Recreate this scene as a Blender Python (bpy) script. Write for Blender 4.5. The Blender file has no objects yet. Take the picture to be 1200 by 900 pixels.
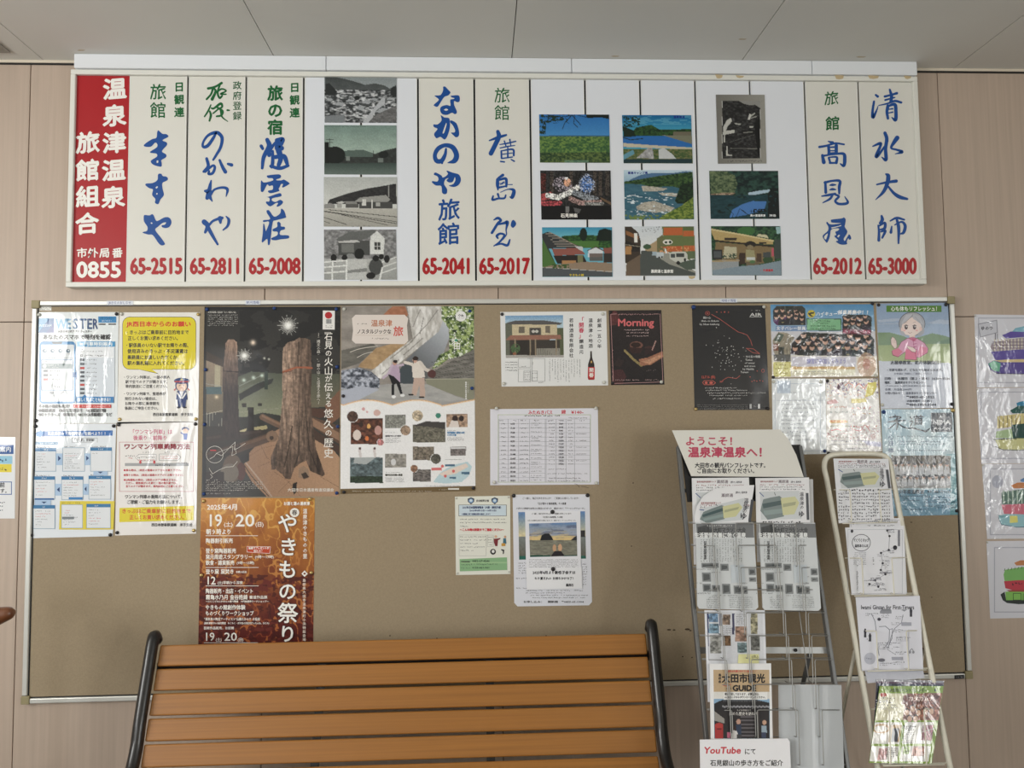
import bpy, math, random
import numpy as np
random.seed(7)
S = bpy.context.scene
COL = S.collection

# ------------------------------------------------------------------ camera
FPX, YAW, PITCH, ROLL = 902.65, .0446, .0615, -.0121
EYE = np.array([0.0, -2.95, 1.5])
SC = 2.95 / 2.86
_f = np.array([math.sin(YAW)*math.cos(PITCH), math.cos(YAW)*math.cos(PITCH), math.sin(PITCH)])
_r = np.array([math.cos(YAW), -math.sin(YAW), 0.0])
_u = np.cross(_r, _f)
CR = _r*math.cos(ROLL) + _u*math.sin(ROLL)
CU = -_r*math.sin(ROLL) + _u*math.cos(ROLL)
CF = _f
cam = bpy.data.cameras.new('camera')
cam.lens = FPX/1200*36; cam.sensor_width = 36; cam.clip_start = .02
co = bpy.data.objects.new('camera', cam); COL.objects.link(co)
from mathutils import Matrix, Vector
m = Matrix.Identity(4)
for i in range(3):
    m[i][0], m[i][1], m[i][2], m[i][3] = CR[i], CU[i], -CF[i], EYE[i]
co.matrix_world = m
S.camera = co

# ------------------------------------------------------------------ light
w = bpy.data.worlds.new('sky'); S.world = w; w.use_nodes = True
w.node_tree.nodes['Background'].inputs[0].default_value = (.75, .86, 1, 1)
w.node_tree.nodes['Background'].inputs[1].default_value = .6
S.view_settings.view_transform = 'Standard'; S.view_settings.look = 'None'
S.view_settings.gamma = 1; S.view_settings.use_curve_mapping = False
S.view_settings.exposure = 0.0
S.cycles.use_denoising = True
S.cycles.max_bounces = 6
CEIL = 2.942
def area(name, loc, rot, sx, sy, power, col):
    l = bpy.data.lights.new(name, 'AREA'); l.shape = 'RECTANGLE'; l.size = sx; l.size_y = sy
    l.energy = power; l.color = col
    o = bpy.data.objects.new(name, l); COL.objects.link(o); o.location = loc; o.rotation_euler = rot
    return o
# daylight through the glazed sides and the entrance behind the camera
area('left_window_light', (-3.70, -3.1, 2.0), (0, math.radians(-90), 0), 1.15, 2.6, 118, (1, .985, .945))
area('right_window_light', (3.91, -4.4, 1.55), (0, math.radians(90), 0), 1.7, 2.6, 16, (.84, .93, 1))
# two lamps added at the right window to put glare on the laminated sheets
area('right_glare_light', (3.90, -5.35, 1.60), (0, math.radians(90), 0), 1.2, 1.15, 62, (1, .98, .93))
area('right_glare_light', (3.90, -3.2, 1.50), (0, math.radians(90), 0), 1.3, .5, 22, (1, .98, .93))
area('entrance_light', (-3.05, -6.3, 1.45), (math.radians(90), 0, 0),   .9, 1.9, 42, (.97, .98, 1))

# ------------------------------------------------------------------ surfaces seen through pixels of the 1200 x 900 frame
class Surf:
    def __init__(s, o, n, bend=None):
        s.o = np.array(o, float); n = np.array(n, float); s.n = n/np.linalg.norm(n); s.bend = bend
    def hit(s, P, lift=0.0):
        P = np.atleast_2d(np.asarray(P, float))
        L = np.zeros(len(P)) + lift
        if s.bend is not None: L = L + s.bend(P)
        d = CF + np.outer((P[:, 0]-600)/FPX, CR) - np.outer((P[:, 1]-450)/FPX, CU)
        t = (((s.o-EYE)@s.n) + L)/(d@s.n)
        return EYE + d*t[:, None]
def Wall(d): return Surf((0, -d, 0), (0, -1, 0))
def Tilt(ya, za, yb, zb):
    v = np.array([0, yb-ya, zb-za]); n = np.array([0, v[2], -v[1]]); 
    if n[1] > 0: n = -n
    return Surf((0, ya, za), n)

# ------------------------------------------------------------------ colours and materials
def lin(c):
    c = np.asarray(c, float)/255.0
    return np.where(c <= .04045, c/12.92, ((c+.055)/1.055)**2.4)
def newmat(name, rough=.6, metal=0.0, spec=.5):
    mt = bpy.data.materials.new(name); mt.use_nodes = True
    b = mt.node_tree.nodes['Principled BSDF']
    b.inputs['Roughness'].default_value = rough; b.inputs['Metallic'].default_value = metal
    b.inputs['Specular IOR Level'].default_value = spec
    return mt, b, mt.node_tree
def mat(name, col, rough=.6, metal=0.0, noise=None, bump=None, spec=.5, sc=(1, 1, 1), coat=0):
    """noise=(scale, amount 0-1, detail)  bump=(scale, strength)"""
    mt, b, nt = newmat(name, rough, metal, spec)
    c = lin(col)
    b.inputs['Base Color'].default_value = (*c, 1)
    b.inputs['Coat Weight'].default_value = coat; b.inputs['Coat Roughness'].default_value = .1
    tc = nt.nodes.new('ShaderNodeTexCoord'); mp = nt.nodes.new('ShaderNodeMapping')
    mp.inputs['Scale'].default_value = sc
    nt.links.new(tc.outputs['Object'], mp.inputs[0])
    if noise:
        n = nt.nodes.new('ShaderNodeTexNoise'); n.inputs['Scale'].default_value = noise[0]; n.inputs['Detail'].default_value = noise[2]
        r = nt.nodes.new('ShaderNodeValToRGB')
        r.color_ramp.elements[0].position = .3; r.color_ramp.elements[1].position = .7
        r.color_ramp.elements[0].color = (*(c*(1-noise[1])), 1); r.color_ramp.elements[1].color = (*np.minimum(c*(1+noise[1]), 1), 1)
        nt.links.new(mp.outputs[0], n.inputs['Vector']); nt.links.new(n.outputs[0], r.inputs[0]); nt.links.new(r.outputs[0], b.inputs['Base Color'])
    if bump:
        n = nt.nodes.new('ShaderNodeTexNoise'); n.inputs['Scale'].default_value = bump[0]; n.inputs['Detail'].default_value = 3
        bp = nt.nodes.new('ShaderNodeBump'); bp.inputs['Strength'].default_value = bump[1]; bp.inputs['Distance'].default_value = .002
        nt.links.new(mp.outputs[0], n.inputs['Vector']); nt.links.new(n.outputs[0], bp.inputs['Height']); nt.links.new(bp.outputs[0], b.inputs['Normal'])
    return mt
def printmat(name, rough=.7, coat=0.0, crough=.05, bump=None, sc=(1, 1, 1), spec=.3, dist=.004):
    """ink and paper: colour comes from the print itself; coat = laminate film with its creases"""
    mt, b, nt = newmat(name, rough, 0, spec)
    a = nt.nodes.new('ShaderNodeAttribute'); a.attribute_name = 'ink'
    nt.links.new(a.outputs['Color'], b.inputs['Base Color'])
    b.inputs['Coat Weight'].default_value = coat; b.inputs['Coat Roughness'].default_value = crough
    if bump:
        tc = nt.nodes.new('ShaderNodeTexCoord'); mp = nt.nodes.new('ShaderNodeMapping'); mp.inputs['Scale'].default_value = sc
        n = nt.nodes.new('ShaderNodeTexNoise'); n.inputs['Scale'].default_value = bump[0]; n.inputs['Detail'].default_value = bump[2]
        n.inputs['Distortion'].default_value = .6
        bp = nt.nodes.new('ShaderNodeBump'); bp.inputs['Strength'].default_value = bump[1]; bp.inputs['Distance'].default_value = dist
        nt.links.new(tc.outputs['Object'], mp.inputs[0]); nt.links.new(mp.outputs[0], n.inputs['Vector'])
        nt.links.new(n.outputs[0], bp.inputs['Height'])
        nt.links.new(bp.outputs[0], b.inputs['Coat Normal'])
    return mt
M = {}
M['paper'] = printmat('matt_paper', .75)
M['gloss'] = printmat('gloss_poster_paper', .6, .22, .12, (6, .35, 2))
M['film'] = printmat('laminated_sheet', .6, 1, .06, (14, .5, 3), (1, 1, .35))
M['crease'] = printmat('creased_laminate', .6, 1, .06, (20, 1, 4), (1, 1, .7), dist=.004)
M['sleeve'] = printmat('plastic_sleeve', .55, 1, .08, (16, .8, 3), (1, 1, .4), dist=.006)
M['sign'] = printmat('sign_panel_face', .45, .3, .25)
M['dark_gloss'] = printmat('dark_gloss_poster', .6, .7, .16, (3.4, 1, 2), (1, 1, .8), dist=.008, spec=.15)
M['rail'] = mat('anodised_aluminium', (214, 214, 208), .38, .35)
M['rail_white'] = mat('white_painted_sign_frame', (226, 226, 218), .45)
M['cap'] = mat('khaki_plastic_corner', (150, 140, 105), .6)
M['cork'] = mat('tan_notice_board_cloth', (157, 141, 116), .9, noise=(150, .07, 4), bump=(300, .3))
M['black'] = mat('black_rubber_joint', (16, 16, 17), .5)
M['iron'] = mat('black_painted_cast_iron', (26, 25, 25), .35, bump=(60, .25), coat=.3)
M['brass'] = mat('brass_pin', (205, 180, 120), .3, .8)
M['pin_dark'] = mat('dark_pin', (52, 50, 52), .35, .4)
M['pin_blue'] = mat('blue_pin', (25, 60, 120), .3)
M['pin_clear'] = mat('pale_pin', (205, 205, 195), .2)
M['wire'] = mat('galvanised_wire', (150, 150, 147), .4, .45)
M['post'] = mat('grey_steel_post', (112, 113, 113), .45, .5)
M['bar'] = mat('bright_steel_bar', (168, 170, 170), .38, .5)
M['enamel'] = mat('cream_enamelled_tube', (222, 218, 202), .35, noise=(60, .03, 2))
M['folder'] = mat('frosted_plastic_folder', (196, 200, 202), .35, coat=.5)

# ------------------------------------------------------------------ mesh builder
class Bld:
    def __init__(s): s.V = []; s.F = []; s.C = []; s.n = 0
    def add(s, P, faces, col=(1, 1, 1)):
        P = np.asarray(P, float); 
        s.V.append(P); s.F.extend([np.asarray(f)+s.n for f in faces]) if not isinstance(faces, np.ndarray) else s.F.append(faces+s.n)
        c = np.asarray(col, float)
        s.C.append(np.broadcast_to(c, (len(P), 3)) if c.ndim == 1 else c)
        s.n += len(P)
    def build(s, name, material, parent=None, origin=(0, 0, 0), kind=None, smooth=False):
        if not s.V: return None
        V = np.concatenate(s.V) - np.asarray(origin, float)
        loops = []; tot = []
        for f in s.F:
            if f.ndim == 2: loops.append(f.ravel()); tot.append(np.full(len(f), f.shape[1]))
            else: loops.append(f); tot.append(np.array([len(f)]))
        loops = np.concatenate(loops).astype(np.int32); tot = np.concatenate(tot).astype(np.int32)
        me = bpy.data.meshes.new(name)
        me.vertices.add(len(V)); me.vertices.foreach_set('co', V.astype(np.float32).ravel())
        me.loops.add(len(loops)); me.loops.foreach_set('vertex_index', loops)
        me.polygons.add(len(tot)); st = np.concatenate([[0], np.cumsum(tot)[:-1]]).astype(np.int32)
        me.polygons.foreach_set('loop_start', st)
        a = me.attributes.new('ink', 'FLOAT_COLOR', 'POINT')
        C = np.concatenate(s.C); C4 = np.concatenate([C, np.ones((len(C), 1))], 1).astype(np.float32)
        a.data.foreach_set('color', C4.ravel())
        me.update(calc_edges=True); me.validate()
        me.polygons.foreach_set('use_smooth', np.full(len(tot), smooth))
        me.materials.append(material)
        o = bpy.data.objects.new(name, me); COL.objects.link(o)
        if parent is not None: o.parent = parent
        else: o.location = origin
        if kind: o['kind'] = kind
        return o
def empty(name, loc, label=None, cat=None, group=None, kind=None):
    o = bpy.data.objects.new(name, None); COL.objects.link(o); o.location = loc; o.empty_display_size = .05
    if label: o['label'] = label
    if cat: o['category'] = cat
    if group: o['group'] = group
    if kind: o['kind'] = kind
    return o
def box(b, x0, x1, y0, y1, z0, z1):
    P = [(x, y, z) for x in (x0, x1) for y in (y0, y1) for z in (z0, z1)]
    b.add(P, [(0, 1, 3, 2), (4, 6, 7, 5), (0, 4, 5, 1), (2, 3, 7, 6), (0, 2, 6, 4), (1, 5, 7, 3)])
def slab(b, outline, surf, l0, l1, col=(1, 1, 1)):
    """outline in frame pixels (clockwise as seen) on a surface, between two lifts"""
    n = len(outline); F = surf.hit(outline, l1)
    vn = surf.n*(l0-l1); B = F + vn
    fs = [tuple(range(n-1, -1, -1)), tuple(range(n, 2*n))] + [(i, (i+1) % n, n+(i+1) % n, n+i) for i in range(n)]
    b.add(np.concatenate([F, B]), fs, col)
def tube(b, pts, rad, n=8, cap=True):
    P = np.asarray(pts, float); T = np.gradient(P, axis=0); T /= np.linalg.norm(T, axis=1)[:, None]
    up = np.array([0, 0, 1.0]) if abs(T[0][2]) < .9 else np.array([1.0, 0, 0])
    N = np.cross(T[0], up); N /= np.linalg.norm(N)
    V = []
    for i in range(len(P)):
        N = N - T[i]*(N@T[i]); N /= np.linalg.norm(N); Bn = np.cross(T[i], N)
        rr = rad[i] if hasattr(rad, '__len__') else rad
        for k in range(n):
            a = 2*math.pi*k/n; V.append(P[i] + (N*math.cos(a) + Bn*math.sin(a))*rr)
    fs = [(i*n+k, i*n+(k+1) % n, (i+1)*n+(k+1) % n, (i+1)*n+k) for i in range(len(P)-1) for k in range(n)]
    if cap: fs += [tuple(range(n-1, -1, -1)), tuple(range((len(P)-1)*n, len(P)*n))]
    b.add(V, fs)
def bevel(o, w, seg=2):
    md = o.modifiers.new('edge', 'BEVEL'); md.width = w; md.segments = seg; md.limit_method = 'ANGLE'; return o
def smoothpath(pts, per=6):
    P = np.asarray(pts, float); Q = np.vstack([2*P[0]-P[1], P, 2*P[-1]-P[-2]]); out = []
    for i in range(1, len(Q)-2):
        for t in np.linspace(0, 1, per, endpoint=False):
            a, b_, c, d = Q[i-1], Q[i], Q[i+1], Q[i+2]
            out.append(.5*((2*b_)+(c-a)*t+(2*a-5*b_+4*c-d)*t*t+(3*b_-a-3*c+d)*t**3))
    out.append(P[-1]); return np.array(out)

# ------------------------------------------------------------------ glyphs
_fc = bpy.data.curves.new('glyph_source', 'FONT'); _fc.resolution_u = 2
_fo = bpy.data.objects.new('glyph_source', _fc); COL.objects.link(_fo)
def _shape(body, res):
    _fc.resolution_u = res; _fc.body = body; bpy.context.view_layer.update()
    dg = bpy.context.evaluated_depsgraph_get()
    me = bpy.data.meshes.new_from_object(_fo.evaluated_get(dg))
    n = len(me.vertices); V = np.zeros(n*3, np.float32); me.vertices.foreach_get('co', V); V = V.reshape(-1, 3)[:, :2].astype(float)
    me.calc_loop_triangles(); t = np.zeros(len(me.loop_triangles)*3, np.int32); me.loop_triangles.foreach_get('vertices', t)
    bpy.data.meshes.remove(me); return V, t.reshape(-1, 3)
_g1, _ = _shape('国', 1); _g2, _ = _shape('国国', 1)
EM = _g2[:, 0].max() - _g1[:, 0].max(); MID = (_g1[:, 1].max()+_g1[:, 1].min())/2
_x1, _ = _shape('l', 1)
_cache = {}; _adv = {}
def glyph(ch, res=1):
    if (ch, res) in _cache: return _cache[(ch, res)]
    if ch in ' \u3000': r = (np.zeros((0, 2)), np.zeros((0, 3), int), .35 if ch == ' ' else 1.0)
    else:
        V, t = _shape(ch, res)
        if ord(ch) > 0x2e80: adv = EM
        else:
            V2, _ = _shape(ch+'l', 1); adv = V2[:, 0].max() - _x1[:, 0].max()
        V = (V - [0, MID])/EM
        r = (V*[1, -1], t, adv/EM)
    _cache[(ch, res)] = r
    return r

# ------------------------------------------------------------------ printed sheets
class Sheet:
    """a flat printed thing: paper, artwork (ink shapes), lettering, pins"""
    STEP = 1.6e-5
    def __init__(s, name, label, cat, outline, surf, T=(0, 0, 1), thick=.0006, col=(236, 236, 232), m='paper', group=None, base=0.0, parent=None, partname='paper'):
        s.T = T; s.surf = surf; s.m = M[m]; s.base = base; s.l = base + thick + 3e-5
        out = s.px(outline); s.out = out
        low = out[out[:, 1] >= np.sort(out[:, 1])[-2]-.01].mean(0)
        s.org = surf.hit([low], base)[0]
        if parent is None: s.root = empty(name, s.org, label, cat, group)
        else: s.root = parent; s.org = np.array(parent.location)
        s.paper = Bld(); s.art = Bld(); s.let = Bld(); s.partname = partname
        if surf.bend is None: slab(s.paper, out, surf, base, base+thick, lin(col))
        else:
            q = out; n = 24; t = np.linspace(0, 1, n)
            U, W = np.meshgrid(t, t); G = s._bil(q, U.ravel(), W.ravel())
            A = surf.hit(G, base+thick); B = surf.hit(G, base)
            f = np.array([(j*n+i, (j+1)*n+i, (j+1)*n+i+1, j*n+i+1) for j in range(n-1) for i in range(n-1)])
            s.paper.add(A, f, lin(col)); s.paper.add(B, f[:, ::-1].copy(), lin(col))
    def px(s, P):
        P = np.atleast_2d(np.asarray(P, float)); return P/s.T[2] + [s.T[0], s.T[1]]
    @staticmethod
    def _bil(q, u, w):
        q = np.asarray(q, float)
        return ((q[0][None]*(1-u)[:, None]+q[1][None]*u[:, None])*(1-w)[:, None] + (q[3][None]*(1-u)[:, None]+q[2][None]*u[:, None])*w[:, None])
    def up(s): s.l += s.STEP; return s.l
    def poly(s, pts, col, T=True):
        P = s.px(pts) if T else np.asarray(pts, float)
        # keep winding facing the viewer
        a = np.sum(P[:, 0]*np.roll(P[:, 1], -1) - np.roll(P[:, 0], -1)*P[:, 1])
        if a > 0: P = P[::-1]
        s.art.add(s.surf.hit(P, s.up()), [tuple(range(len(P)))], lin(col))
    def rect(s, x0, y0, x1, y1, col): s.poly([(x0, y0), (x1, y0), (x1, y1), (x0, y1)], col)
    def rrect(s, x0, y0, x1, y1, r, col):
        p = []
        for cx, cy, a0 in ((x1-r, y0+r, -90), (x1-r, y1-r, 0), (x0+r, y1-r, 90), (x0+r, y0+r, 180)):
            for k in range(5): a = math.radians(a0+k*22.5); p.append((cx+r*math.cos(a), cy+r*math.sin(a)))
        s.poly(p, col)
    def ell(s, cx, cy, rx, ry, col, n=18, rot=0):
        c, q = math.cos(math.radians(rot)), math.sin(math.radians(rot))
        s.poly([(cx+rx*math.cos(a)*c-ry*math.sin(a)*q, cy+rx*math.cos(a)*q+ry*math.sin(a)*c) for a in np.linspace(0, 2*math.pi, n, endpoint=False)], col)
    def line(s, pts, w, col):
        P = np.asarray(pts, float); l = s.up()
        for a, b in zip(P[:-1], P[1:]):
            d = b-a; L = np.hypot(*d)
            if L < 1e-6: continue
            d /= L; nn = np.array([-d[1], d[0]])*w/2
            Q = s.px([a-nn-d*w*.2, a+nn-d*w*.2, b+nn+d*w*.2, b-nn+d*w*.2]); s.art.add(s.surf.hit(Q, l), [(0, 1, 2, 3)], lin(col)); l = s.up()
    def frame(s, x0, y0, x1, y1, w, col):
        s.rect(x0, y0, x1, y0+w, col); s.rect(x0, y1-w, x1, y1, col); s.rect(x0, y0+w, x0+w, y1-w, col); s.rect(x1-w, y0+w, x1, y1-w, col)
    def _glyph(s, g, M2, off, col, bold, b):
        V, t, _ = g
        if not len(t): return
        if getattr(s, 'split', False) and s.let.V: s.let.build('brush_character', s.m, s.po, s.org); s.let = Bld()
        c = lin(col)
        offs = [(0, 0)] if not bold else [(-bold, 0), (bold, 0), (0, -bold), (0, bold)]
        P = V@M2.T + off
        for o in offs:
            Q = s.px(P + o); s.let.add(s.surf.hit(Q, s.l), t[:, ::-1] if s.flip(Q, t) else t, c); s.up()
        if getattr(s, 'split', False):
            s.let.build('printed_character', s.m, s.po, s.org); s.let = Bld()
    def flip(s, Q, t):
        a = Q[t[0][1]]-Q[t[0][0]]; b = Q[t[0][2]]-Q[t[0][0]]; return a[0]*b[1]-a[1]*b[0] > 0
    def txt(s, text, x, y, h, col=(30, 30, 32), W=None, anchor='l', bold=0, rot=0, slant=0, rise=0, res=1, sx=1):
        gs = [glyph(c, res) for c in text]; tot = sum(g[2] for g in gs)*h
        if W: sx = W/tot
        tot *= sx
        x0 = x - (0 if anchor == 'l' else tot/2 if anchor == 'c' else tot)
        ca, sa = math.cos(math.radians(rot)), math.sin(math.radians(rot)); R = np.array([[ca, -sa], [sa, ca]])
        cur = x0 - x; l0 = s.l
        for g in gs:
            M2 = R@np.array([[h*sx, -slant*h], [-rise*h*sx, h]])
            s.l = l0
            s._glyph(g, M2, np.array([x, y]) + R@np.array([cur, -rise*cur*0]), col, bold, None)
            cur += g[2]*h*sx
        s.up()
    def vtxt(s, text, x, y, h, col, pitch=None, bold=0, rise=0, res=1, sx=1):
        """x centre of column, y centre of first character"""
        pitch = pitch or h; l0 = s.l
        for i, c in enumerate(text):
            s.l = l0; g = glyph(c, res)
            if c in 'ー〜～':
                M2 = np.array([[0, -h], [h, 0]]); off = np.array([x, y+pitch*i-h/2])
            else:
                M2 = np.array([[h*sx, 0], [-rise*h, h]]); off = np.array([x-g[2]*h*sx/2, y+pitch*i+rise*h/2])
            s._glyph(g, M2, off, col, bold, None)
        s.up()
    def scr(s, x0, x1, y, h, col=(70, 70, 75), dens=.85, vert=False):
        """a line of print too small to read"""
        l = s.up(); c = lin(col); x = x0; P = []; F = []; n = 0
        while x < x1:
            if random.random() < dens:
                for k in range(2):
                    a = x + random.random()*h*.35; b_ = y - h*.45 + random.random()*h*.6; ww = h*random.uniform(.35, .7); hh = h*random.uniform(.16, .4)
                    if random.random() < .4: ww, hh = hh, ww
                    q = [(a, b_), (a, b_+hh), (a+ww, b_+hh), (a+ww, b_)]
                    if vert: q = [(yy, xx) for xx, yy in q][::-1]
                    P += q; F.append((n, n+1, n+2, n+3)); n += 4
            x += h*1.0
        if P: s.let.add(s.surf.hit(s.px(P), l), np.array(F), c)
    def para(s, x0, x1, ys, h, col=(70, 70, 75)):
        for y in ys: s.scr(x0, x1 - random.random()*(x1-x0)*.25, y, h, col)
    def brush(s, pts, col, per=7):
        """pts = (x, y, width)"""
        P = smoothpath(pts, per); l = s.up(); c = lin(col)
        T = np.gradient(P[:, :2], axis=0); T /= np.maximum(np.linalg.norm(T, axis=1), 1e-6)[:, None]; N = np.stack([-T[:, 1], T[:, 0]], 1)
        A = P[:, :2]+N*P[:, 2:3]/2; B = P[:, :2]-N*P[:, 2:3]/2
        k = 4; cap0 = [P[0, :2]-(N[0]*math.cos(a)+T[0]*math.sin(a))*P[0, 2]/2 for a in np.linspace(0, math.pi, k+2)[1:-1]]
        cap1 = [P[-1, :2]+(N[-1]*math.cos(a)+T[-1]*math.sin(a))*P[-1, 2]/2 for a in np.linspace(0, math.pi, k+2)[1:-1]]
        n = len(P); V = np.concatenate([A, B]); V = s.px(V)
        fs = np.array([(i, i+1, n+i+1, n+i) for i in range(n-1)])
        s.let.add(s.surf.hit(V, l), fs, c)
        s.let.add(s.surf.hit(s.px([B[0]]+cap0+[A[0]]), l), [tuple(range(k+2))], c)
        s.let.add(s.surf.hit(s.px([A[-1]]+cap1+[B[-1]]), l), [tuple(range(k+2))], c)
    def glyphpoly(s, pts, col, holes=()):
        P = smoothpath(list(pts)+[pts[0]], 3)[:-1]
        Q = s.px(P); a = np.sum(Q[:, 0]*np.roll(Q[:, 1], -1) - np.roll(Q[:, 0], -1)*Q[:, 1])
        if a > 0: Q = Q[::-1]
        s.let.add(s.surf.hit(Q, s.up()), [tuple(range(len(Q)))], lin(col))
    def ras(s, quad=None, k=1.35): return Ras(s, s.out if quad is None else s.px(quad), k)
    def pin(s, x, y, m='pin_dark', r=2.1):
        c = s.px([(x, y)])[0]; b = Bld(); o = s.surf.hit([c], s.l)[0]; R = r*.0032
        n = s.surf.n; e1 = np.array([1.0, 0, 0]); e2 = np.cross(n, e1)
        V = []; rings = ((1, 0), (1, .25), (.72, .6), (.3, .78))
        for rr, hh in rings:
            for q in range(8): a = q*math.pi/4; V.append(o + (e1*math.cos(a)+e2*math.sin(a))*R*rr + n*R*hh)
        fs = [(i*8+q, i*8+(q+1) % 8, (i+1)*8+(q+1) % 8, (i+1)*8+q) for i in range(3) for q in range(8)] + [tuple(range(24, 32))]
        b.add(V, fs); b.build('pin', M[m], s.root, s.org, smooth=True)
    def done(s, art='artwork', let='lettering'):
        s.paper.build(s.partname, s.m, s.root, s.org)
        for o in (s.art.build(art, s.m, s.root, s.org), s.let.build(let, s.m, s.root, s.org)):
            if o: o['kind'] = 'stuff'
        return s.root

def vnoise(x, y, seed):
    xi = np.floor(x).astype(np.int64); yi = np.floor(y).astype(np.int64); fx = x-xi; fy = y-yi
    fx = fx*fx*(3-2*fx); fy = fy*fy*(3-2*fy)
    def h(a, b):
        n = (a*374761393 + b*668265263 + seed*974711) & 0x7fffffff
        n = ((n ^ (n >> 13))*1274126177) & 0x7fffffff; n = n ^ (n >> 16)
        return (n & 0xffff)/65535.0
    return (h(xi, yi)*(1-fx)+h(xi+1, yi)*fx)*(1-fy) + (h(xi, yi+1)*(1-fx)+h(xi+1, yi+1)*fx)*fy
class Ras:
    """a photograph printed on a sheet, painted as a fine grid of ink colours"""
    def __init__(s, sheet, quad, k):
        s.sh = sheet; s.q = quad
        w_ = np.hypot(*(quad[1]-quad[0])); h_ = np.hypot(*(quad[3]-quad[0]))
        s.nx = max(4, int(w_*k)); s.ny = max(4, int(h_*k))
        U, W = np.meshgrid(np.linspace(0, 1, s.nx), np.linspace(0, 1, s.ny)); s.U = U; s.W = W
        s.P = Sheet._bil(quad, U.ravel(), W.ravel())
        Q = (s.P - [sheet.T[0], sheet.T[1]])*sheet.T[2]
        s.X = Q[:, 0].reshape(s.ny, s.nx); s.Y = Q[:, 1].reshape(s.ny, s.nx); s.img = np.zeros((s.ny, s.nx, 3))+200.0
        s.seed = 1
    def noise(s, sx, sy=None, o=3, seed=None):
        sy = sy or sx; s.seed += 1; sd = seed or s.seed; r = 0; a = 1; t = 0
        for i in range(o): r = r + a*vnoise(s.X/sx*2**i+31*i, s.Y/sy*2**i+17*i, sd+i); t += a; a *= .55
        return r/t
    def paint(s, mask, c, a=1.0):
        c = np.asarray(c, float); mk = mask.astype(float)*a
        s.img = s.img*(1-mk[..., None]) + (c if c.ndim == 3 else c[None, None])*mk[..., None]
    def all(s): return np.ones_like(s.X, bool)
    def pm(s, pts):
        P = np.asarray(pts, float); ins = np.zeros(s.X.shape, bool); j = len(P)-1
        for i in range(len(P)):
            xi, yi = P[i]; xj, yj = P[j]
            c = ((yi > s.Y) != (yj > s.Y)) & (s.X < (xj-xi)*(s.Y-yi)/((yj-yi) if yj != yi else 1e-9)+xi); ins ^= c; j = i
        return ins
    def poly(s, pts, c, a=1.0): s.paint(s.pm(pts), c, a)
    def rect(s, x0, y0, x1, y1, c, a=1.0): s.paint((s.X >= x0) & (s.X <= x1) & (s.Y >= y0) & (s.Y <= y1), c, a)
    def em(s, cx, cy, rx, ry): return ((s.X-cx)/rx)**2+((s.Y-cy)/ry)**2 < 1
    def ell(s, cx, cy, rx, ry, c, a=1.0): s.paint(s.em(cx, cy, rx, ry), c, a)
    def glow(s, cx, cy, r, c, a=1.0): s.paint(np.exp(-(((s.X-cx)**2+(s.Y-cy)**2)/r**2)), c, a)
    def line(s, pts, w_, c, a=1.0):
        m_ = np.zeros(s.X.shape, bool)
        for (x0, y0), (x1, y1) in zip(pts[:-1], pts[1:]):
            dx, dy = x1-x0, y1-y0; L = dx*dx+dy*dy+1e-9; t = np.clip(((s.X-x0)*dx+(s.Y-y0)*dy)/L, 0, 1)
            m_ |= ((s.X-x0-t*dx)**2+(s.Y-y0-t*dy)**2) < (w_/2)**2
        s.paint(m_, c, a)
    def mix(s, a, b, t):
        t = np.clip(t, 0, 1)[..., None]; return np.asarray(a, float)*(1-t)+np.asarray(b, float)*t
    def vgrad(s, y0, y1, a, b): return s.mix(a, b, (s.Y-y0)/(y1-y0))
    def grain(s, amp, sx=3, sy=None, o=2): s.img = np.clip(s.img*(1+(s.noise(sx, sy, o)[..., None]-.5)*2*amp), 0, 255)
    def done(s):
        l = s.sh.up(); nx, ny = s.nx, s.ny
        s.img = s.img*.86 + s.img.mean(2, keepdims=True)*.14; s.img = s.img*(.965+.07*s.noise(s.sh.T[2], None, 2)[..., None])
        P = s.sh.surf.hit(s.P, l)
        i, j = np.meshgrid(np.arange(nx-1), np.arange(ny-1)); a = (j*nx+i).ravel()
        s.sh.art.add(P, np.stack([a, a+nx, a+nx+1, a+1], 1), lin(np.clip(s.img, 0, 255)).reshape(-1, 3))
        s.sh.up()
# ------------------------------------------------------------------ the room
XL, XR, YR = -3.75, 3.95, -6.4
wallm = mat('wood_grain_wall_panel', (184, 166, 150), .5, noise=(3, .07, 6), sc=(22, 22, .6), bump=(3, .12))
jointm = mat('dark_panel_joint', (70, 60, 52), .8)
ceilm = mat('painted_ceiling_board', (214, 213, 207), .75, noise=(1.6, .02, 4))
plainm = mat('plain_painted_wall', (205, 198, 186), .7)
floorm = mat('grey_floor_tile', (64, 61, 57), .5, noise=(30, .08, 3))
def structure(name, loc=(0, 0, 0)):
    return empty(name, loc, kind='structure')
wb = structure('wall_front')
b = Bld(); box(b, XL, XR, .012, .06, 0, CEIL+.05); b.build('backing', jointm, wb)
xe = [XL] + [-1.70+.8915*k for k in (-2, -1, 0, 1, 2, 3, 4, 5)] + [XR]
xe = sorted(set(round(v, 4) for v in xe))
for i in range(len(xe)-1):
    for z0, z1 in ((.0, 1.931), (1.934, CEIL-.006)):
        b = Bld(); g = .0016; box(b, xe[i]+g, xe[i+1]-g, 0, .014, z0, z1)
        o = b.build('panel', wallm, wb); bevel(o, .0008, 1)
cp = Surf((0, 0, CEIL), (0, 0, -1))
seams = [Surf((0, 0, 0), (0, -1, 0)).hit([(px, py)])[0][0] for px, py in ((51.7, 73), (325, 73.5), (599, 75.5), (864, 78), (1116.7, 80.5))]
print('seams', seams)
cl = structure('ceiling', (0, 0, CEIL))
b = Bld(); box(b, XL, XR, YR, .01, .012, .06); b.build('backing', jointm, cl)
cx = [XL] + [seams[0]-.9] + seams + [seams[-1]+.9, XR]
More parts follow.
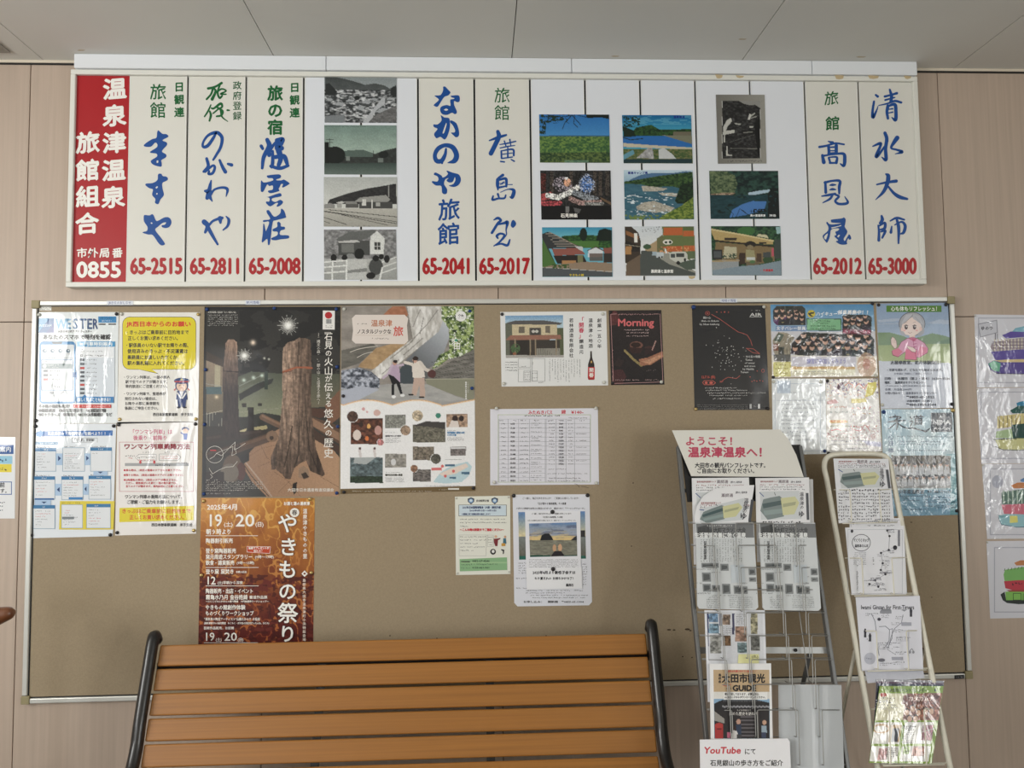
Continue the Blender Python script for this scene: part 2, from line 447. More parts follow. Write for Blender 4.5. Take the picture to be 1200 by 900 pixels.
for i in range(len(cx)-1):
    for y0, y1 in ((-1.82, -.004), (-3.64, -1.823), (-5.46, -3.643), (YR, -5.463)):
        b = Bld(); box(b, cx[i]+.0016, cx[i+1]-.0016, y0, y1, 0, .014); b.build('panel', ceilm, cl)
b = Bld(); box(b, XL, XR, -.007, 0, CEIL-.011, CEIL-.0005); o = b.build('trim_1', mat('pale_ceiling_trim', (216, 206, 188), .5)); o['kind'] = 'structure'
b = Bld(); box(b, XL, XR, -.0045, .0, CEIL-.0175, CEIL-.012); o = b.build('trim_2', M['black']); o['kind'] = 'structure'
b = Bld(); box(b, XL, XR, YR, .06, -.06, 0); o = b.build('floor', floorm); o['kind'] = 'structure'
b = Bld(); box(b, XL, XR, -.012, 0, 0, .08); o = b.build('baseboard_front', mat('brown_skirting', (92, 78, 66), .5)); o['kind'] = 'structure'
# side walls with their glazed openings, entrance wall behind the camera
def opening_wall(name, axis, c, lo, hi, a0, a1, z0, z1, t=.06):
    b = Bld()
    def bx(u0, u1, w0, w1):
        if axis == 'x': box(b, c, c+t, u0, u1, w0, w1)
        else: box(b, u0, u1, c, c+t, w0, w1)
    bx(lo, a0, 0, CEIL); bx(a1, hi, 0, CEIL); bx(a0, a1, 0, z0); bx(a0, a1, z1, CEIL)
    o = b.build(name, plainm); o['kind'] = 'structure'
opening_wall('wall_left', 'x', XL-.06, YR, 0, -4.4, -1.8, 1.1, 2.6)
opening_wall('wall_right', 'x', XR, YR, 0, -5.9, -2.9, .7, 2.4)
opening_wall('wall_rear', 'y', YR-.06, XL, XR, -3.6, -2.5, .45, 2.45)
def winframe(n, axis, c, a0, a1, z0, z1):
    b = Bld(); t = .04
    mid = (a0+a1)/2
    for u0, u1, w0, w1 in ((a0, a0+t, z0, z1), (a1-t, a1, z0, z1), (a0, a1, z0, z0+t), (a0, a1, z1-t, z1), (mid-t/2, mid+t/2, z0, z1)):
        if axis == 'x': box(b, c-.02, c+.02, u0, u1, w0, w1)
        else: box(b, u0, u1, c-.02, c+.02, w0, w1)
    o = b.build('window_%d' % n, M['rail']); o['kind'] = 'structure'
winframe(1, 'x', XL-.03, -4.4, -1.8, 1.1, 2.6); winframe(2, 'x', XR+.03, -5.9, -2.9, .7, 2.4); winframe(3, 'y', YR-.03, -3.6, -2.5, .45, 2.45)

# corner of a ceiling vent cut by the left edge of the frame
q = cp.hit([(12.5, 60.5)])[0]
vt = empty('ceiling_vent', (q[0]-.15, q[1]-.15, CEIL), 'square grey ceiling vent near the wall, only its corner in view at the left edge', 'vent')
b = Bld(); box(b, -.15, .15, -.15, .15, -.006, -.001); b.build('frame', mat('grey_vent_frame', (150, 146, 138), .5), vt)
for k in range(6):
    b = Bld(); box(b, -.125, .125, -.12+k*.042, -.09+k*.042, -.011, -.0062); b.build('slat', mat('vent_slat', (110, 106, 100), .5) if k == 0 else bpy.data.materials['vent_slat'], vt)

# ------------------------------------------------------------------ notice board
BX0, BX1, BZ0, BZ1 = -1.613*SC, 1.8252*SC, 1.5-.937*SC, 1.5+.496*SC
nb = empty('notice_board', ((BX0+BX1)/2, 0, BZ0), 'wide tan cloth notice board in an aluminium frame with khaki corners', 'notice board')
no = np.array(nb.location)
R = .021
def part(name, fn, material, parent, org, bw=0):
    b = Bld(); fn(b); o = b.build(name, material, parent, org)
    if bw: bevel(o, bw)
    return o
part('cork_surface', lambda b: box(b, BX0+R*.6, BX1-R*.6, -.012, -.002, BZ0+R*.6, BZ1-R*.6), M['cork'], nb, no)
cs = .031
for n_, x0, x1, z0, z1 in (('frame_rail', BX0+cs, BX1-cs, BZ1-R, BZ1-.003), ('frame_rail', BX0+cs, BX1-cs, BZ0+.003, BZ0+R), ('frame_rail', BX0+.003, BX0+R, BZ0+cs, BZ1-cs), ('frame_rail', BX1-R, BX1-.003, BZ0+cs, BZ1-cs)):
    part(n_, lambda b: box(b, x0, x1, -.021, -.001, z0, z1), M['rail'], nb, no, .003)
for x0, z0 in ((BX0, BZ0), (BX1-cs, BZ0), (BX0, BZ1-cs), (BX1-cs, BZ1-cs)):
    o = part('corner_cap', lambda b: box(b, x0+.001, x0+cs-.001, -.0225, -.0008, z0+.001, z0+cs-.001), M['cap'], nb, no, .002)
# dark rubber joint between cloth and rails
for x0, x1, z0, z1 in ((BX0+R, BX1-R, BZ0+R, BZ0+R+.004), (BX0+R, BX0+R+.004, BZ0+R, BZ1-R), (BX1-R-.004, BX1-R, BZ0+R, BZ1-R), (BX0+R, BX1-R, BZ1-R-.003, BZ1-R)):
    part('rubber_joint', lambda b: box(b, x0, x1, -.0135, -.0118, z0, z1), M['black'], nb, no)
BS = Wall(.0122)
def strip(px0, py0, px1, py1, text, label, col=(225, 230, 238), tc=(60, 80, 140)):
    s = Sheet('label_strip', label, 'label', [(px0, py0), (px1, py0), (px1, py1), (px0, py1)], Wall(.0216), thick=.0004, col=col)
    s.txt(text, (px0+px1)/2, (py0+py1)/2, (py1-py0)*.8, tc, anchor='c', W=(px1-px0)*.85); s.done()
strip(125, 352.6, 156, 357.4, 'JRからのおしらせ', 'small white caption strip on the top board rail above the yellow speech bubble notice')
strip(287.5, 352, 305, 357, '観光情報', 'small white caption strip on the top board rail above the petrified tree poster')
strip(844, 350, 864, 354.4, '地域の情報', 'small white caption strip on the top board rail above the black constellation poster')
s = Sheet('label_strip', 'small white maker\'s label at the right end of the bottom rail of the notice board', 'label', [(1118.5, 791.5), (1130, 790.7), (1130, 795.2), (1118.5, 796)], Wall(.0216), thick=.0004, col=(60, 60, 62))
s.scr(1121, 1128.5, 793.3, 1.6, (190, 190, 190)); s.done()
bpy.data.objects[s.root.name]['label'] = 'small black plate at the right end of the bottom rail of the notice board'
s = Sheet('label_strip', 'tiny white typed label in the top left corner of the notice board', 'label', [(44.5, 359), (60, 359.2), (60.3, 364), (44.5, 363.8)], BS, thick=.0004, col=(236, 236, 230))
s.scr(46, 59, 360.6, 1.3, (60, 60, 60)); s.scr(46, 58, 362.6, 1.2, (60, 60, 60)); s.done()

# ------------------------------------------------------------------ inn association sign
SX0, SX1, SZ0, SZ1 = -1.4779*SC, 1.6999*SC, 1.5+.5377*SC, 1.5+1.3432*SC
sg = empty('inn_sign', ((SX0+SX1)/2, 0, SZ0), 'long white framed sign of upright panels with blue brush lettering and red telephone numbers', 'sign')
so = np.array(sg.location); fr = .019
WS = Wall(.0515)
part('backing', lambda b: box(b, SX0+.004, SX1-.004, -.030, -.001, SZ0+.004, SZ1-.004), M['black'], sg, so)
for x0, x1, z0, z1 in ((SX0, SX1, SZ1-fr, SZ1), (SX0, SX1, SZ0, SZ0+fr), (SX0, SX0+fr, SZ0+fr, SZ1-fr), (SX1-fr, SX1, SZ0+fr, SZ1-fr)):
    part('frame_rail', lambda b: box(b, x0, x1, -.0515, -.0012, z0, z1), M['rail_white'], sg, so, .003)
# white boxing strips between sign and ceiling
zt = CEIL-.001
WT = Wall(.060)
tx = [WT.hit([(p, 75)])[0][0] for p in (86.3, 382, 670, 951.5, 1074.8)]
zb = SZ1+.0015
tm = mat('white_boxing_strip', (228, 232, 236), .5)
for i in range(4):
    part('boxing_strip', lambda b: box(b, tx[i]+.0012, tx[i+1]-.0012, -.060, -.001, zb, zt), tm, sg, so, .0015)
# panels
PS = Wall(.040)
pl = [(88, 82.6), (151.7, 147.9), (220.5, 217.3), (289, 286.5), (356.5, 354.7), (423.3, 423.3), (490, 491), (555.8, 558.2), (621.5, 623.8), (686, 689.3), (750.3, 755), (814.5, 820.7), (879, 885.3), (943.4, 950), (1006, 1014.4), (1070.3, 1078.6)]
tz, bz = SZ1-fr-.001, SZ0+fr+.001
BLUE = (18, 76, 150); GREEN = (20, 98, 50); RED = (172, 28, 34); WH = (242, 240, 234)
panels = []; PW = (224, 223, 215)
for i in range(15):
    a, c = pl[i], pl[i+1]
    xa = PS.hit([(a[0], 90)])[0][0]*.5 + PS.hit([(a[1], 328)])[0][0]*.5
    xc = PS.hit([(c[0], 90)])[0][0]*.5 + PS.hit([(c[1], 328)])[0][0]*.5
    col = (170, 22, 30) if i == 0 else ((224, 223, 215) if i in (1, 2, 3, 6, 7, 13, 14) else (228, 232, 238))
    gap = .0012 if i == 0 else .0046
    g0 = .0004 if i in (0, 1) else .003
    # a panel and its raised lettering belong together
    p = Sheet.__new__(Sheet); p.T = (0, 0, 1); p.surf = PS; p.m = M['sign']; p.base = 0; p.l = .0004
    p.org = so; p.paper = Bld(); p.art = Bld(); p.let = Bld()
    b = Bld(); x0_, x1_ = xa+g0, xc-(.0004 if i == 0 else gap)
    box(b, x0_, x1_, -.040, -.0305, bz, tz); b.C = [np.broadcast_to(lin(col), (8, 3))]
    po = b.build('panel', M['sign'], sg, so); p.split = True
    b2 = Bld(); w_ = .0022
    box(b2, x0_, x0_+w_, -.0408, -.0401, bz, tz); box(b2, x1_-w_, x1_, -.0408, -.0401, bz, tz); b2.C = [np.broadcast_to(lin((240, 240, 236)), (8, 3))]*2
    if i: b2.build('edge_strip', M['sign'], po, so)
    p.po = po; panels.append(p)
def flush(i):
    p = panels[i]
    if p.let.V: p.let.build('brush_character', M['sign'], p.po, so)
    p.let = Bld()
def pdone(i):
    flush(i)
def halo(p, fn):
    fn()
p = panels[0]
for c, x, y in (('温', 134.5, 105.6), ('泉', 134.2, 137), ('津', 134, 168.6), ('温', 133.3, 201), ('泉', 132.8, 232.6), ('旅', 103, 168.6), ('館', 102.8, 201), ('組', 102.8, 231.8), ('合', 102, 263.5)):
    p.txt(c, x, y, 26, WH, anchor='c', bold=.95, rise=.08, res=2, sx=1.1)
for c, x in zip('市外局番', (96, 109, 122.7, 137.5)): p.txt(c, x, 297, 12, WH, anchor='c', bold=.3, rise=.08, sx=1.05)
p.txt('0855', 116, 315.6, 25.5, WH, anchor='c', W=53, bold=.9, res=3)
pdone(0)
def phone(i, s_, x0, x1):
    panels[i].txt(s_, (x0+x1)/2, 311.3, 26, RED, anchor='c', W=x1-x0, bold=.95, res=3)
def B(i, ox, oy, strokes, col=BLUE, k=8.571):
    flush(i); p = panels[i]; p.T = (ox, oy, k)
    for st in strokes: p.brush(st, col)
    p.T = (0, 0, 1)
def G(i, ox, oy, polys, col=BLUE, k=8.571):
    if col != PW: flush(i)
    p = panels[i]; p.T = (ox, oy, k)
    for st in polys: p.glyphpoly(st, col)
    p.T = (0, 0, 1)
# panel 1: masuya
p = panels[1]
p.vtxt('旅館', 185.3, 108, 19.5, GREEN, pitch=21.5, bold=.25)
p.vtxt('日観連', 210, 102, 12, GREEN, pitch=14.8, bold=.4, rise=.05)
phone(1, '65-2515', 152.5, 214)
G(1, 150, 85, [[(305, 578), (345, 615), (385, 618), (405, 645), (345, 680), (385, 700), (390, 730), (340, 790), (380, 820), (382, 850), (335, 880), (338, 905), (338, 940), (318, 945), (262, 930), (232, 905), (235, 880), (290, 845), (285, 815), (235, 808), (222, 795), (290, 750), (292, 715), (270, 705), (230, 745), (165, 742), (168, 718), (240, 670), (285, 655), (292, 600)]])
G(1, 150, 85, [[(288, 885), (303, 883), (302, 905), (288, 905)]], PW)
G(1, 150, 190, [[(310, 115), (335, 118), (350, 140), (385, 145), (402, 168), (385, 188), (345, 210), (348, 270), (360, 330), (325, 375), (308, 418), (288, 420), (270, 405), (275, 370), (242, 330), (250, 275), (215, 262), (178, 235), (182, 215), (245, 210), (295, 180), (300, 130)]])
G(1, 150, 190, [[(276, 255), (292, 242), (300, 250), (286, 266)], [(284, 312), (295, 310), (296, 324), (284, 325)]], PW)
G(1, 150, 190, [[(158, 540), (170, 530), (215, 535), (245, 522), (265, 550), (290, 592), (365, 555), (415, 558), (437, 600), (420, 645), (385, 662), (345, 655), (338, 635), (370, 628), (382, 605), (345, 612), (300, 650), (272, 680), (320, 745), (368, 812), (362, 832), (330, 835), (300, 805), (248, 732), (205, 728), (148, 710), (155, 700), (190, 690), (195, 650), (160, 595)]])
G(1, 150, 190, [[(226, 610), (238, 605), (246, 614), (236, 620)]], PW)
pdone(1)
# panel 2: nogawaya
phone(2, '65-2811', 222.5, 283)
panels[2].vtxt('政府登録', 278, 100.3, 10.5, (30, 92, 55), pitch=11.9, bold=.15, rise=.05)
B(2, 220, 85, [[(205, 160, 26), (255, 150, 24), (300, 130, 22), (340, 105, 26)], [(255, 150, 22), (235, 215, 20), (190, 268, 20)], [(258, 155, 20), (280, 190, 24), (245, 268, 32)], [(325, 115, 20), (300, 200, 20), (320, 255, 22), (345, 235, 18)], [(290, 200, 16), (340, 165, 18), (385, 185, 16), (330, 215, 18), (385, 218, 14)], [(232, 325, 12), (205, 385, 18), (168, 443, 14)], [(222, 390, 18), (232, 430, 24), (218, 485, 18)], [(240, 358, 18), (262, 360, 20), (330, 312, 26), (345, 345, 20), (310, 365, 16), (255, 410, 16)], [(300, 352, 22), (350, 388, 22), (335, 430, 22), (290, 440, 18)], [(330, 380, 18), (345, 445, 16), (402, 492, 8)], [(398, 378, 20), (418, 380, 14)]], GREEN)
B(2, 220, 85, [[(285, 605, 20), (255, 660, 30), (200, 735, 34), (155, 745, 28), (155, 700, 22), (200, 635, 26), (265, 605, 34), (310, 610, 36), (345, 660, 34), (330, 750, 30), (285, 830, 26), (256, 876, 22)]])
B(2, 220, 190, [[(190, -35, 30), (205, 40, 32), (160, 95, 26)], [(175, 95, 28), (250, 35, 24), (272, 55, 26), (250, 110, 28), (210, 118, 26), (215, 90, 20)], [(320, -20, 24), (350, 50, 34), (378, 98, 38)], [(405, 18, 26), (440, 28, 36)]])
B(2, 220, 190, [[(235, 185, 14), (222, 250, 36), (215, 330, 44), (245, 392, 12)], [(175, 290, 26), (215, 300, 60), (195, 360, 38)], [(225, 330, 30), (270, 275, 22), (350, 255, 26), (398, 275, 30), (385, 345, 8)]])
B(2, 220, 190, [[(165, 600, 52), (200, 640, 46), (175, 705, 26)], [(195, 640, 40), (250, 740, 34), (300, 825, 22)], [(215, 630, 26), (255, 590, 24), (320, 565, 30), (345, 560, 30)], [(325, 565, 50), (328, 610, 22)], [(385, 545, 12), (412, 580, 30), (400, 640, 26), (355, 682, 14)]])
pdone(2)
# panel 3: kiunso
phone(3, '65-2008', 291.5, 352)
panels[3].vtxt('旅の宿', 322.5, 109.5, 18.5, GREEN, pitch=20, bold=.7, res=2)
panels[3].vtxt('日観連', 345.3, 102.6, 12, GREEN, pitch=14.8, bold=.4, rise=.05)
B(3, 288, 85, [[(155, 738, 34), (170, 765, 30)], [(215, 675, 40), (235, 740, 50), (180, 850, 40), (165, 960, 28)], [(300, 700, 24), (240, 780, 40), (235, 830, 40)], [(310, 680, 40), (370, 670, 42), (355, 720, 40)], [(330, 700, 46), (320, 760, 60), (360, 760, 50)], [(270, 790, 26), (270, 900, 36), (260, 950, 30)], [(330, 780, 60), (350, 860, 50), (330, 930, 40)], [(290, 850, 40), (380, 840, 46), (410, 900, 40), (420, 940, 26)], [(250, 940, 30), (340, 962, 36), (425, 935, 30)]])
G(3, 288, 190, [[(210, 140), (225, 132), (330, 122), (355, 140), (345, 160), (310, 172), (310, 182), (360, 182), (385, 175), (438, 210), (430, 225), (375, 255), (365, 245), (375, 222), (355, 220), (340, 250), (330, 270), (335, 290), (255, 312), (225, 300), (228, 285), (270, 275), (270, 235), (235, 240), (215, 225), (180, 290), (165, 300), (150, 285), (152, 195), (160, 185), (185, 205), (270, 185), (268, 162), (225, 160)], [(202, 345), (225, 348), (335, 312), (358, 325), (350, 345), (270, 362), (262, 385), (300, 400), (345, 378), (375, 400), (355, 430), (320, 448), (310, 440), (325, 412), (300, 412), (245, 445), (205, 412), (208, 395), (235, 395), (238, 362)]])
G(3, 288, 190, [[(208, 485), (235, 485), (285, 548), (345, 515), (355, 468), (385, 488), (402, 540), (395, 560), (300, 585), (270, 605), (252, 750), (240, 825), (222, 828), (215, 770), (172, 805), (160, 795), (170, 720), (175, 625), (185, 622), (198, 680), (205, 690), (235, 600), (180, 602), (178, 582), (245, 572), (212, 510)], [(315, 608), (330, 598), (350, 615), (352, 645), (390, 650), (390, 675), (350, 688), (345, 730), (425, 735), (430, 765), (350, 775), (300, 785), (262, 780), (258, 762), (315, 735), (318, 700), (275, 695), (272, 672), (315, 650)]])
pdone(3)
# panel 6: nakanoya ryokan
phone(6, '65-2041', 495, 553)
G(6, 490, 95, [[(250, 58), (270, 55), (300, 85), (325, 115), (300, 145), (262, 160), (225, 215), (195, 258), (162, 250), (160, 235), (200, 200), (205, 180), (168, 152), (172, 145), (225, 140), (250, 95)], [(325, 148), (400, 142), (418, 165), (415, 205), (390, 212), (362, 200), (362, 240), (388, 300), (385, 325), (365, 332), (340, 318), (290, 340), (240, 330), (220, 290), (235, 255), (290, 240), (325, 248), (322, 190), (355, 180), (365, 172), (335, 162)]])
G(6, 490, 95, [[(258, 288), (280, 276), (302, 288), (280, 298)]], PW)
G(6, 490, 95, [[(225, 342), (245, 352), (262, 365), (305, 370), (318, 395), (318, 470), (295, 550), (265, 588), (225, 560), (185, 575), (162, 545), (165, 520), (195, 480), (158, 462), (155, 435), (195, 435), (235, 395)], [(320, 400), (335, 395), (385, 425), (410, 500), (408, 550), (380, 565), (355, 545), (330, 518), (365, 515), (370, 490), (345, 440), (325, 420)]])
G(6, 490, 95, [[(282, 418), (285, 440), (262, 518), (246, 522), (262, 470)]], (224, 223, 215))
B(6, 490, 95, [[(280, 680, 20), (270, 740, 34), (235, 800, 44), (185, 800, 46), (168, 745, 40), (200, 680, 44), (270, 645, 40), (345, 665, 50), (385, 740, 52), (365, 800, 50), (300, 820, 10)], [(240, 795, 36), (240, 825, 20)]])
G(6, 490, 190, [[(160, 110), (180, 105), (235, 135), (245, 155), (280, 140), (300, 115), (285, 92), (295, 86), (345, 105), (410, 125), (430, 180), (405, 230), (355, 250), (308, 235), (350, 222), (375, 180), (368, 150), (350, 195), (315, 205), (285, 185), (305, 160), (280, 168), (265, 190), (262, 225), (290, 270), (288, 312), (265, 322), (240, 305), (232, 240), (180, 235), (140, 205), (145, 190), (190, 195), (205, 170), (190, 140), (160, 128)]])
p = panels[6]; p.txt('旅', 526.3, 247, 26.5, BLUE, anchor='c', bold=.45, rise=.07, res=2); p.txt('館', 526, 275.5, 27, BLUE, anchor='c', bold=.5, rise=.07, res=2)
pdone(6)
# panel 7: hiroshimaya
phone(7, '65-2017', 561.5, 620.5)
p = panels[7]; p.vtxt('旅館', 588.5, 112, 18.8, GREEN, pitch=20.4, bold=.1)
B(7, 556, 90, [[(235, 550, 36), (245, 600, 46), (210, 680, 46), (165, 770, 46)], [(150, 640, 14), (235, 610, 30), (318, 585, 22)], [(255, 680, 10), (330, 668, 16), (415, 648, 14)], [(300, 645, 14), (315, 690, 14)], [(355, 630, 16), (365, 690, 12)], [(258, 715, 12), (330, 700, 14), (405, 690, 10)], [(270, 745, 18), (272, 818, 18)], [(280, 742, 12), (385, 730, 20), (395, 790, 20)], [(335, 700, 12), (335, 810, 18)], [(285, 778, 12), (380, 765, 10)], [(275, 820, 14), (380, 806, 14)], [(262, 850, 16), (300, 855, 16)], [(368, 830, 12), (400, 848, 16)]])
B(7, 556, 190, [[(285, 130, 30), (235, 165, 22)], [(232, 175, 32), (232, 230, 34), (236, 278, 14)], [(240, 180, 20), (310, 165, 28), (322, 200, 26), (320, 245, 20)], [(245, 255, 22), (320, 240, 16)], [(260, 224, 10), (285, 218, 9)], [(282, 205, 11), (300, 197, 9)], [(245, 215, 7), (315, 207, 7)], [(310, 225, 6), (380, 225, 10)], [(262, 302, 8), (340, 272, 12), (395, 285, 34), (380, 350, 36), (358, 350, 14)], [(188, 340, 16), (182, 378, 24), (240, 365, 20), (300, 362, 20), (315, 330, 14)], [(235, 320, 22), (248, 360, 18)]])
B(7, 556, 190, [[(195, 580, 12), (235, 562, 28), (265, 585, 24), (235, 615, 26), (175, 710, 26)], [(235, 625, 18), (300, 612, 26), (330, 605, 34), (318, 680, 14), (320, 728, 12), (285, 775, 14)], [(235, 765, 16), (225, 740, 26), (260, 718, 22), (300, 735, 22), (255, 800, 20), (195, 842, 12)], [(215, 835, 12), (270, 820, 20), (330, 835, 26), (355, 780, 16)]])
G(7, 556, 190, [[(375, 590), (392, 580), (418, 610), (410, 640), (385, 660), (365, 640), (368, 610)]])
pdone(7)
# panel 13: takamiya
phone(13, '65-2012', 953, 1010)
p = panels[13]; p.txt('旅', 974.5, 116, 17, GREEN, anchor='c', bold=.2, rise=.08); p.txt('館', 975.8, 145.5, 17, GREEN, anchor='c', bold=.4, rise=.08)
B(13, 945, 95, [[(218, 605, 10), (262, 620, 34)], [(130, 662, 24), (200, 650, 22), (290, 625, 20), (378, 636, 18)], [(222, 650, 30), (228, 725, 30)], [(300, 645, 34), (300, 725, 34)], [(230, 665, 14), (300, 662, 20)], [(235, 700, 12), (300, 700, 14)], [(220, 728, 22), (310, 722, 22)], [(160, 745, 26), (175, 815, 40)], [(160, 752, 24), (260, 738, 16), (370, 730, 30), (385, 790, 36), (375, 850, 30), (340, 830, 12)], [(225, 770, 22), (240, 820, 22)], [(230, 765, 14), (305, 765, 22), (300, 820, 30)], [(235, 822, 22), (300, 822, 18)]])
B(13, 945, 190, [[(190, 200, 24), (195, 305, 30)], [(185, 205, 26), (260, 188, 22), (335, 190, 28), (330, 250, 30), (330, 315, 20)], [(235, 232, 12), (262, 228, 26), (295, 228, 12)], [(235, 278, 12), (262, 272, 26), (295, 276, 12)], [(155, 342, 14), (225, 330, 26), (290, 318, 22)], [(265, 328, 20), (235, 370, 24), (165, 408, 10)], [(290, 325, 20), (325, 345, 24), (290, 390, 24), (330, 420, 26), (415, 408, 26), (385, 345, 8)]])
G(13, 945, 190, [[(245, 580), (265, 575), (355, 565), (375, 555), (395, 575), (390, 620), (385, 650), (410, 690), (405, 720), (375, 768), (385, 792), (400, 770), (415, 745), (430, 725), (445, 745), (450, 770), (432, 780), (420, 765), (405, 800), (410, 822), (370, 830), (330, 822), (295, 795), (320, 785), (280, 745), (300, 730), (290, 700), (315, 690), (330, 670), (300, 665), (248, 680), (235, 750), (210, 808), (195, 800), (165, 755), (172, 728), (215, 690), (220, 650), (200, 612), (210, 600), (232, 622), (275, 625), (348, 612), (265, 608), (248, 598)]])
G(13, 945, 190, [[(178, 752), (186, 738), (214, 716), (208, 748), (196, 776), (182, 768)], [(310, 745), (325, 730), (336, 735), (320, 756)], [(252, 655), (320, 642), (345, 632), (350, 640), (300, 655), (254, 666)]], PW)
pdone(13)
# panel 14: shimizu daishi
phone(14, '65-3000', 1017.5, 1074)
B(14, 1010, 95, [[(140, 140, 22), (160, 155, 26)], [(122, 205, 22), (108, 300, 26), (112, 365, 32), (150, 290, 16), (162, 252, 8)], [(230, 155, 24), (290, 140, 20), (352, 122, 26)], [(280, 85, 20), (298, 150, 34), (290, 210, 30)], [(235, 190, 20), (330, 165, 14)], [(170, 245, 10), (260, 225, 18), (330, 200, 24), (395, 215, 24)], [(262, 250, 34), (252, 310, 30), (262, 375, 26)], [(265, 250, 20), (330, 235, 34), (342, 300, 34), (338, 390, 34), (300, 365, 10)], [(262, 285, 10), (310, 278, 16)], [(262, 322, 10), (310, 312, 16)]])
B(14, 1010, 95, [[(232, 522, 34), (250, 580, 36), (238, 680, 34), (242, 790, 34), (200, 765, 10)], [(110, 655, 14), (175, 628, 30), (190, 640, 26), (145, 750, 34), (165, 745, 28), (240, 640, 18), (262, 600, 14)], [(355, 570, 46), (320, 620, 36), (295, 672, 22), (350, 690, 22), (405, 712, 30), (335, 732, 8)]])
B(14, 1010, 190, [[(242, 120, 18), (265, 140, 42), (255, 215, 40), (215, 300, 32), (138, 378, 8)], [(150, 225, 16), (240, 205, 24), (345, 190, 34)], [(265, 245, 20), (320, 310, 30), (380, 350, 38), (455, 370, 24)], ])
B(14, 1010, 190, [[(198, 540, 22), (205, 580, 36), (180, 615, 22)], [(165, 635, 18), (172, 700, 24), (170, 785, 30)], [(175, 640, 16), (230, 610, 26), (228, 665, 30), (180, 680, 18)], [(190, 700, 14), (235, 690, 28), (205, 760, 20)], [(300, 645, 14), (292, 705, 30)], [(285, 590, 14), (350, 560, 24), (425, 578, 20)], [(350, 570, 24), (370, 660, 34), (368, 815, 18)], [(330, 630, 12), (400, 600, 22), (435, 640, 32), (420, 705, 30), (390, 720, 16)]])
pdone(14)
# tape residue left on the top rail and boxing
tr = mat('brown_tape_residue', (196, 176, 138), .8)
for x0, x1, y0, y1 in ((838, 847, 87, 92), (862, 872, 88, 91.5), (978, 989, 87.5, 93), (1017, 1030, 88, 92.5), (1059, 1068, 88.5, 92.6), (806, 815, 322, 327)):
    b = Bld(); slab(b, [(x0, y0), (x1, y0+1), (x1-1, y1-1), ((x0+x1)/2, y1), (x0+2, y1-.6)], WS if y0 < 300 else PS, 0.0002, .0006); b.build('tape_residue', tr, sg, so)
# ------------------------------------------------------------------ photographs mounted on the sign
FS = Wall(.0409)
def photo(quad, T, label, group, fn, border=(225, 228, 228), k=1.6, cat='photo'):
    quad = [((x-T[0])*T[2], (y-T[1])*T[2]) for x, y in quad]
    s = Sheet('mounted_photo', label, cat, quad, FS, T=T, thick=.0012, col=border, m='gloss', group=group)
    r = s.ras(k=k); fn(s, r); s.done(); return s
def grey(r, v): return np.repeat(np.asarray(v, float)[..., None], 3, 2)
OLD = 'old black and white photos on the sign'; COLR = 'colour photos on the sign'
def fin(fn):
    def g(s, r): fn(s, r); r.done()
    return g
def ph1(s, r):
    r.img = r.vgrad(40, 180, (128, 138, 140), (150, 158, 160)); n = r.noise(60, 30, 4)
    r.poly([(75, 60), (130, 65), (230, 85), (310, 105), (400, 135), (480, 122), (560, 140), (600, 165), (655, 135), (655, 215), (75, 215)], r.mix((48, 54, 54), (92, 98, 98), (r.Y-60)/150*.6+n*.5))
    b = r.noise(26, 12, 3); r.paint(r.Y > 175, r.mix((50, 54, 56), (205, 208, 210), (b-.38)*3.2))
    for x, y, w_, h_ in ((80, 240, 60, 34), (150, 270, 90, 45), (240, 250, 80, 30), (370, 255, 90, 45), (330, 295, 70, 60), (440, 240, 70, 30), (570, 235, 80, 30), (300, 220, 50, 20), (200, 215, 60, 22), (480, 320, 170, 60)):
        r.poly([(x, y+h_*.6), (x+w_*.35, y), (x+w_, y+h_*.25), (x+w_*.7, y+h_*.8)], (158, 163, 166)); r.poly([(x, y+h_*.6), (x+w_*.7, y+h_*.8), (x+w_*.7, y+h_), (x, y+h_)], (72, 76, 78))
    r.poly([(380, 438), (540, 240), (565, 245), (560, 290), (470, 360), (460, 438)], (178, 182, 186))
    r.ell(335, 240, 24, 18, (30, 34, 34)); r.poly([(75, 130), (110, 120), (175, 190), (150, 215), (75, 220)], (38, 42, 42)); r.ell(640, 190, 34, 45, (40, 44, 44))
    r.poly([(75, 385), (230, 378), (240, 438), (75, 440)], (120, 126, 130)); r.poly([(480, 380), (655, 300), (655, 438), (430, 438)], grey(r, 75+60*r.noise(20, 10)))
    r.grain(.12)
photo([(380, 85.5), (464.7, 86.2), (464.8, 144), (380.5, 143.6)], (370, 80, 6.923), 'black and white photo of a hillside town of tiled roofs, topmost of the four', OLD, fin(ph1))
def ph2b(s, r):

    r.img = r.vgrad(465, 680, (112, 138, 128), (160, 182, 168)); r.grain(.06, 80, 30)
    r.poly([(70, 640), (180, 640), (225, 670), (380, 660), (480, 695), (560, 665), (655, 645), (655, 790), (70, 790)], grey(r, 34+34*r.noise(22, 14))*np.array([.95, 1.05, 1]))
    r.poly([(225, 672), (380, 660), (470, 690), (470, 720), (225, 720)], (82, 100, 92))
    r.ell(155, 705, 85, 70, (18, 24, 22)); r.poly([(70, 600), (105, 600), (110, 780), (70, 780)], (16, 20, 18)); r.rect(110, 570, 117, 660, (24, 28, 26)); r.line([(85, 580), (145, 580)], 4, (30, 34, 32)); r.line([(88, 600), (142, 600)], 4, (30, 34, 32))
    r.rect(245, 715, 275, 750, (120, 130, 124)); r.rect(505, 730, 550, 765, (110, 120, 114)); r.rect(465, 665, 470, 740, (40, 44, 42)); r.ell(550, 700, 40, 30, (26, 32, 30))
    r.paint(r.Y > 770, r.vgrad(770, 865, (58, 74, 68), (100, 116, 108))); r.grain(.12); r.done()
    s.scr(74, 420, 472, 7, (36, 46, 42))
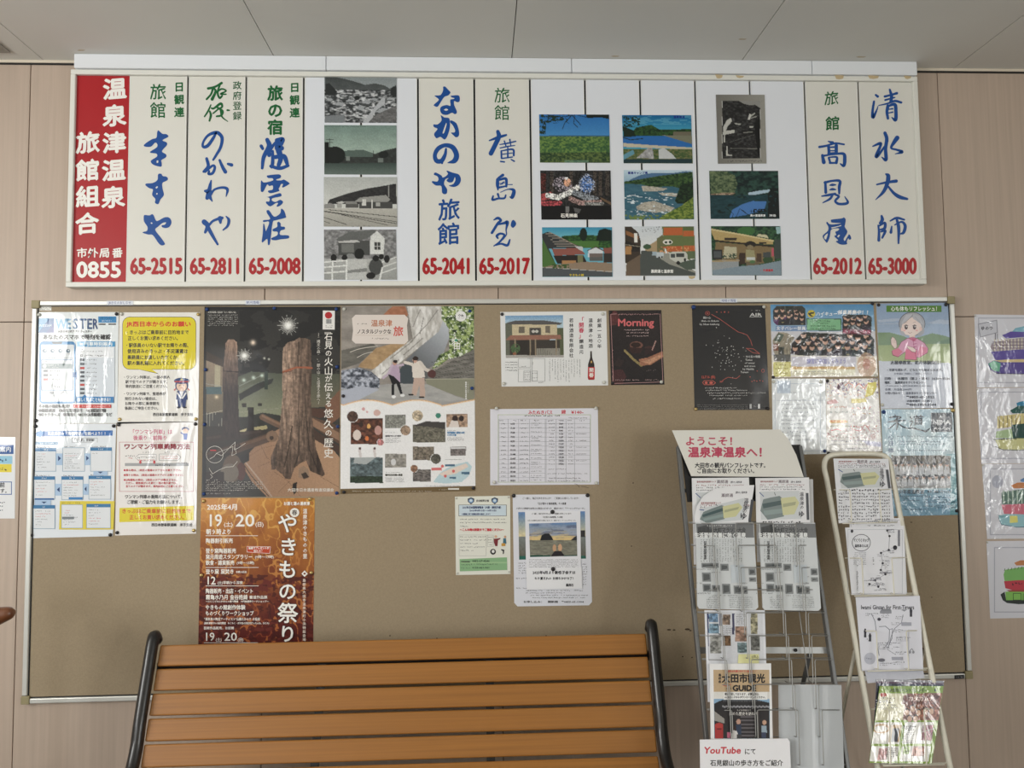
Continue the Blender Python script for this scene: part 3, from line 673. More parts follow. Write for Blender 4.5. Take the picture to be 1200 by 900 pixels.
photo([(380, 146.5), (464.6, 147), (464.6, 204.7), (380, 204.3)], (370, 80, 6.923), 'greenish old photo of an open field with dark trees, second from the top', OLD, ph2b)
def ph3(s, r):
    r.img = r.vgrad(50, 280, (176, 180, 176), (208, 210, 204)); r.grain(.03, 60)
    r.poly([(95, 245), (110, 225), (260, 175), (400, 140), (520, 120), (630, 100), (632, 260), (95, 262)], grey(r, 28+34*r.noise(14, 10)))
    r.poly([(300, 245), (345, 210), (550, 190), (585, 225), (560, 245)], (150, 150, 144)); r.rect(340, 245, 600, 298, (70, 70, 68)); r.rect(362, 222, 392, 275, (206, 206, 200)); r.rect(470, 250, 505, 280, (170, 170, 164)); r.rect(435, 228, 443, 300, (220, 220, 214)); r.rect(565, 115, 575, 205, (150, 150, 146))
    r.poly([(230, 240), (310, 238), (330, 262), (235, 262)], (130, 130, 126)); r.rect(235, 262, 335, 290, (86, 86, 82)); r.poly([(160, 250), (200, 238), (230, 245), (200, 262)], (196, 196, 190)); r.rect(165, 258, 205, 290, (160, 160, 154)); r.poly([(65, 265), (110, 252), (150, 265), (150, 295), (65, 295)], (140, 140, 136))
    r.paint(r.Y > 296, r.vgrad(296, 440, (184, 182, 172), (160, 158, 148)))
    for a, b_, w_ in (((100, 305), (640, 362), 5), ((65, 318), (640, 415), 5), ((80, 318), (640, 400), 4), ((65, 365), (240, 420), 5), ((65, 395), (110, 412), 4), ((200, 345), (560, 425), 4)): r.line([a, b_], w_, (60, 60, 56))
    r.grain(.1); r.done()
    for x in (290, 330, 375, 415): s.scr(x-6, x+6, 434, 9, (50, 50, 48), dens=1)
photo([(379.5, 207.5), (465.2, 207.5), (465.5, 265.8), (379.4, 265.4)], (370, 200, 6.667), 'old photo of a low railway station beside tracks, third from the top', OLD, ph3)
def ph4(s, r):
    r.img = grey(r, 70+120*r.noise(22, 16, 4))
    r.poly([(165, 530), (260, 478), (480, 460), (415, 520), (360, 545), (165, 545)], (98, 100, 98)); r.poly([(425, 555), (430, 510), (480, 470), (540, 530), (530, 650), (425, 650)], (214, 216, 212)); r.rect(458, 560, 506, 620, (60, 62, 60)); r.line([(482, 560), (482, 620)], 4, (200, 200, 196)); r.line([(458, 590), (506, 590)], 4, (200, 200, 196))
    r.rect(175, 545, 420, 660, (74, 76, 74)); r.poly([(175, 552), (320, 540), (350, 560), (180, 565)], (190, 190, 186)); r.rect(200, 572, 300, 640, (112, 114, 110)); r.ell(340, 650, 38, 42, (24, 26, 25)); r.ell(270, 670, 32, 24, (130, 132, 130))
    r.paint(r.Y > 690, r.vgrad(690, 850, (176, 178, 174), (150, 152, 148))); r.rect(245, 690, 400, 850, (190, 192, 188)); r.poly([(240, 780), (400, 760), (400, 790), (240, 800)], (130, 132, 128))
    r.ell(140, 680, 24, 28, (20, 20, 20)); r.ell(225, 680, 22, 24, (24, 24, 24)); r.rect(120, 700, 160, 720, (40, 40, 40))
    for y0 in (715, 755, 800): r.line([(65, y0), (245, y0-14)], 11, (222, 224, 220)); r.line([(500, y0+6), (630, y0-40)], 9, (214, 216, 212))
    for x in (132, 242): r.line([(x, 708), (x-4, 850)], 12, (222, 224, 220))
    r.ell(470, 750, 55, 65, (70, 72, 70)); r.ell(470, 685, 26, 24, (22, 22, 22)); r.ell(512, 672, 20, 22, (24, 24, 24)); r.ell(430, 820, 36, 26, (26, 26, 26)); r.ell(555, 690, 22, 30, (30, 30, 30)); r.line([(500, 850), (520, 760)], 14, (216, 218, 214)); r.grain(.14)
photo([(379.6, 269), (464, 269), (465.2, 327.8), (379.8, 327.8)], (370, 200, 6.667), 'old photo of people on white benches by a house, bottom of the four', OLD, fin(ph4))
# colour photographs
T3 = (625, 125, 6.154)
def green(r, a, b_, sx=14, sy=9, k=3): return r.mix(a, b_, (r.noise(sx, sy, 4)-.5)*k+.5)
def c1(s, r):
    r.img = r.vgrad(55, 215, (28, 108, 186), (60, 140, 205)); r.paint(r.Y > 208, (50, 96, 128)); r.paint(r.Y > 214, green(r, (44, 88, 50), (112, 146, 62))); r.paint(r.Y > 330, green(r, (28, 58, 34), (100, 120, 56)))
    nb_ = (r.noise(16, 12, 4) > .55) & ((r.Y < 120) & (r.X < 260) | (r.X < 90) & (r.Y < 200)); r.paint(nb_, (24, 50, 34))
    for a in ([(60, 190), (75, 120), (150, 60)], [(100, 60), (200, 75), (300, 62)], [(210, 160), (230, 110), (280, 62), (340, 130)], [(320, 62), (400, 80), (545, 70)], [(300, 70), (290, 120), (320, 150)]): r.line(a, 5, (20, 34, 26))
    r.poly([(380, 55), (545, 55), (548, 90), (480, 76), (380, 80)], (14, 26, 20)); r.rect(225, 385, 400, 404, (110, 160, 150), .5)
photo([(631.7, 134), (713.8, 134.3), (715, 190.8), (632.8, 190.5)], T3, 'colour photo of wooded hills under blue sky framed by branches', COLR, fin(c1))
def c2(s, r):
    r.img = r.vgrad(60, 180, (0, 98, 160), (60, 160, 190)); r.paint((r.noise(60, 14, 3) > .55) & (r.Y < 130), (110, 180, 200), .5)
    r.poly([(700, 200), (740, 150), (850, 130), (910, 165), (1000, 165), (1140, 160), (1140, 205), (700, 215)], green(r, (14, 44, 24), (46, 92, 36))); r.rect(1010, 180, 1140, 210, (110, 104, 84)); r.paint((r.Y > 210) & (r.Y < 292), (30, 104, 182))
    r.poly([(930, 205), (1145, 270), (1145, 210)], (120, 122, 98)); r.poly([(650, 262), (820, 275), (1145, 295), (1145, 310), (650, 290)], (196, 186, 160)); r.paint(r.Y > 305, green(r, (60, 90, 44), (120, 118, 70)))
    r.poly([(745, 370), (830, 295), (860, 300), (870, 375)], grey(r, 110+110*r.noise(6, 16))); r.poly([(905, 310), (940, 296), (1000, 340), (1030, 375), (905, 375)], (196, 200, 200)); r.rect(650, 378, 1145, 408, (26, 54, 60)); r.poly([(645, 350), (720, 310), (730, 340), (650, 385)], (90, 150, 170))
    nb_ = (r.noise(14, 10, 3) > .5) & (r.X < 770) & (r.Y > 70) & (r.Y < 150); r.paint(nb_, (16, 50, 36)); r.poly([(645, 140), (720, 170), (740, 215), (650, 220)], (12, 38, 24)); r.line([(645, 220), (700, 240), (790, 230)], 6, (20, 44, 30)); r.done()
    s.txt('温泉津湾', 1010, 75, 20, (20, 40, 130), W=82, bold=.8)
photo([(728.9, 134.8), (810, 134.9), (811.9, 191.6), (730.8, 191.3)], T3, 'colour photo of a blue bay with a dark wooded hill and beached boats', COLR, c2)
def c3(s, r):
    r.img = grey(r, 20+34*r.noise(20, 40)); 
    for x in (120, 260, 430, 470, 520): r.rect(x, 465, x+26, 640, (64, 56, 50))
    r.rect(55, 480, 90, 610, (80, 34, 30)); r.ell(385, 560, 48, 60, (60, 100, 160)); r.paint(r.em(385, 560, 60, 80) & (r.noise(8) > .55), (150, 160, 180)); r.paint(r.em(210, 560, 70, 55) & (r.noise(8) > .5), (150, 140, 150)); r.ell(245, 545, 26, 30, (190, 140, 110)); r.ell(240, 518, 12, 10, (230, 230, 225))
    def coil(p, w_, c):
        r.line(p, w_, c); 
    m0 = r.noise(7, 7, 2)
    for p, w_, c in (([(60, 655), (120, 640)], 50, (150, 60, 60)), ([(60, 700), (190, 695)], 34, (160, 60, 66)), ([(105, 640), (180, 655), (250, 625), (315, 585)], 40, (196, 196, 192)), ([(300, 620), (380, 655), (450, 665)], 40, (120, 126, 132)), ([(270, 665), (340, 695), (480, 690)], 36, (150, 120, 114)), ([(380, 700), (500, 700)], 24, (130, 130, 126))): coil(p, w_, c)
    r.img *= (.7+.6*(m0[..., None] > .5)); r.poly([(480, 650), (560, 690), (560, 710), (490, 670)], (110, 84, 60)); r.paint(r.Y > 715, (12, 12, 14)); r.rect(232, 720, 258, 765, (120, 120, 118)); r.poly([(290, 728), (345, 740), (330, 770), (300, 760)], (90, 90, 90)); r.done()
    s.txt('石見神楽', 258, 786, 32, (235, 232, 225), anchor='c', W=122, bold=1.2)
photo([(633, 199.8), (715.5, 199.8), (716.8, 257.3), (634.5, 257.4)], T3, 'dark photo of a stage dance with coiling serpent costumes', COLR, c3)
def c4(s, r):
    r.img = r.vgrad(460, 540, (190, 214, 226), (140, 176, 200)); r.poly([(700, 525), (780, 490), (860, 478), (1000, 480), (1100, 465), (1140, 470), (1140, 540), (700, 540)], (70, 110, 150)); r.paint(r.Y > 545, r.mix((36, 84, 108), (70, 120, 136), r.noise(40, 14)))
    r.poly([(655, 540), (760, 525), (900, 500), (1060, 480), (1150, 470), (1155, 600), (1100, 600), (1000, 575), (850, 580), (780, 560), (655, 555)], green(r, (20, 50, 26), (66, 100, 44))); 
    for p in ([(780, 570), (850, 575), (970, 590), (930, 608), (790, 610)], [(740, 720), (800, 690), (870, 680), (960, 710), (1020, 730), (990, 755), (880, 765), (750, 745)], [(900, 620), (1050, 625), (1030, 650), (930, 640)]): r.poly(p, grey(r, 130+90*r.noise(12, 8))*np.array([1, .97, .88]))
    r.paint((r.noise(30, 8) > .7) & (r.Y > 620) & (r.X < 1040), (214, 226, 230)); r.poly([(1060, 570), (1155, 540), (1155, 700), (1040, 700), (1020, 680)], green(r, (12, 30, 18), (34, 64, 30))); r.poly([(900, 810), (960, 770), (1060, 720), (1155, 650), (1158, 812)], green(r, (66, 96, 30), (140, 158, 60))); r.paint((r.Y > 780) & (r.X < 950) & (r.noise(14) > .5), (110, 134, 60)); r.done()
    s.txt('櫛島キャンプ場', 682, 478, 20, (24, 44, 130), W=142, bold=.8)
photo([(730.9, 199.2), (811.9, 199.4), (813.4, 257), (732.3, 257.5)], T3, 'colour photo of a rocky wave-washed coast with green slopes', COLR, c4)
T4 = (625, 255, 6)
def c5(s, r):
    r.img = r.vgrad(68, 130, (50, 148, 186), (96, 178, 200)); r.poly([(200, 130), (330, 120), (550, 130), (555, 215), (200, 215)], green(r, (24, 60, 30), (60, 110, 46))); r.ell(352, 118, 26, 46, (18, 36, 26)); r.poly([(440, 165), (460, 90), (500, 75), (552, 90), (552, 165)], (16, 32, 24)); r.rect(220, 165, 460, 215, (74, 122, 52))
    r.poly([(62, 120), (62, 350), (170, 350)], (74, 116, 50)); r.poly([(60, 115), (100, 100), (300, 190), (370, 215), (150, 215), (110, 220), (150, 320), (60, 140)], (52, 56, 58))
    for k in range(7): r.line([(80+k*14, 112+k*15), (150+k*24, 116+k*14)], 3.2, (176, 166, 150))
    r.line([(110, 100), (330, 212)], 6, (150, 134, 116)); r.poly([(130, 220), (330, 212), (365, 258), (150, 268)], (150, 84, 72)); r.poly([(140, 268), (350, 262), (380, 320), (300, 325), (170, 325)], (40, 34, 30)); r.rect(200, 300, 300, 330, (180, 130, 80)); r.rect(310, 262, 350, 320, (120, 120, 80))
    r.poly([(385, 255), (385, 232), (440, 205), (490, 235), (490, 275), (385, 280)], (214, 218, 222)); r.line([(380, 232), (440, 206), (500, 236)], 6, (80, 56, 50)); r.poly([(490, 215), (552, 210), (552, 252), (500, 252)], (140, 78, 66)); r.rect(395, 252, 490, 305, (92, 74, 66), .8); r.rect(495, 250, 553, 315, (52, 46, 42)); r.poly([(290, 200), (350, 205), (350, 240), (320, 225)], (196, 200, 200))
    r.poly([(150, 330), (380, 310), (555, 320), (555, 385), (62, 352)], (150, 128, 104)); r.poly([(62, 350), (300, 362), (555, 385), (555, 415), (62, 415)], (78, 84, 88)); r.line([(62, 350), (555, 380)], 3, (200, 200, 196)); r.paint((r.noise(10) > .45) & (r.Y > 328) & (r.Y < 360) & (r.X > 130) & (r.X < 250), (60, 90, 40)); r.done()
    s.txt('やきもの館', 252, 404, 18, (214, 190, 60), W=104, bold=.6)
photo([(635.2, 266.4), (717.2, 266.2), (718, 324.4), (635.6, 324.6)], T4, 'colour photo of a pottery hall with a long sloping roof', COLR, c5)
def c6(s, r):
    r.img = r.vgrad(60, 230, (206, 214, 220), (226, 228, 226)); r.poly([(642, 62), (690, 62), (740, 110), (755, 165), (752, 320), (700, 320), (645, 320)], (64, 52, 42)); r.poly([(650, 90), (740, 130), (740, 155), (650, 120)], (150, 96, 56)); r.poly([(650, 160), (750, 200), (750, 240), (650, 240)], (40, 36, 32)); r.rect(648, 200, 690, 260, (180, 130, 76)); r.rect(708, 110, 732, 175, (236, 234, 226)); r.line([(650, 190), (755, 205)], 5, (150, 140, 120))
    r.poly([(785, 235), (790, 210), (860, 165), (905, 130), (905, 215), (860, 250)], (176, 150, 110)); r.poly([(870, 145), (910, 120), (925, 200), (925, 250), (870, 250)], (110, 110, 70)); r.ell(800, 205, 28, 18, (60, 90, 60)); r.poly([(905, 62), (1130, 62), (1135, 240), (1100, 300), (940, 240), (920, 200)], (104, 118, 66))
    for x0, x1, y0, y1 in ((915, 1050, 70, 125), (1052, 1130, 92, 130), (1055, 1135, 195, 235), (940, 1050, 200, 240)): r.rect(x0, y0, x1, y1, (196, 96, 46))
    r.rect(1052, 62, 1130, 90, (90, 106, 60)); r.paint(r.em(945, 172, 34, 18), (226, 222, 210)); r.ell(932, 174, 10, 9, (40, 60, 40)); r.ell(962, 172, 10, 9, (40, 60, 40)); r.rect(910, 205, 1050, 212, (200, 80, 40)); r.paint((r.noise(9) > .6) & (r.X > 880) & (r.Y > 205) & (r.Y < 250), (220, 150, 90))
    r.poly([(760, 230), (860, 240), (1140, 380), (1140, 410), (645, 410), (755, 255)], (76, 82, 78)); r.poly([(830, 250), (960, 250), (1140, 380), (1140, 390), (960, 330)], (150, 150, 138)); r.poly([(1000, 320), (1140, 290), (1140, 360), (1080, 370)], (78, 92, 78)); r.poly([(655, 320), (752, 260), (752, 410), (650, 410)], (110, 92, 74))
    r.poly([(960, 250), (985, 238), (1070, 240), (1085, 262), (1082, 300), (1020, 322), (960, 290)], (196, 198, 186)); r.rect(1005, 250, 1062, 278, (60, 66, 64)); r.rect(965, 256, 996, 282, (70, 76, 76)); r.ell(1018, 318, 13, 13, (24, 24, 24)); r.ell(1066, 296, 9, 12, (24, 24, 24)); r.rect(865, 245, 915, 280, (190, 200, 204)); r.rect(835, 240, 868, 268, (160, 180, 190)); r.ell(885, 280, 7, 7, (30, 30, 30)); r.ell(905, 276, 6, 7, (30, 30, 30)); r.rect(1085, 235, 1140, 290, (94, 112, 76))
    r.line([(760, 90), (900, 62)], 1.6, (90, 90, 90)); r.line([(765, 100), (905, 80)], 1.4, (90, 90, 90)); r.line([(840, 120), (890, 62)], 1.4, (90, 90, 90)); r.done()
    s.txt('薬師湯と温泉街', 906, 378, 26, (240, 240, 236), anchor='c', W=158, bold=.9)
photo([(731.8, 265.3), (814, 265), (815.4, 323.4), (733.1, 323.4)], T4, 'colour photo of a narrow town street with a round green building and a van', COLR, c6)
def c7(s, r):
    r.img = r.mix((118, 116, 108), (150, 148, 138), (r.X-130)/500); r.rect(190, 163, 595, 772, (205, 205, 200)); r.img = np.where(((r.X > 193) & (r.X < 592) & (r.Y > 165) & (r.Y < 770))[..., None], grey(r, 16+66*r.noise(24, 16, 4)**2*1.4), r.img)
    r.poly([(370, 165), (592, 165), (592, 240), (540, 205), (480, 210), (420, 195)], (140, 140, 134)); r.poly([(200, 520), (202, 440), (240, 370), (285, 340), (295, 380), (250, 430), (230, 480), (320, 470), (325, 500), (225, 520)], (190, 190, 182)); r.ell(292, 325, 18, 22, (28, 28, 28)); r.rect(208, 515, 222, 600, (180, 180, 172)); r.rect(235, 640, 250, 735, (190, 190, 182)); r.poly([(235, 725), (300, 735), (295, 745), (235, 742)], (190, 190, 182))
    r.poly([(460, 360), (480, 300), (500, 310), (485, 365)], (200, 200, 192)); r.line([(500, 320), (535, 295)], 14, (170, 170, 162)); r.line([(500, 345), (550, 330)], 10, (160, 160, 152)); r.ell(500, 438, 22, 10, (180, 180, 172)); r.poly([(320, 395), (390, 405), (380, 420), (330, 410)], (160, 160, 152)); r.line([(420, 500), (510, 490)], 12, (120, 120, 112)); r.poly([(530, 400), (590, 330), (590, 770), (560, 700)], (14, 14, 15)); r.line([(280, 665), (560, 668)], 9, (110, 110, 104)); r.line([(270, 600), (530, 520)], 5, (90, 90, 86)); r.done()
    s.scr(250, 610, 796, 16, (30, 30, 30))
photo([(839, 110.9), (896, 111), (898.2, 191.5), (841.5, 191.8)], (825, 100, 9), 'small portrait-format black and white photo of workmen in a grey mount', COLR, c7, border=(130, 128, 120))
T5 = (825, 195, 6.667)
def c8(s, r):
    r.img = green(r, (10, 30, 30), (40, 78, 66), 30, 20); r.poly([(40, 35), (180, 40), (240, 70), (262, 140), (240, 200), (60, 250)], green(r, (50, 72, 48), (112, 128, 88), 16, 12)); r.poly([(50, 215), (150, 205), (250, 205), (200, 235), (60, 270)], green(r, (110, 84, 64), (190, 168, 140), 10, 7)); r.poly([(345, 205), (430, 190), (530, 178), (520, 200), (400, 222), (348, 225)], (170, 196, 214)); r.paint((r.Y > 222) & (r.noise(60, 20) > .3), r.mix((14, 44, 50), (30, 76, 84), r.noise(30, 10)))
    r.poly([(220, 340), (300, 295), (380, 270), (490, 275), (470, 340), (330, 380), (200, 400)], (64, 120, 190)); r.paint((r.noise(14, 12) > .5) & (r.X > 360) & (r.Y > 330) | (r.X > 500) & (r.Y > 170) & (r.noise(18) > .35), (10, 22, 22)); r.ell(90, 200, 50, 14, (120, 140, 90), .3)
    for a in ([(250, 400), (280, 330), (330, 370)], [(180, 330), (230, 370), (220, 400)], [(300, 340), (360, 390)]): r.line(a, 4, (12, 24, 24))
    r.done(); s.txt('湯の里温泉津', 360, 384, 20, (235, 238, 238), W=120, bold=.8); s.txt('沖泊', 510, 384, 20, (235, 238, 238), W=52, bold=.8)
photo([(831, 200.2), (911.8, 200.2), (913.5, 256.4), (832.8, 256.6)], T5, 'colour photo of a dark green river inlet below trees', COLR, c8)
def c9(s, r):
    r.img = green(r, (20, 50, 36), (56, 100, 60), 18, 14); r.ell(330, 505, 70, 34, (60, 112, 56)); r.poly([(560, 475), (600, 470), (602, 520), (570, 530)], (150, 190, 190)); r.poly([(58, 490), (320, 540), (540, 575), (540, 610), (330, 600), (85, 575), (60, 520)], (186, 160, 100)); r.line([(58, 492), (320, 538), (540, 582)], 12, (214, 196, 140)); r.poly([(410, 545), (425, 528), (490, 535), (505, 562)], (206, 200, 160)); r.line([(90, 580), (330, 604), (545, 628)], 12, (52, 40, 32)); r.rect(160, 558, 255, 578, (60, 50, 40)); r.rect(430, 590, 490, 605, (60, 50, 40))
    r.poly([(88, 590), (545, 632), (550, 740), (440, 760), (90, 730)], (132, 110, 72)); r.poly([(160, 625), (255, 630), (255, 715), (145, 720)], (190, 184, 150)); r.paint((r.noise(10, 8) > .5) & (r.X > 145) & (r.X < 255) & (r.Y > 680) & (r.Y < 722), (60, 80, 60)); r.ell(362, 610, 44, 26, (40, 34, 30)); r.ell(360, 632, 26, 18, (140, 124, 90)); r.poly([(325, 650), (395, 655), (400, 750), (330, 750)], (160, 154, 110)); r.rect(275, 675, 322, 765, (60, 44, 34)); r.rect(410, 680, 450, 750, (80, 60, 44)); r.rect(332, 708, 398, 730, (200, 206, 204)); r.rect(330, 742, 432, 780, (110, 96, 70)); r.ell(378, 745, 22, 12, (80, 120, 70))
    r.rect(66, 650, 142, 725, (44, 44, 46)); r.rect(76, 662, 134, 715, (80, 86, 88)); r.poly([(64, 735), (270, 728), (272, 790), (66, 812)], (150, 156, 158)); r.line([(64, 742), (272, 735)], 12, (170, 150, 110)); r.ell(500, 730, 40, 28, (50, 80, 46)); r.rect(460, 670, 520, 710, (70, 76, 76)); r.rect(528, 640, 545, 700, (200, 80, 100)); r.rect(550, 570, 600, 720, (60, 72, 66)); r.poly([(66, 812), (280, 780), (440, 768), (603, 735), (606, 850), (70, 850)], (128, 148, 160)); r.grain(.08); r.done()
    s.txt('元湯温泉', 460, 812, 20, (190, 40, 50), W=80, bold=.9); s.txt('R', 442, 813, 12, (190, 40, 50))
photo([(833.2, 265), (914.5, 265), (916, 322.9), (834.8, 322.5)], T5, 'colour photo of an old bathhouse front with a small arched porch', COLR, c9)
# ------------------------------------------------------------------ posters and notices pinned to the board
DK = (38, 38, 42)
def corners(s, q, m='pin_dark', inset=0):
    for x, y in q: s.pin(x, y, m)
# --- app guide, top left
TA = (20, 340, 5.4545)
s = Sheet('poster', 'laminated blue and white poster of a phone screen, top left of the board', 'poster', [(130, 140), (650, 140), (640, 850), (108, 852)], BS, TA, m='film', col=(228, 234, 236), group=None)
s.rect(135, 180, 236, 272, (52, 96, 150)); s.poly([(135, 272), (135, 180), (205, 180), (160, 240)], (90, 150, 190)); s.poly([(185, 272), (236, 210), (236, 272)], (70, 80, 140)); s.txt('WESTER', 140, 226, 22, (225, 235, 240), W=84)
for c, x, col in (('W', 247, (110, 165, 200)), ('E', 310, (80, 140, 180)), ('S', 356, (62, 104, 146)), ('T', 400, (50, 90, 134)), ('E', 445, (44, 78, 122)), ('R', 482, (38, 68, 114))):
    s.txt(c, x, 214, 92, col, bold=2.2, res=2, sx=.72 if c == 'W' else .78 if c != 'R' else .6)
s.rect(519, 168, 634, 208, (46, 130, 186)); s.txt('ダウンロード', 576, 180, 16, (235, 240, 244), anchor='c', W=88); s.txt('はこちら！', 576, 197, 15, (235, 240, 244), anchor='c', W=70)
s.rect(521, 214, 566, 222, (40, 44, 50)); s.rect(584, 214, 632, 222, (40, 44, 50))
s.txt('JR西日本公式アプリ ウェスター', 262, 264, 15, DK, W=218, bold=.6); s.txt('あなたのスマホで時刻を確認', 163, 300, 34, DK, W=436, bold=1.3)
s.rrect(142, 328, 374, 726, 26, (58, 130, 184)); s.rrect(153, 348, 363, 712, 6, (222, 228, 232)); s.poly([(222, 330), (290, 330), (284, 344), (228, 344)], (24, 34, 44))
for x in (176, 226, 276, 326): s.ell(x, 388, 13, 12, (70, 96, 120)); s.ell(x+3, 386, 6, 6, (210, 218, 224)); s.scr(x-18, x+18, 408, 6)
s.scr(160, 250, 434, 8, (60, 90, 120)); s.scr(300, 356, 434, 8, (60, 90, 120))
s.frame(155, 444, 357, 641, 3.5, (58, 110, 160)); s.scr(164, 196, 456, 8); s.rect(160, 470, 354, 502, (106, 124, 126)); s.ell(176, 486, 12, 12, (225, 228, 228)); s.scr(195, 275, 480, 8, (220, 224, 224)); s.scr(195, 260, 493, 7, (220, 224, 224))
for y, c in ((516, (80, 84, 90)), (543, (80, 84, 90)), (570, (190, 70, 64))): s.rect(168, y-7, 196, y+7, c); s.scr(203, 275, y, 9)
s.frame(222, 604, 284, 632, 2, (120, 124, 128)); s.scr(234, 274, 618, 11, DK); s.ell(220, 656, 12, 9, (120, 126, 130)); s.line([(280, 662), (298, 648)], 5, (90, 96, 100)); s.scr(204, 236, 676, 6); s.scr(270, 312, 676, 6)
s.poly([(358, 524), (378, 524), (378, 512), (402, 542), (378, 572), (378, 558), (358, 558)], (44, 100, 158))
s.rect(383, 328, 626, 361, (70, 150, 200)); s.rect(402, 338, 420, 352, (235, 240, 240)); s.txt('列車時刻案内', 428, 345, 27, (232, 240, 244), W=182, bold=1); s.rect(383, 361, 624, 682, (214, 222, 230))
s.rect(390, 366, 618, 432, (232, 236, 240)); s.scr(398, 428, 377, 9, DK); s.scr(398, 545, 392, 8); s.frame(406, 412, 420, 424, 2, DK); s.scr(432, 552, 418, 11, DK)
for k in range(9):
    y = 445+k*26.7; s.rect(403, y-7, 431, y+7, (190, 70, 64) if k in (2, 6) else (80, 86, 96)); s.scr(438, 505, y, 9)
s.rect(377, 681, 618, 720, (44, 124, 184)); s.poly([(415, 682), (432, 668), (450, 682)], (44, 124, 184)); s.txt('詳しく見ることもできる！', 386, 701, 27, (238, 242, 246), W=222, bold=.9)
s.txt('その他の機能も充実！', 136, 743, 24, DK, W=212, bold=.7); s.rect(358, 731, 601, 753, (200, 56, 52)); s.scr(366, 594, 742, 12, (240, 210, 206))
s.txt('●経路検索　●走行位置表示　●遅延証明書', 136, 770, 24, DK, W=434, bold=.7); s.txt('●おトクきっぷ　●時刻表　●ICOCA残高確認　など', 136, 796, 24, DK, W=470, bold=.7)
s.pin(141, 157, 'pin_clear'); s.pin(636, 152, 'pin_dark'); s.pin(122, 834); s.done()
# --- speech bubble notice
s = Sheet('notice', 'white notice with a big yellow speech bubble and red heading', 'notice', [(655, 142), (1168, 142), (1158, 842), (640, 855)], BS, TA, m='film', col=(234, 232, 226))
s.rrect(673, 170, 1145, 508, 46, (60, 60, 50)); s.poly([(745, 500), (905, 536), (848, 498)], (60, 60, 50)); s.rrect(676, 173, 1142, 505, 44, (222, 206, 40)); s.poly([(750, 500), (898, 531), (846, 496)], (222, 206, 40))
s.txt('JR西日本からのお願い', 702, 217, 36, (206, 60, 36), W=410, bold=1.6, res=2)
for y, x0, x1, t in ((270, 690, 1098, '・きっぷはご乗車前に目的地まで'), (308, 708, 1045, '正しくお買い求めください。'), (353, 688, 1112, '・駅係員のいない駅でお降りの際、'), (391, 705, 1092, '使用済みのきっぷ・不足運賃は'), (430, 705, 1050, '乗務員にお渡しいただくか、'), (467, 705, 1085, '駅の集札箱に入れてください。')):
    s.txt(t, x0, y, 30, DK, W=x1-x0, bold=.7)
for y, x0, x1, t in ((557, 676, 978, '・ワンマン列車は、一部の無人'), (586, 692, 975, '駅で全てのドアが開きます。'), (615, 692, 975, '車内放送にご注意ください。'), (663, 676, 950, '・ワンマン列車で、整理券が'), (694, 688, 905, '発行されない場合は、'), (725, 688, 912, 'お降りの際に乗車駅を'), (755, 688, 915, '係員にご申告ください。')):
    s.txt(t, x0, y, 23, DK, W=x1-x0, bold=.35)
s.txt('西日本旅客鉄道㈱　米子支社', 868, 795, 22, DK, W=257, bold=.5)
NV = (50, 70, 120); SK = (236, 206, 186)
s.ell(1052, 608, 42, 42, NV); s.ell(1052, 614, 34, 32, SK); s.ell(1052, 580, 50, 20, NV); s.rect(1006, 580, 1098, 590, (170, 60, 70)); s.ell(1052, 571, 8, 6, (200, 180, 90)); s.line([(1034, 612), (1044, 606)], 3, (70, 50, 50)); s.line([(1060, 606), (1070, 612)], 3, (70, 50, 50)); s.line([(1046, 626), (1058, 626)], 3, (190, 80, 80))
s.poly([(1022, 645), (1082, 645), (1090, 700), (1016, 700)], NV); s.poly([(1038, 646), (1066, 646), (1052, 690)], (236, 236, 236)); s.line([(1024, 656), (1048, 692)], 9, (240, 240, 240)); s.line([(1080, 656), (1056, 692)], 9, (240, 240, 240)); s.poly([(1024, 700), (1082, 700), (1076, 748), (1056, 748), (1053, 712), (1048, 748), (1030, 748)], NV); s.ell(1032, 750, 12, 6, (40, 44, 60)); s.ell(1072, 750, 12, 6, (40, 44, 60)); s.line([(1012, 630), (1004, 640)], 6, (200, 60, 70)); s.line([(1092, 630), (1102, 640)], 6, (200, 60, 70))
s.pin(668, 152, 'pin_clear'); s.pin(1158, 155, 'brass'); s.pin(656, 826, 'brass'); s.pin(1143, 824, 'brass'); s.done()
# --- station timetable how-to
TB = (20, 490, 5.4545)
s = Sheet('poster', 'laminated step by step poster of nine small screens joined by blue arrows', 'poster', [(105, 35), (634, 35), (612, 755), (84, 768)], BS, TB, m='film', col=(226, 232, 238))
s.poly([(135, 84), (612, 78), (610, 112), (135, 116), (118, 102)], (38, 104, 176)); s.poly([(120, 96), (150, 78), (178, 92), (150, 122), (124, 116)], (52, 130, 196)); s.txt('温泉津駅の「発着時刻」を調べよう！！', 196, 99, 24, (238, 242, 246), W=382, bold=.8)
s.frame(350, 126, 514, 155, 2, (120, 120, 120)); s.poly([(480, 153), (524, 164), (505, 150)], (228, 232, 238)); s.txt('「マイ駅」登録編！', 356, 140, 20, DK, W=152, bold=.3)
s.rect(113, 152, 262, 170, (92, 140, 178)); s.scr(120, 255, 161, 9, (230, 236, 240))
def scrn(x0, y0, x1, y1, n, red=(), hdr=True, cap=True):
    if cap: s.scr(x0+12, x0+100, y0-5, 8, DK)
    s.rect(x0, y0, x1, y1, (126, 158, 182)); s.rect(x0+3, y0+3, x1-3, y1-3, (224, 228, 232))
    if hdr: s.rect(x0, y0, x1, y0+22, (52, 118, 166)); s.scr(x0+50, x0+80, y0+11, 9, (230, 236, 240))
    for k in range(n):
        y = y0+38+k*((y1-y0-48)/max(n, 1))
        s.scr(x0+14, x0+14+random.uniform(30, (x1-x0)*.7), y, 7, (200, 60, 70) if k in red else (96, 102, 110))
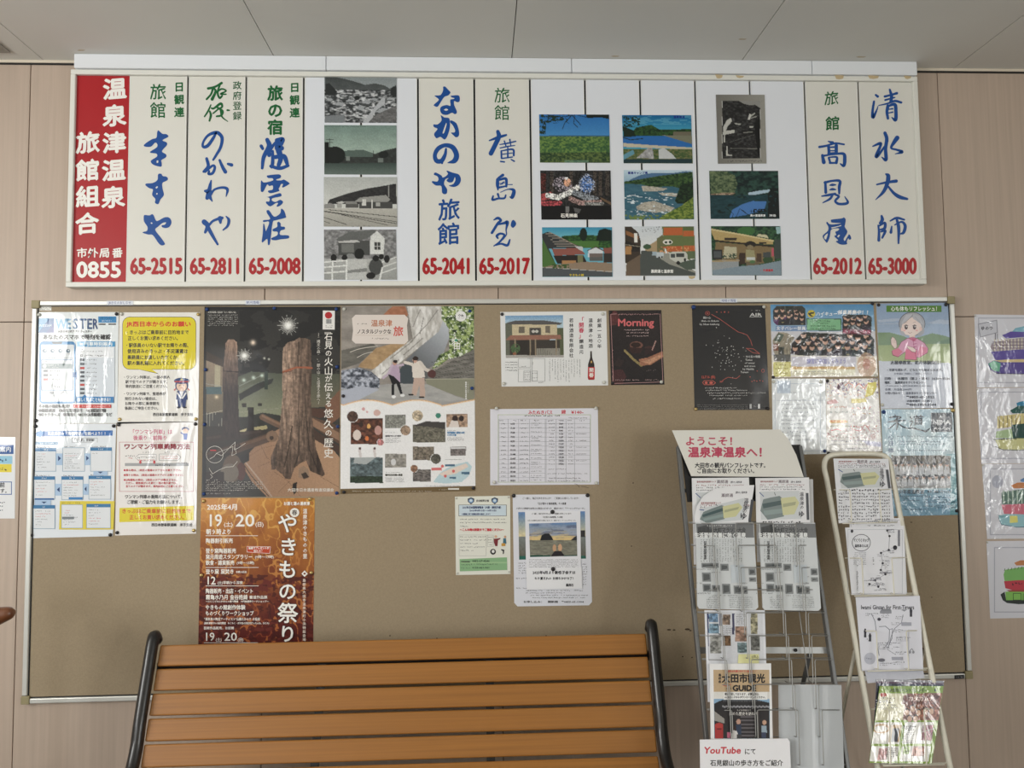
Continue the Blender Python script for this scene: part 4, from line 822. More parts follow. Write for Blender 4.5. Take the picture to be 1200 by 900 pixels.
for a in ((113, 190, 250, 341, 6, (0,)), (290, 188, 433, 341, 8, (1,), False), (468, 187, 606, 341, 1, ()), (107, 372, 243, 520, 5, (2, 3)), (283, 372, 423, 522, 6, (1,)), (457, 368, 600, 520, 6, (0, 1)), (103, 556, 243, 708, 6, (1, 2))): scrn(*a)
for x0, y0, x1, y1 in ((250, 226, 290, 300), (433, 226, 468, 300), (243, 420, 283, 495), (423, 420, 457, 490), (488, 340, 578, 366), (112, 522, 216, 556)): s.rect(x0, y0, x1, y1, (172, 198, 226))
for t in ([(262, 240), (281, 257), (262, 275)], [(442, 240), (460, 256), (442, 272)], [(272, 440), (254, 457), (272, 474)], [(444, 436), (430, 453), (444, 470)], [(514, 342), (550, 342), (532, 354)], [(155, 534), (190, 534), (172, 546)]): s.poly(t, (30, 60, 110))
s.rect(112, 512, 236, 522, (44, 100, 160)); s.poly([(274, 530), (624, 530), (616, 712), (268, 712)], (222, 204, 70)); s.scr(285, 400, 542, 8, DK)
scrn(283, 552, 420, 704, 7, (0, 1), False, False); scrn(443, 548, 598, 704, 6, (3, 4), True, False); s.rect(288, 630, 365, 646, (120, 130, 136)); s.rect(330, 505, 418, 520, (60, 130, 190))
s.pin(118, 52); s.pin(618, 50, 'pin_dark'); s.pin(92, 748); s.pin(596, 746); s.done()
# --- one-man train notice
s = Sheet('notice', 'white notice with dark red heading, two train outlines and a yellow band', 'notice', [(640, 25), (1157, 22), (1145, 738), (627, 750)], BS, TB, m='film', col=(234, 231, 228))
PK = (196, 90, 120); DR = (140, 34, 52)
s.txt('「ワンマン列車」は', 722, 88, 34, PK, W=270, bold=.7); s.txt('後乗り・前降り', 742, 127, 34, PK, W=220, bold=.7)
s.ell(1076, 70, 24, 14, NV); s.ell(1076, 82, 18, 16, SK); s.poly([(1062, 98), (1090, 98), (1086, 138), (1066, 138)], (60, 100, 180)); s.line([(1062, 102), (1046, 92)], 6, (60, 100, 180))
s.frame(653, 152, 1128, 470, 3, (190, 120, 130)); s.txt('ワンマン列車乗降方法', 682, 182, 38, DR, W=424, bold=2, res=2)
for p in ([(755, 252), (778, 230), (890, 230), (890, 274), (778, 274)], [(908, 228), (1028, 228), (1048, 250), (1028, 272), (908, 272)]): s.poly(p, (110, 110, 112)); cx_ = sum(a[0] for a in p)/5; cy_ = sum(a[1] for a in p)/5; s.poly([((a[0]-cx_)*.965+cx_, (a[1]-cy_)*.9+cy_) for a in p], (236, 234, 232))
s.scr(803, 845, 219, 9, DK); s.scr(943, 988, 217, 9, DK); s.scr(690, 745, 240, 9, DK); s.scr(712, 742, 254, 9, (190, 50, 60)); s.scr(770, 880, 250, 10, DK); s.scr(918, 1025, 244, 8, (190, 50, 60)); s.scr(918, 1025, 257, 8, (190, 50, 60)); s.scr(770, 870, 267, 9, (190, 50, 60))
s.rect(689, 287, 1097, 306, (160, 162, 164)); s.scr(870, 975, 300, 11, DK); s.scr(1020, 1085, 286, 10, DK)
for x in (788, 877): s.poly([(x-6, 270), (x+6, 270), (x+6, 282), (x+11, 282), (x, 293), (x-11, 282), (x-6, 282)], (190, 50, 60))
for y, x0, x1, t in ((333, 680, 1060, '●乗る時は、1両目の後扉のドアからお乗り下さい。'), (364, 680, 1072, '●降りる時は、1両目の前扉のドアからお降り下さい。'), (395, 680, 1035, '●2両運転の時は、2両目のドアは開きません。'), (415, 694, 1032, 'ただし、駅係員がいる駅と一部の無人駅では、'), (436, 694, 1076, '全てのドアが開きます。車内放送にご注意ください。')): s.txt(t, x0, y, 16, (190, 44, 60), W=x1-x0, bold=.4)
s.txt('ワンマン列車の乗降方法について、', 688, 503, 27, DK, W=382, bold=.5); s.txt('ご理解・ご協力をお願いします。', 700, 537, 27, DK, W=358, bold=.5)
s.poly([(655, 574), (1130, 560), (1128, 652), (653, 665)], (222, 206, 44)); s.txt('きっぷはご乗車前に目的地まで', 668, 595, 32, (206, 70, 40), W=444, bold=.8, rise=.01); s.txt('正しくお買い求めください。', 718, 634, 32, (206, 70, 40), W=366, bold=.8)
s.txt('西日本旅客鉄道㈱　米子支社', 858, 682, 22, DK, W=262, bold=.5)
s.pin(650, 42); s.pin(1141, 38); s.pin(640, 732); s.pin(1130, 718, 'brass'); s.done()
# --- petrified forest poster
TC = (225, 350, 3.75)
s = Sheet('poster', 'tall dark poster of a giant petrified tree trunk in a museum pit', 'poster', [(55, 35), (653, 35), (646, 868), (42, 873)], BS, TC, m='gloss', col=(60, 58, 56))
r = s.ras(k=1.5)
r.img = r.vgrad(35, 330, (44, 44, 43), (58, 56, 52)); n1 = r.noise(60, 40, 4)
r.paint((n1 > .5) & (r.Y < 330) & (r.X > 210), (34, 34, 34))
r.poly([(48, 265), (135, 300), (135, 500), (48, 500)], r.vgrad(265, 480, (150, 130, 108), (110, 98, 76))); r.poly([(48, 225), (135, 268), (135, 300), (48, 262)], (70, 58, 50)); r.poly([(100, 290), (125, 296), (125, 420), (100, 420)], (170, 160, 130))
r.poly([(200, 345), (260, 320), (400, 330), (400, 520), (200, 520)], r.vgrad(320, 500, (82, 88, 74), (132, 136, 108))); r.poly([(515, 330), (648, 330), (648, 470), (515, 480)], r.vgrad(330, 470, (80, 84, 70), (110, 104, 82))); r.poly([(585, 470), (650, 400), (650, 520), (600, 560)], (128, 88, 66))
r.poly([(205, 420), (300, 365), (360, 350), (350, 372), (230, 436), (210, 450)], (48, 50, 46)); r.line([(205, 385), (310, 335)], 2, (150, 156, 146)); r.line([(205, 405), (340, 350)], 2, (110, 120, 110)); r.rect(318, 320, 333, 400, (48, 60, 52))
for x, y in ((228, 358), (270, 347), (308, 338)): r.glow(x, y, 8, (220, 240, 226), .9)
for x in range(210, 400, 26): r.line([(x, 500), (x, 520)], 2, (120, 130, 110))
r.line([(200, 500), (400, 480)], 2, (150, 150, 130)); r.rect(220, 460, 240, 478, (44, 40, 34)); r.rect(290, 458, 308, 472, (44, 40, 34)); r.rect(48, 388, 130, 420, (70, 96, 100)); r.line([(48, 372), (130, 385)], 2.5, (150, 150, 140)); r.glow(108, 432, 8, (240, 220, 180), .9)
for k in range(7): r.line([(52+k*13, 500), (52+k*13, 560)], 1.6, (150, 146, 130))
r.line([(48, 510), (135, 492)], 2.5, (180, 172, 150))
r.rect(48, 560, 420, 700, (48, 42, 36)); r.poly([(200, 530), (310, 500), (400, 515), (400, 560), (200, 590)], (46, 46, 40)); r.poly([(210, 580), (240, 570), (235, 600), (215, 604)], (190, 176, 130)); r.poly([(268, 566), (330, 556), (330, 572), (268, 586)], (170, 158, 112)); r.rect(245, 478, 272, 595, (34, 28, 24))
r.poly([(225, 740), (240, 690), (305, 620), (385, 570), (410, 590), (520, 600), (600, 640), (650, 700), (648, 872), (330, 872), (260, 800)], r.mix((150, 112, 84), (182, 142, 108), (r.X-220)/420)); r.poly([(650, 640), (600, 610), (530, 560), (530, 520), (648, 560)], (96, 70, 54)); r.poly([(530, 525), (648, 590), (648, 625), (530, 560)], (150, 114, 88)); r.poly([(530, 570), (648, 650), (648, 680), (540, 620)], (74, 54, 44)); r.poly([(520, 480), (590, 486), (620, 510), (560, 525), (525, 515)], (84, 56, 44))
for a in ([(240, 700), (300, 660), (380, 640)], [(290, 740), (380, 700)], [(480, 872), (420, 800), (360, 760)], [(560, 780), (648, 830)], [(300, 640), (330, 700), (420, 760)], [(380, 850), (430, 800)]): r.line(a, 1.6, (120, 90, 68))
r.line([(208, 700), (262, 780), (340, 872)], 3.4, (50, 44, 42)); r.line([(218, 698), (300, 800), (352, 872)], 6, (176, 150, 130))
def log(a, b_, w_, c): r.line([a, b_], w_, c); r.line([(a[0], a[1]-w_*.2), (b_[0], b_[1]-w_*.2)], w_*.35, np.asarray(c)*1.25)
log((60, 620), (300, 590), 30, (52, 40, 34)); log((180, 665), (350, 606), 38, (84, 62, 48)); r.ell(352, 605, 26, 25, (130, 100, 76)); r.ell(350, 612, 9, 9, (60, 46, 36)); log((310, 520), (392, 560), 26, (110, 82, 62)); log((60, 690), (200, 650), 30, (60, 46, 38)); r.poly([(205, 690), (250, 680), (252, 712), (225, 725), (205, 712)], (40, 36, 34)); r.ell(178, 745, 42, 60, (96, 78, 64)); r.ell(215, 760, 20, 40, (84, 48, 40)); r.paint(r.em(165, 765, 40, 40), (110, 100, 88)); r.rect(48, 760, 140, 872, (48, 38, 34))
r.poly([(148, 195), (160, 180), (182, 178), (198, 192), (203, 330), (205, 520), (212, 610), (128, 610), (140, 470), (135, 330)], r.vgrad(180, 420, (168, 138, 118), (52, 40, 36))); mt_ = r.pm([(148, 195), (160, 180), (182, 178), (198, 192), (203, 330), (205, 520), (212, 610), (128, 610), (140, 470), (135, 330)]); r.img = np.where(mt_[..., None], r.img*(.62+.7*r.noise(5, 26, 3)[..., None]), r.img); r.line([(140, 318), (203, 322)], 4, (40, 30, 28))
tr_ = [(400, 216), (422, 192), (450, 185), (470, 172), (500, 174), (520, 182), (524, 240), (526, 330), (522, 440), (532, 560), (545, 660), (566, 720), (584, 772), (572, 782), (545, 768), (520, 758), (502, 712), (478, 722), (450, 745), (432, 795), (410, 790), (396, 772), (368, 750), (350, 752), (346, 700), (360, 660), (378, 620), (388, 540), (398, 430), (396, 320)]
r.poly(tr_, r.mix((176, 146, 124), (70, 54, 44), np.maximum((r.X-395)/130*.8, (r.Y-420)/420))); mt_ = r.pm(tr_); st = r.noise(6, 50, 4); r.img = np.where(mt_[..., None], r.img*(.5+.95*st[..., None])*(.75+.5*r.noise(9, 9, 3)[..., None]), r.img)
for a in ([(440, 560), (425, 660), (405, 740)], [(470, 560), (470, 680), (450, 740)], [(505, 540), (515, 660), (555, 760)], [(470, 190), (465, 300)]): r.line(a, 5, (44, 34, 28), .7)
r.line([(400, 322), (430, 312), (460, 302), (526, 304)], 8, (168, 92, 62)); r.line([(400, 324), (440, 318)], 3, (110, 60, 44)); r.poly([(468, 745), (492, 735), (512, 750), (516, 785), (495, 794), (468, 785)], (150, 122, 98)); r.poly([(480, 770), (500, 762), (515, 785), (490, 793)], (60, 48, 40)); r.poly([(444, 812), (462, 806), (458, 850), (448, 862), (440, 835)], (34, 28, 26))
for cx_, cy_, R_, n_ in ((422, 118, 46, 26), (230, 250, 32, 22)):
    r.glow(cx_, cy_, R_*.55, (230, 228, 220), .8)
    for k in range(n_): a = 2*math.pi*k/n_; L = R_*(1 if k % 2 else .72); r.line([(cx_, cy_), (cx_+L*math.cos(a), cy_+L*math.sin(a))], 1.7, (225, 224, 216), .75)
    r.glow(cx_, cy_, R_*.3, (255, 255, 250), 1)
r.glow(268, 193, 12, (250, 226, 200)); r.glow(318, 262, 5, (220, 220, 200)); r.glow(338, 266, 5, (220, 220, 200)); r.rect(48, 35, 62, 873, (22, 22, 24), .8); r.rect(48, 30, 655, 50, (26, 26, 28), .8); r.grain(.08, 2.5); r.done()
s.txt('世界的規模の埋没林「さんべ縄文の森」', 70, 60, 9, (225, 222, 214), W=128)
for y in (72, 81, 90, 99, 108, 117): s.scr(70, 200 if y < 110 else 185, y, 5.5, (190, 188, 182))
s.poly([(575, 52), (628, 53), (627, 136), (574, 135)], (232, 230, 226)); s.ell(600, 73, 16, 15, (178, 44, 48)); s.rect(589, 90, 613, 110, (120, 120, 120)); 
for k in range(5): s.rect(590+k*5, 90, 591.6+k*5, 110, (200, 200, 200))
s.scr(586, 616, 118, 4); s.scr(586, 616, 126, 5, DK)
for c, y, h in zip('石見の火山が伝える悠久の歴史', (168, 205, 240, 277, 318, 352, 390, 428, 462, 505, 552, 590, 634, 680), (38, 38, 30, 40, 40, 32, 40, 32, 32, 42, 44, 32, 44, 44)): s.txt(c, 600, y, h, (238, 234, 226), anchor='c', bold=.35, res=2)
s.line([(583, 148), (610, 148), (610, 154)], 1.6, (235, 230, 222)); s.vtxt('〜”縄文の森”、“銀の山”と出逢える旅へ〜', 556, 158, 15.5, (225, 220, 210), pitch=15)
s.txt('大田市日本遺産推進協議会', 420, 841, 17, (232, 226, 216), W=204, bold=.2)
L_ = [(100+37*math.cos(a), 685+37*math.sin(a)) for a in np.linspace(0, 2*math.pi, 28)]; s.line(L_, 1.6, (225, 220, 210)); s.rect(80, 664, 106, 669, (190, 50, 56)); s.line([(78, 705), (95, 695), (108, 680), (130, 690), (180, 640), (190, 630), (186, 665), (205, 655), (235, 635)], 1.6, (225, 220, 210)); s.line([(75, 745), (90, 770), (120, 752), (150, 740), (180, 738), (200, 715)], 1.6, (225, 220, 210)); s.line([(105, 680), (180, 650), (175, 690), (195, 680), (190, 655)], 1.4, (225, 220, 210)); s.line([(80, 770), (90, 782), (82, 790)], 1.6, (225, 220, 210))
s.scr(62, 120, 797, 6, (225, 220, 210))
for y in (806, 815, 824, 833, 842): s.scr(60, 308 if y < 842 else 245, y, 6, (200, 194, 184))
s.scr(60, 170, 856, 5, (190, 184, 176))
for x, y in ((66, 47), (362, 42), (634, 46), (60, 312), (637, 300), (55, 553), (640, 562), (52, 858), (636, 854)): s.pin(x, y, 'pin_blue')
s.done()
def mini(r, x0, y0, x1, y1, base, amp=.5, sc=8):
    m_ = (r.X >= x0) & (r.X <= x1) & (r.Y >= y0) & (r.Y <= y1)
    r.paint(m_, np.clip(np.asarray(base, float)[None, None]*(1-amp+2*amp*r.noise(sc, sc*.8, 4)[..., None]), 0, 255))
# --- nostalgic trip poster
TD = (395, 355, 7.2)
s = Sheet('poster', 'travel poster of two people with outstretched arms under a huge pale rock', 'poster', [(36, 26), (1155, 26), (1168, 1586), (28, 1612)], BS, TD, m='gloss', col=(236, 236, 234))
r = s.ras(k=1.6)
r.img = r.mix((120, 114, 108), (168, 160, 150), r.noise(110, 60, 4)*1.4-.2)
r.poly([(430, 60), (470, 26), (575, 26), (600, 100), (560, 140), (380, 110)], r.mix((150, 92, 62), (196, 130, 96), r.noise(30, 20))); r.poly([(190, 520), (330, 380), (480, 340), (640, 330), (560, 400), (420, 500), (300, 560), (180, 540)], r.mix((150, 118, 80), (206, 170, 122), r.noise(40, 26))); r.poly([(36, 400), (300, 340), (340, 370), (190, 510), (36, 560)], r.mix((84, 82, 76), (130, 126, 116), r.noise(60, 20)))
pr = [(590, 26), (900, 26), (905, 120), (860, 240), (700, 370), (560, 480), (370, 640), (310, 620), (290, 575), (440, 450), (640, 300)]
r.poly(pr, r.mix((176, 172, 164), (236, 234, 230), r.noise(26, 70, 4)*2-.5)); 
for a in ([(620, 330), (760, 180), (850, 60)], [(450, 470), (640, 320)], [(560, 440), (720, 300)], [(700, 260), (730, 120)], [(640, 200), (700, 60)], [(380, 600), (520, 480)]): r.line(a, 7, (112, 106, 100), .7)
r.poly([(905, 120), (940, 170), (945, 300), (900, 420), (820, 520), (760, 560), (640, 520), (560, 500), (700, 372), (860, 240)], r.mix((110, 114, 118), (190, 196, 204), ((r.X-600)/350)*.6+(400-r.Y)/500)); r.poly([(505, 690), (520, 570), (575, 505), (640, 520), (660, 690)], (66, 76, 82)); r.poly([(640, 500), (770, 560), (770, 650), (640, 690)], (96, 98, 98))
gm = r.pm([(880, 26), (1156, 26), (1156, 400), (1040, 450), (930, 480), (850, 540), (800, 560), (860, 440), (945, 400), (945, 220), (880, 130)]); gn = r.noise(20, 18, 4); r.paint(gm, r.mix((60, 84, 40), (176, 196, 120), (gn-.35)*3)); r.paint(gm & (r.noise(16, 14, 3) > .64), (226, 234, 214)); r.paint(gm & (gn < .3), (40, 52, 34))
wm = r.pm([(1156, 390), (1156, 640), (760, 640), (780, 600), (860, 550), (1000, 470)]); r.paint(wm, r.mix((84, 82, 76), (150, 146, 138), r.noise(60, 20)))
for y in range(430, 640, 34): r.line([(800, y+70), (1156, y)], 3, (56, 54, 50), .8)
r.poly([(745, 645), (1156, 640), (1156, 830), (1000, 780), (760, 690)], (140, 140, 118)); r.line([(745, 645), (1156, 640)], 5, (186, 184, 160)); r.paint(r.pm([(36, 720), (350, 690), (520, 680), (760, 685), (1000, 785), (1156, 832), (1160, 900), (36, 900)]), r.mix((146, 146, 144), (188, 186, 182), r.noise(120, 30)))
sm = r.pm([(36, 570), (180, 545), (290, 580), (360, 640), (356, 720), (200, 720), (36, 730)]); r.paint(sm, r.mix((54, 60, 72), (190, 196, 210), (r.noise(24, 22, 3)-.3)*2.4)); r.poly([(36, 740), (200, 700), (360, 730), (60, 880), (36, 880)], (176, 182, 196))
# two visitors
r.poly([(460, 520), (520, 516), (532, 600), (532, 668), (492, 672), (470, 620), (436, 596)], (184, 160, 184)); r.line([(462, 530), (430, 600), (390, 632)], 20, (196, 176, 196)); r.line([(515, 530), (556, 522)], 18, (196, 176, 196)); r.ell(488, 505, 19, 22, (196, 150, 130)); r.ell(492, 494, 20, 13, (40, 30, 30)); r.poly([(430, 600), (480, 620), (530, 670), (552, 766), (534, 768), (500, 680), (484, 690), (484, 778), (460, 776), (462, 680)], (26, 26, 32)); r.ell(478, 792, 17, 13, (236, 236, 236)); r.ell(552, 780, 20, 12, (230, 230, 230))
r.poly([(628, 512), (700, 486), (726, 520), (742, 624), (700, 636), (640, 630)], (226, 216, 204)); r.line([(640, 520), (575, 502)], 26, (222, 212, 200)); r.line([(705, 505), (745, 560), (785, 578)], 28, (216, 206, 194)); r.ell(658, 482, 19, 24, (206, 160, 138)); r.ell(662, 468, 24, 18, (50, 36, 32)); r.rect(640, 466, 648, 510, (50, 36, 32)); r.poly([(650, 632), (736, 632), (744, 792), (700, 792), (694, 690), (668, 784), (628, 776)], (196, 168, 152)); r.ell(624, 774, 24, 8, (40, 34, 34)); r.ell(714, 796, 24, 8, (50, 40, 36)); r.ell(800, 598, 36, 34, (90, 52, 50))
# white lower half with waves
wv = 870 - 42*np.abs(np.sin((r.X-470)/405*math.pi*.98+.02)); wv = np.where(r.X > 880, 878-(r.X-880)*.19, wv)
r.paint(r.Y > wv-14, (236, 176, 110), .8); r.paint(r.Y > wv-7, (244, 222, 196)); r.paint(r.Y > wv, (238, 238, 238))
f = lambda X, Y: (X*.99+.0, 115*7.2+Y*.99)   # lower crop coordinates to these
def P7(x0, y0, x1, y1, c, a=.5, sc=9): (u, v), (p_, q_) = f(x0, y0), f(x1, y1); mini(r, u, v, p_, q_, c, a, sc)
P7(115, 148, 392, 368, (96, 56, 42), .75, 26); 
for x, y, c, q in ((170, 290, (222, 206, 196), 34), (350, 250, (200, 150, 140), 30), (270, 215, (230, 170, 90), 16), (205, 200, (60, 40, 34), 18), (255, 320, (226, 120, 60), 16)): r.ell(*f(x, y), q, q*1.3, c)
P7(410, 118, 586, 232, (136, 136, 128)); P7(645, 200, 922, 352, (110, 106, 92), .5, 12); r.poly([f(645, 210), f(760, 172), f(922, 180), f(922, 240), f(790, 220)], (70, 66, 64)); P7(932, 110, 1112, 222, (170, 140, 116), .5, 16); r.ell(*f(1005, 150), 24, 28, (60, 44, 40)); r.ell(*f(1060, 148), 22, 24, (56, 44, 42)); r.poly([f(950, 222), f(975, 165), f(1030, 170), f(1040, 222)], (226, 214, 206))
P7(110, 480, 392, 698, (92, 108, 112), .6, 22); r.poly([f(150, 480), f(330, 480), f(250, 540), f(140, 530)], (170, 176, 176)); P7(110, 640, 392, 698, (44, 60, 44), .5, 14); P7(408, 450, 588, 566, (150, 146, 138), .4, 16); r.ell(*f(480, 520), 22, 28, (214, 214, 214)); P7(645, 388, 828, 504, (120, 110, 96), .6, 12); P7(645, 582, 800, 686, (108, 102, 98), .6, 12); P7(965, 388, 1098, 466, (120, 112, 110), .5, 10); r.rect(*f(968, 392), *f(1094, 408), (220, 220, 220)); P7(360, 330, 362, 332, (0, 0, 0))
for x, y, q, c in ((132, 132, 50, (84, 60, 50)), (685, 125, 50, (196, 178, 150)), (583, 250, 46, (150, 126, 104)), (842, 492, 46, (90, 88, 78)), (657, 575, 34, (150, 110, 84)), (370, 352, 30, (190, 120, 120))):
    m_ = r.em(*f(x, y), q, q); r.paint(m_, (240, 240, 240)); m_ = r.em(*f(x, y), q*.92, q*.92); r.paint(m_, np.clip(np.asarray(c, float)[None, None]*(.5+r.noise(14, 12, 3)[..., None]), 0, 255))
r.ell(*f(862, 124), 22, 22, (60, 140, 116)); r.ell(*f(340, 100), 30, 26, (216, 176, 166)); r.ell(*f(225, 68), 14, 14, (220, 160, 160)); r.ell(*f(255, 92), 9, 9, (226, 176, 176))
mp = [f(820, 690), f(880, 610), f(940, 570), f(1010, 540), f(1110, 516), f(1150, 560), f(1120, 640), f(1060, 690), f(960, 700), f(880, 700)]; r.poly(mp, (186, 214, 222)); r.poly([f(870, 620), f(980, 570), f(1100, 530), f(1120, 560), f(1010, 620), f(900, 640)], (232, 214, 200)); r.rect(*f(805, 568), *f(892, 592), (226, 110, 110)); r.rect(*f(918, 540), *f(1002, 558), (70, 110, 140)); r.rect(*f(1062, 604), *f(1130, 624), (70, 110, 140)); r.rect(*f(958, 646), *f(1012, 662), (70, 110, 140))
for x, y in ((898, 555), (992, 598), (922, 640)): r.ell(*f(x, y), 13, 13, (226, 100, 96))
r.poly([f(20, 748), f(1190, 722), f(1190, 775), f(20, 800)], (116, 94, 58))
for x, y, h in ((190, 440, 50), (315, 440, 50)): r.line([f(x, y-30), f(x+10, y+30)], 22, (214, 206, 204)); r.ell(*f(x+5, y-36), 10, 11, (90, 60, 56))
r.done()
P = [(125, 130), (155, 100), (570, 100), (600, 130), (590, 190), (600, 320), (570, 348), (155, 342), (125, 315), (135, 230)]
s.poly(P, (226, 216, 208)); s.txt('温泉津', 285, 172, 60, (190, 120, 84), W=182, bold=1.2, res=2); s.txt('ノスタルジックな', 166, 242, 42, (70, 58, 54), W=292, bold=1, res=2); s.txt('旅', 517, 240, 88, (206, 84, 72), anchor='c', bold=1.6, res=2); s.scr(268, 452, 300, 13, (90, 70, 64)); s.scr(172, 255, 176, 12, (60, 54, 50))
s.line([(155, 270), (360, 276), (470, 262)], 2, (190, 170, 150)); s.brush([(110, 415, 5), (180, 390, 5), (260, 375, 5), (340, 365, 4)], (214, 208, 196)); s.brush([(170, 460, 5), (230, 430, 4), (300, 412, 4)], (214, 208, 196))
s.ell(1045, 112, 45, 45, (236, 236, 234)); s.txt('Oda', 1045, 104, 26, (60, 60, 60), anchor='c', bold=1); s.scr(1020, 1070, 126, 9)
s.txt('大', 998, 318, 66, (238, 238, 232), anchor='c', bold=.8, res=2); s.txt('田', 1012, 366, 62, (238, 238, 232), anchor='c', bold=1, res=2); s.ell(1005, 315, 14, 10, (70, 150, 120))
s.vtxt('島根県大田市温泉津', 1088, 672, 16, (235, 235, 232), pitch=17, bold=.5); s.scr(665, 755, 1106, 8, (225, 225, 220), vert=True)
for X, Y, n_, w_ in ((410, 268, 1, 80), (410, 318, 4, 130), (940, 312, 3, 150), (410, 608, 1, 130), (410, 655, 4, 165), (920, 498, 1, 165), (940, 250, 1, 80)):
    x, y = f(X, Y)
    for k in range(n_): s.scr(x, x+w_*random.uniform(.8, 1), y+k*11, 7)
s.txt('温泉街でゆったり散歩', *f(410, 298), 17, (60, 60, 70), W=134, bold=.5); s.txt('世界遺産と歴史の町', *f(938, 270), 20, (60, 130, 180), W=148, bold=.8); s.txt('とまちの宿', *f(938, 290), 18, (60, 130, 180), W=76, bold=.8); s.txt('福光石石切場の絶景', *f(410, 630), 19, (70, 70, 60), W=146, bold=.7)
s.scr(*[f(130, 0)[0], f(800, 0)[0]], f(0, 768)[1], 10, (214, 206, 190)); s.scr(f(865, 0)[0], f(935, 0)[0], f(0, 755)[1], 8, (210, 200, 180)); s.rect(*f(946, 742), *f(1040, 756), (226, 224, 216)); s.scr(f(750, 0)[0], f(1050, 0)[0], f(0, 722)[1], 7)
s.pin(60, 52, 'pin_clear'); s.pin(1120, 68, 'pin_blue'); s.pin(1138, 720, 'pin_blue'); s.pin(52, 785, 'pin_dark'); s.pin(58, 1596, 'pin_dark'); s.pin(1150, 1562, 'pin_dark'); s.done()
# --- pottery festival poster
TE = (225, 575, 4.867)
s = Sheet('poster', 'flame orange pottery festival poster half hidden behind the bench', 'poster', [(52, 42), (700, 42), (690, 960), (34, 960)], BS, TE, m='gloss', col=(150, 70, 30))
r = s.ras(k=1.5)
n_ = r.noise(130, 190, 4); t = np.clip((r.Y-60)/780, 0, 1)
r.img = r.mix((206, 132, 44), (96, 26, 18), t*1.05+(n_-.5)*.9); rid = np.abs(r.noise(90, 150, 3)-.5); r.paint(rid < .022, r.mix((236, 186, 84), (214, 120, 50), t), .7); rid2 = np.abs(r.noise(60, 100, 3)-.5); r.paint((rid2 < .02), r.mix((226, 166, 70), (190, 90, 40), t), .6)
st = (r.noise(26, 18, 2) > .58) & (r.Y > 490) & (r.noise(120, 90, 2) > .45); r.paint(st, (112, 40, 30)); r.paint((r.noise(26, 18, 2) < .4) & (r.Y > 470), (70, 20, 18), .7)
r.done()
W_ = (244, 240, 232)
s.txt('2025年4月', 85, 94, 38, W_, W=178, bold=.8, res=2); s.txt('19', 85, 168, 98, W_, W=88, bold=1.4, res=3); s.txt('(土)', 180, 192, 30, W_, W=54, bold=.6); s.txt('20', 246, 168, 98, W_, W=112, bold=1.4, res=3); s.txt('(日)', 360, 192, 30, W_, W=50, bold=.6); s.txt('朝９時より', 80, 235, 34, W_, W=146, bold=.9)
for y, x1 in ((257, 376), (438, 380), (543, 380)): s.rect(78, y-1.5, x1, y+1.5, W_)
for y, h, x0, x1, t_ in ((286, 30, 78, 234, '陶器割引販売'), (344, 30, 78, 252, '登り窯陶器販売'), (378, 30, 78, 345, '窯元周遊スタンプラリー'), (378, 20, 358, 468, '(9時〜17時)'), (412, 30, 78, 242, '飲食・雑貨販売'), (412, 20, 254, 356, '(9時〜15時)'), (462, 30, 78, 240, '登り窯 窯焚き'), (464, 14, 250, 312, '本焼13日迄'), (525, 20, 145, 290, '(土)早朝から深夜'), (573, 30, 78, 350, '陶器販売・出店・イベント'), (608, 30, 78, 208, '霞亀水乃月'), (608, 30, 216, 318, '金谷姓綺'), (608, 20, 326, 430, '書道作品展'), (632, 13, 78, 438, '〜にじこどもにかめんの壺で陶器　10円抽選券ワークショップ〜'), (666, 30, 76, 304, 'やきもの館創作体験'), (700, 30, 76, 352, 'ものづくりワークショップ'), (733, 18, 70, 388, '"湯泉津の陶芸アーティスト"山藤たかのり お話会'), (756, 14, 68, 440, '(湯泉津焼きもの絵付教室　もくもく・ポタ会の先生方だったんね、などの)'), (784, 18, 66, 240, '芸術作品販売、お好焼')):
    s.txt(t_, x0, y, h, W_, W=x1-x0, bold=.7 if h > 20 else .35)
s.txt('12', 78, 512, 64, W_, W=58, bold=1, res=2); s.txt('19', 68, 832, 66, W_, W=62, bold=1, res=2); s.txt('(土)', 134, 850, 22, W_, W=36, bold=.5); s.txt('20', 182, 832, 66, W_, W=76, bold=1, res=2); s.txt('(日)', 260, 850, 22, W_, W=34, bold=.5); s.rect(68, 866, 376, 869, W_)
s.poly([(312, 316), (450, 318), (446, 360), (340, 356), (330, 366), (332, 354), (312, 350)], (190, 70, 40)); s.line([(314, 318), (448, 320), (444, 358), (314, 350), (314, 318)], 2, W_); s.txt('抽選でプレゼントが', 322, 328, 15, W_, W=118, bold=.5); s.txt('当たる！', 350, 344, 15, W_, W=60, bold=.5)
s.ell(585, 125, 27, 26, (240, 236, 228)); s.txt('春', 585, 125, 32, (60, 50, 46), anchor='c', bold=.5)
for c, y, h, x in zip('やきもの祭り', (188, 322, 450, 575, 700, 818), (118, 112, 112, 108, 122, 104), (545, 550, 545, 545, 546, 545)): s.txt(c, x, y, h, (70, 30, 20), anchor='c', bold=4.2, res=3)
for c, y, h, x in zip('やきもの祭り', (188, 322, 450, 575, 700, 818), (118, 112, 112, 108, 122, 104), (545, 550, 545, 545, 546, 545)): s.txt(c, x, y, h, (248, 246, 240), anchor='c', bold=2, res=3)
s.txt('お湯と湯の湯泉津', 522, 74, 22, W_, W=150, bold=.9); s.vtxt('温泉津やきものの里', 645, 118, 30, W_, pitch=32, bold=.5, sx=.9)
s.poly([(642, 455), (660, 474), (642, 492), (624, 474)], W_); s.rect(636, 468, 648, 478, (120, 50, 30)); s.vtxt('島根県大田市温泉津町小浜特設会場', 640, 512, 19, (236, 224, 210), pitch=22.5, bold=.3)
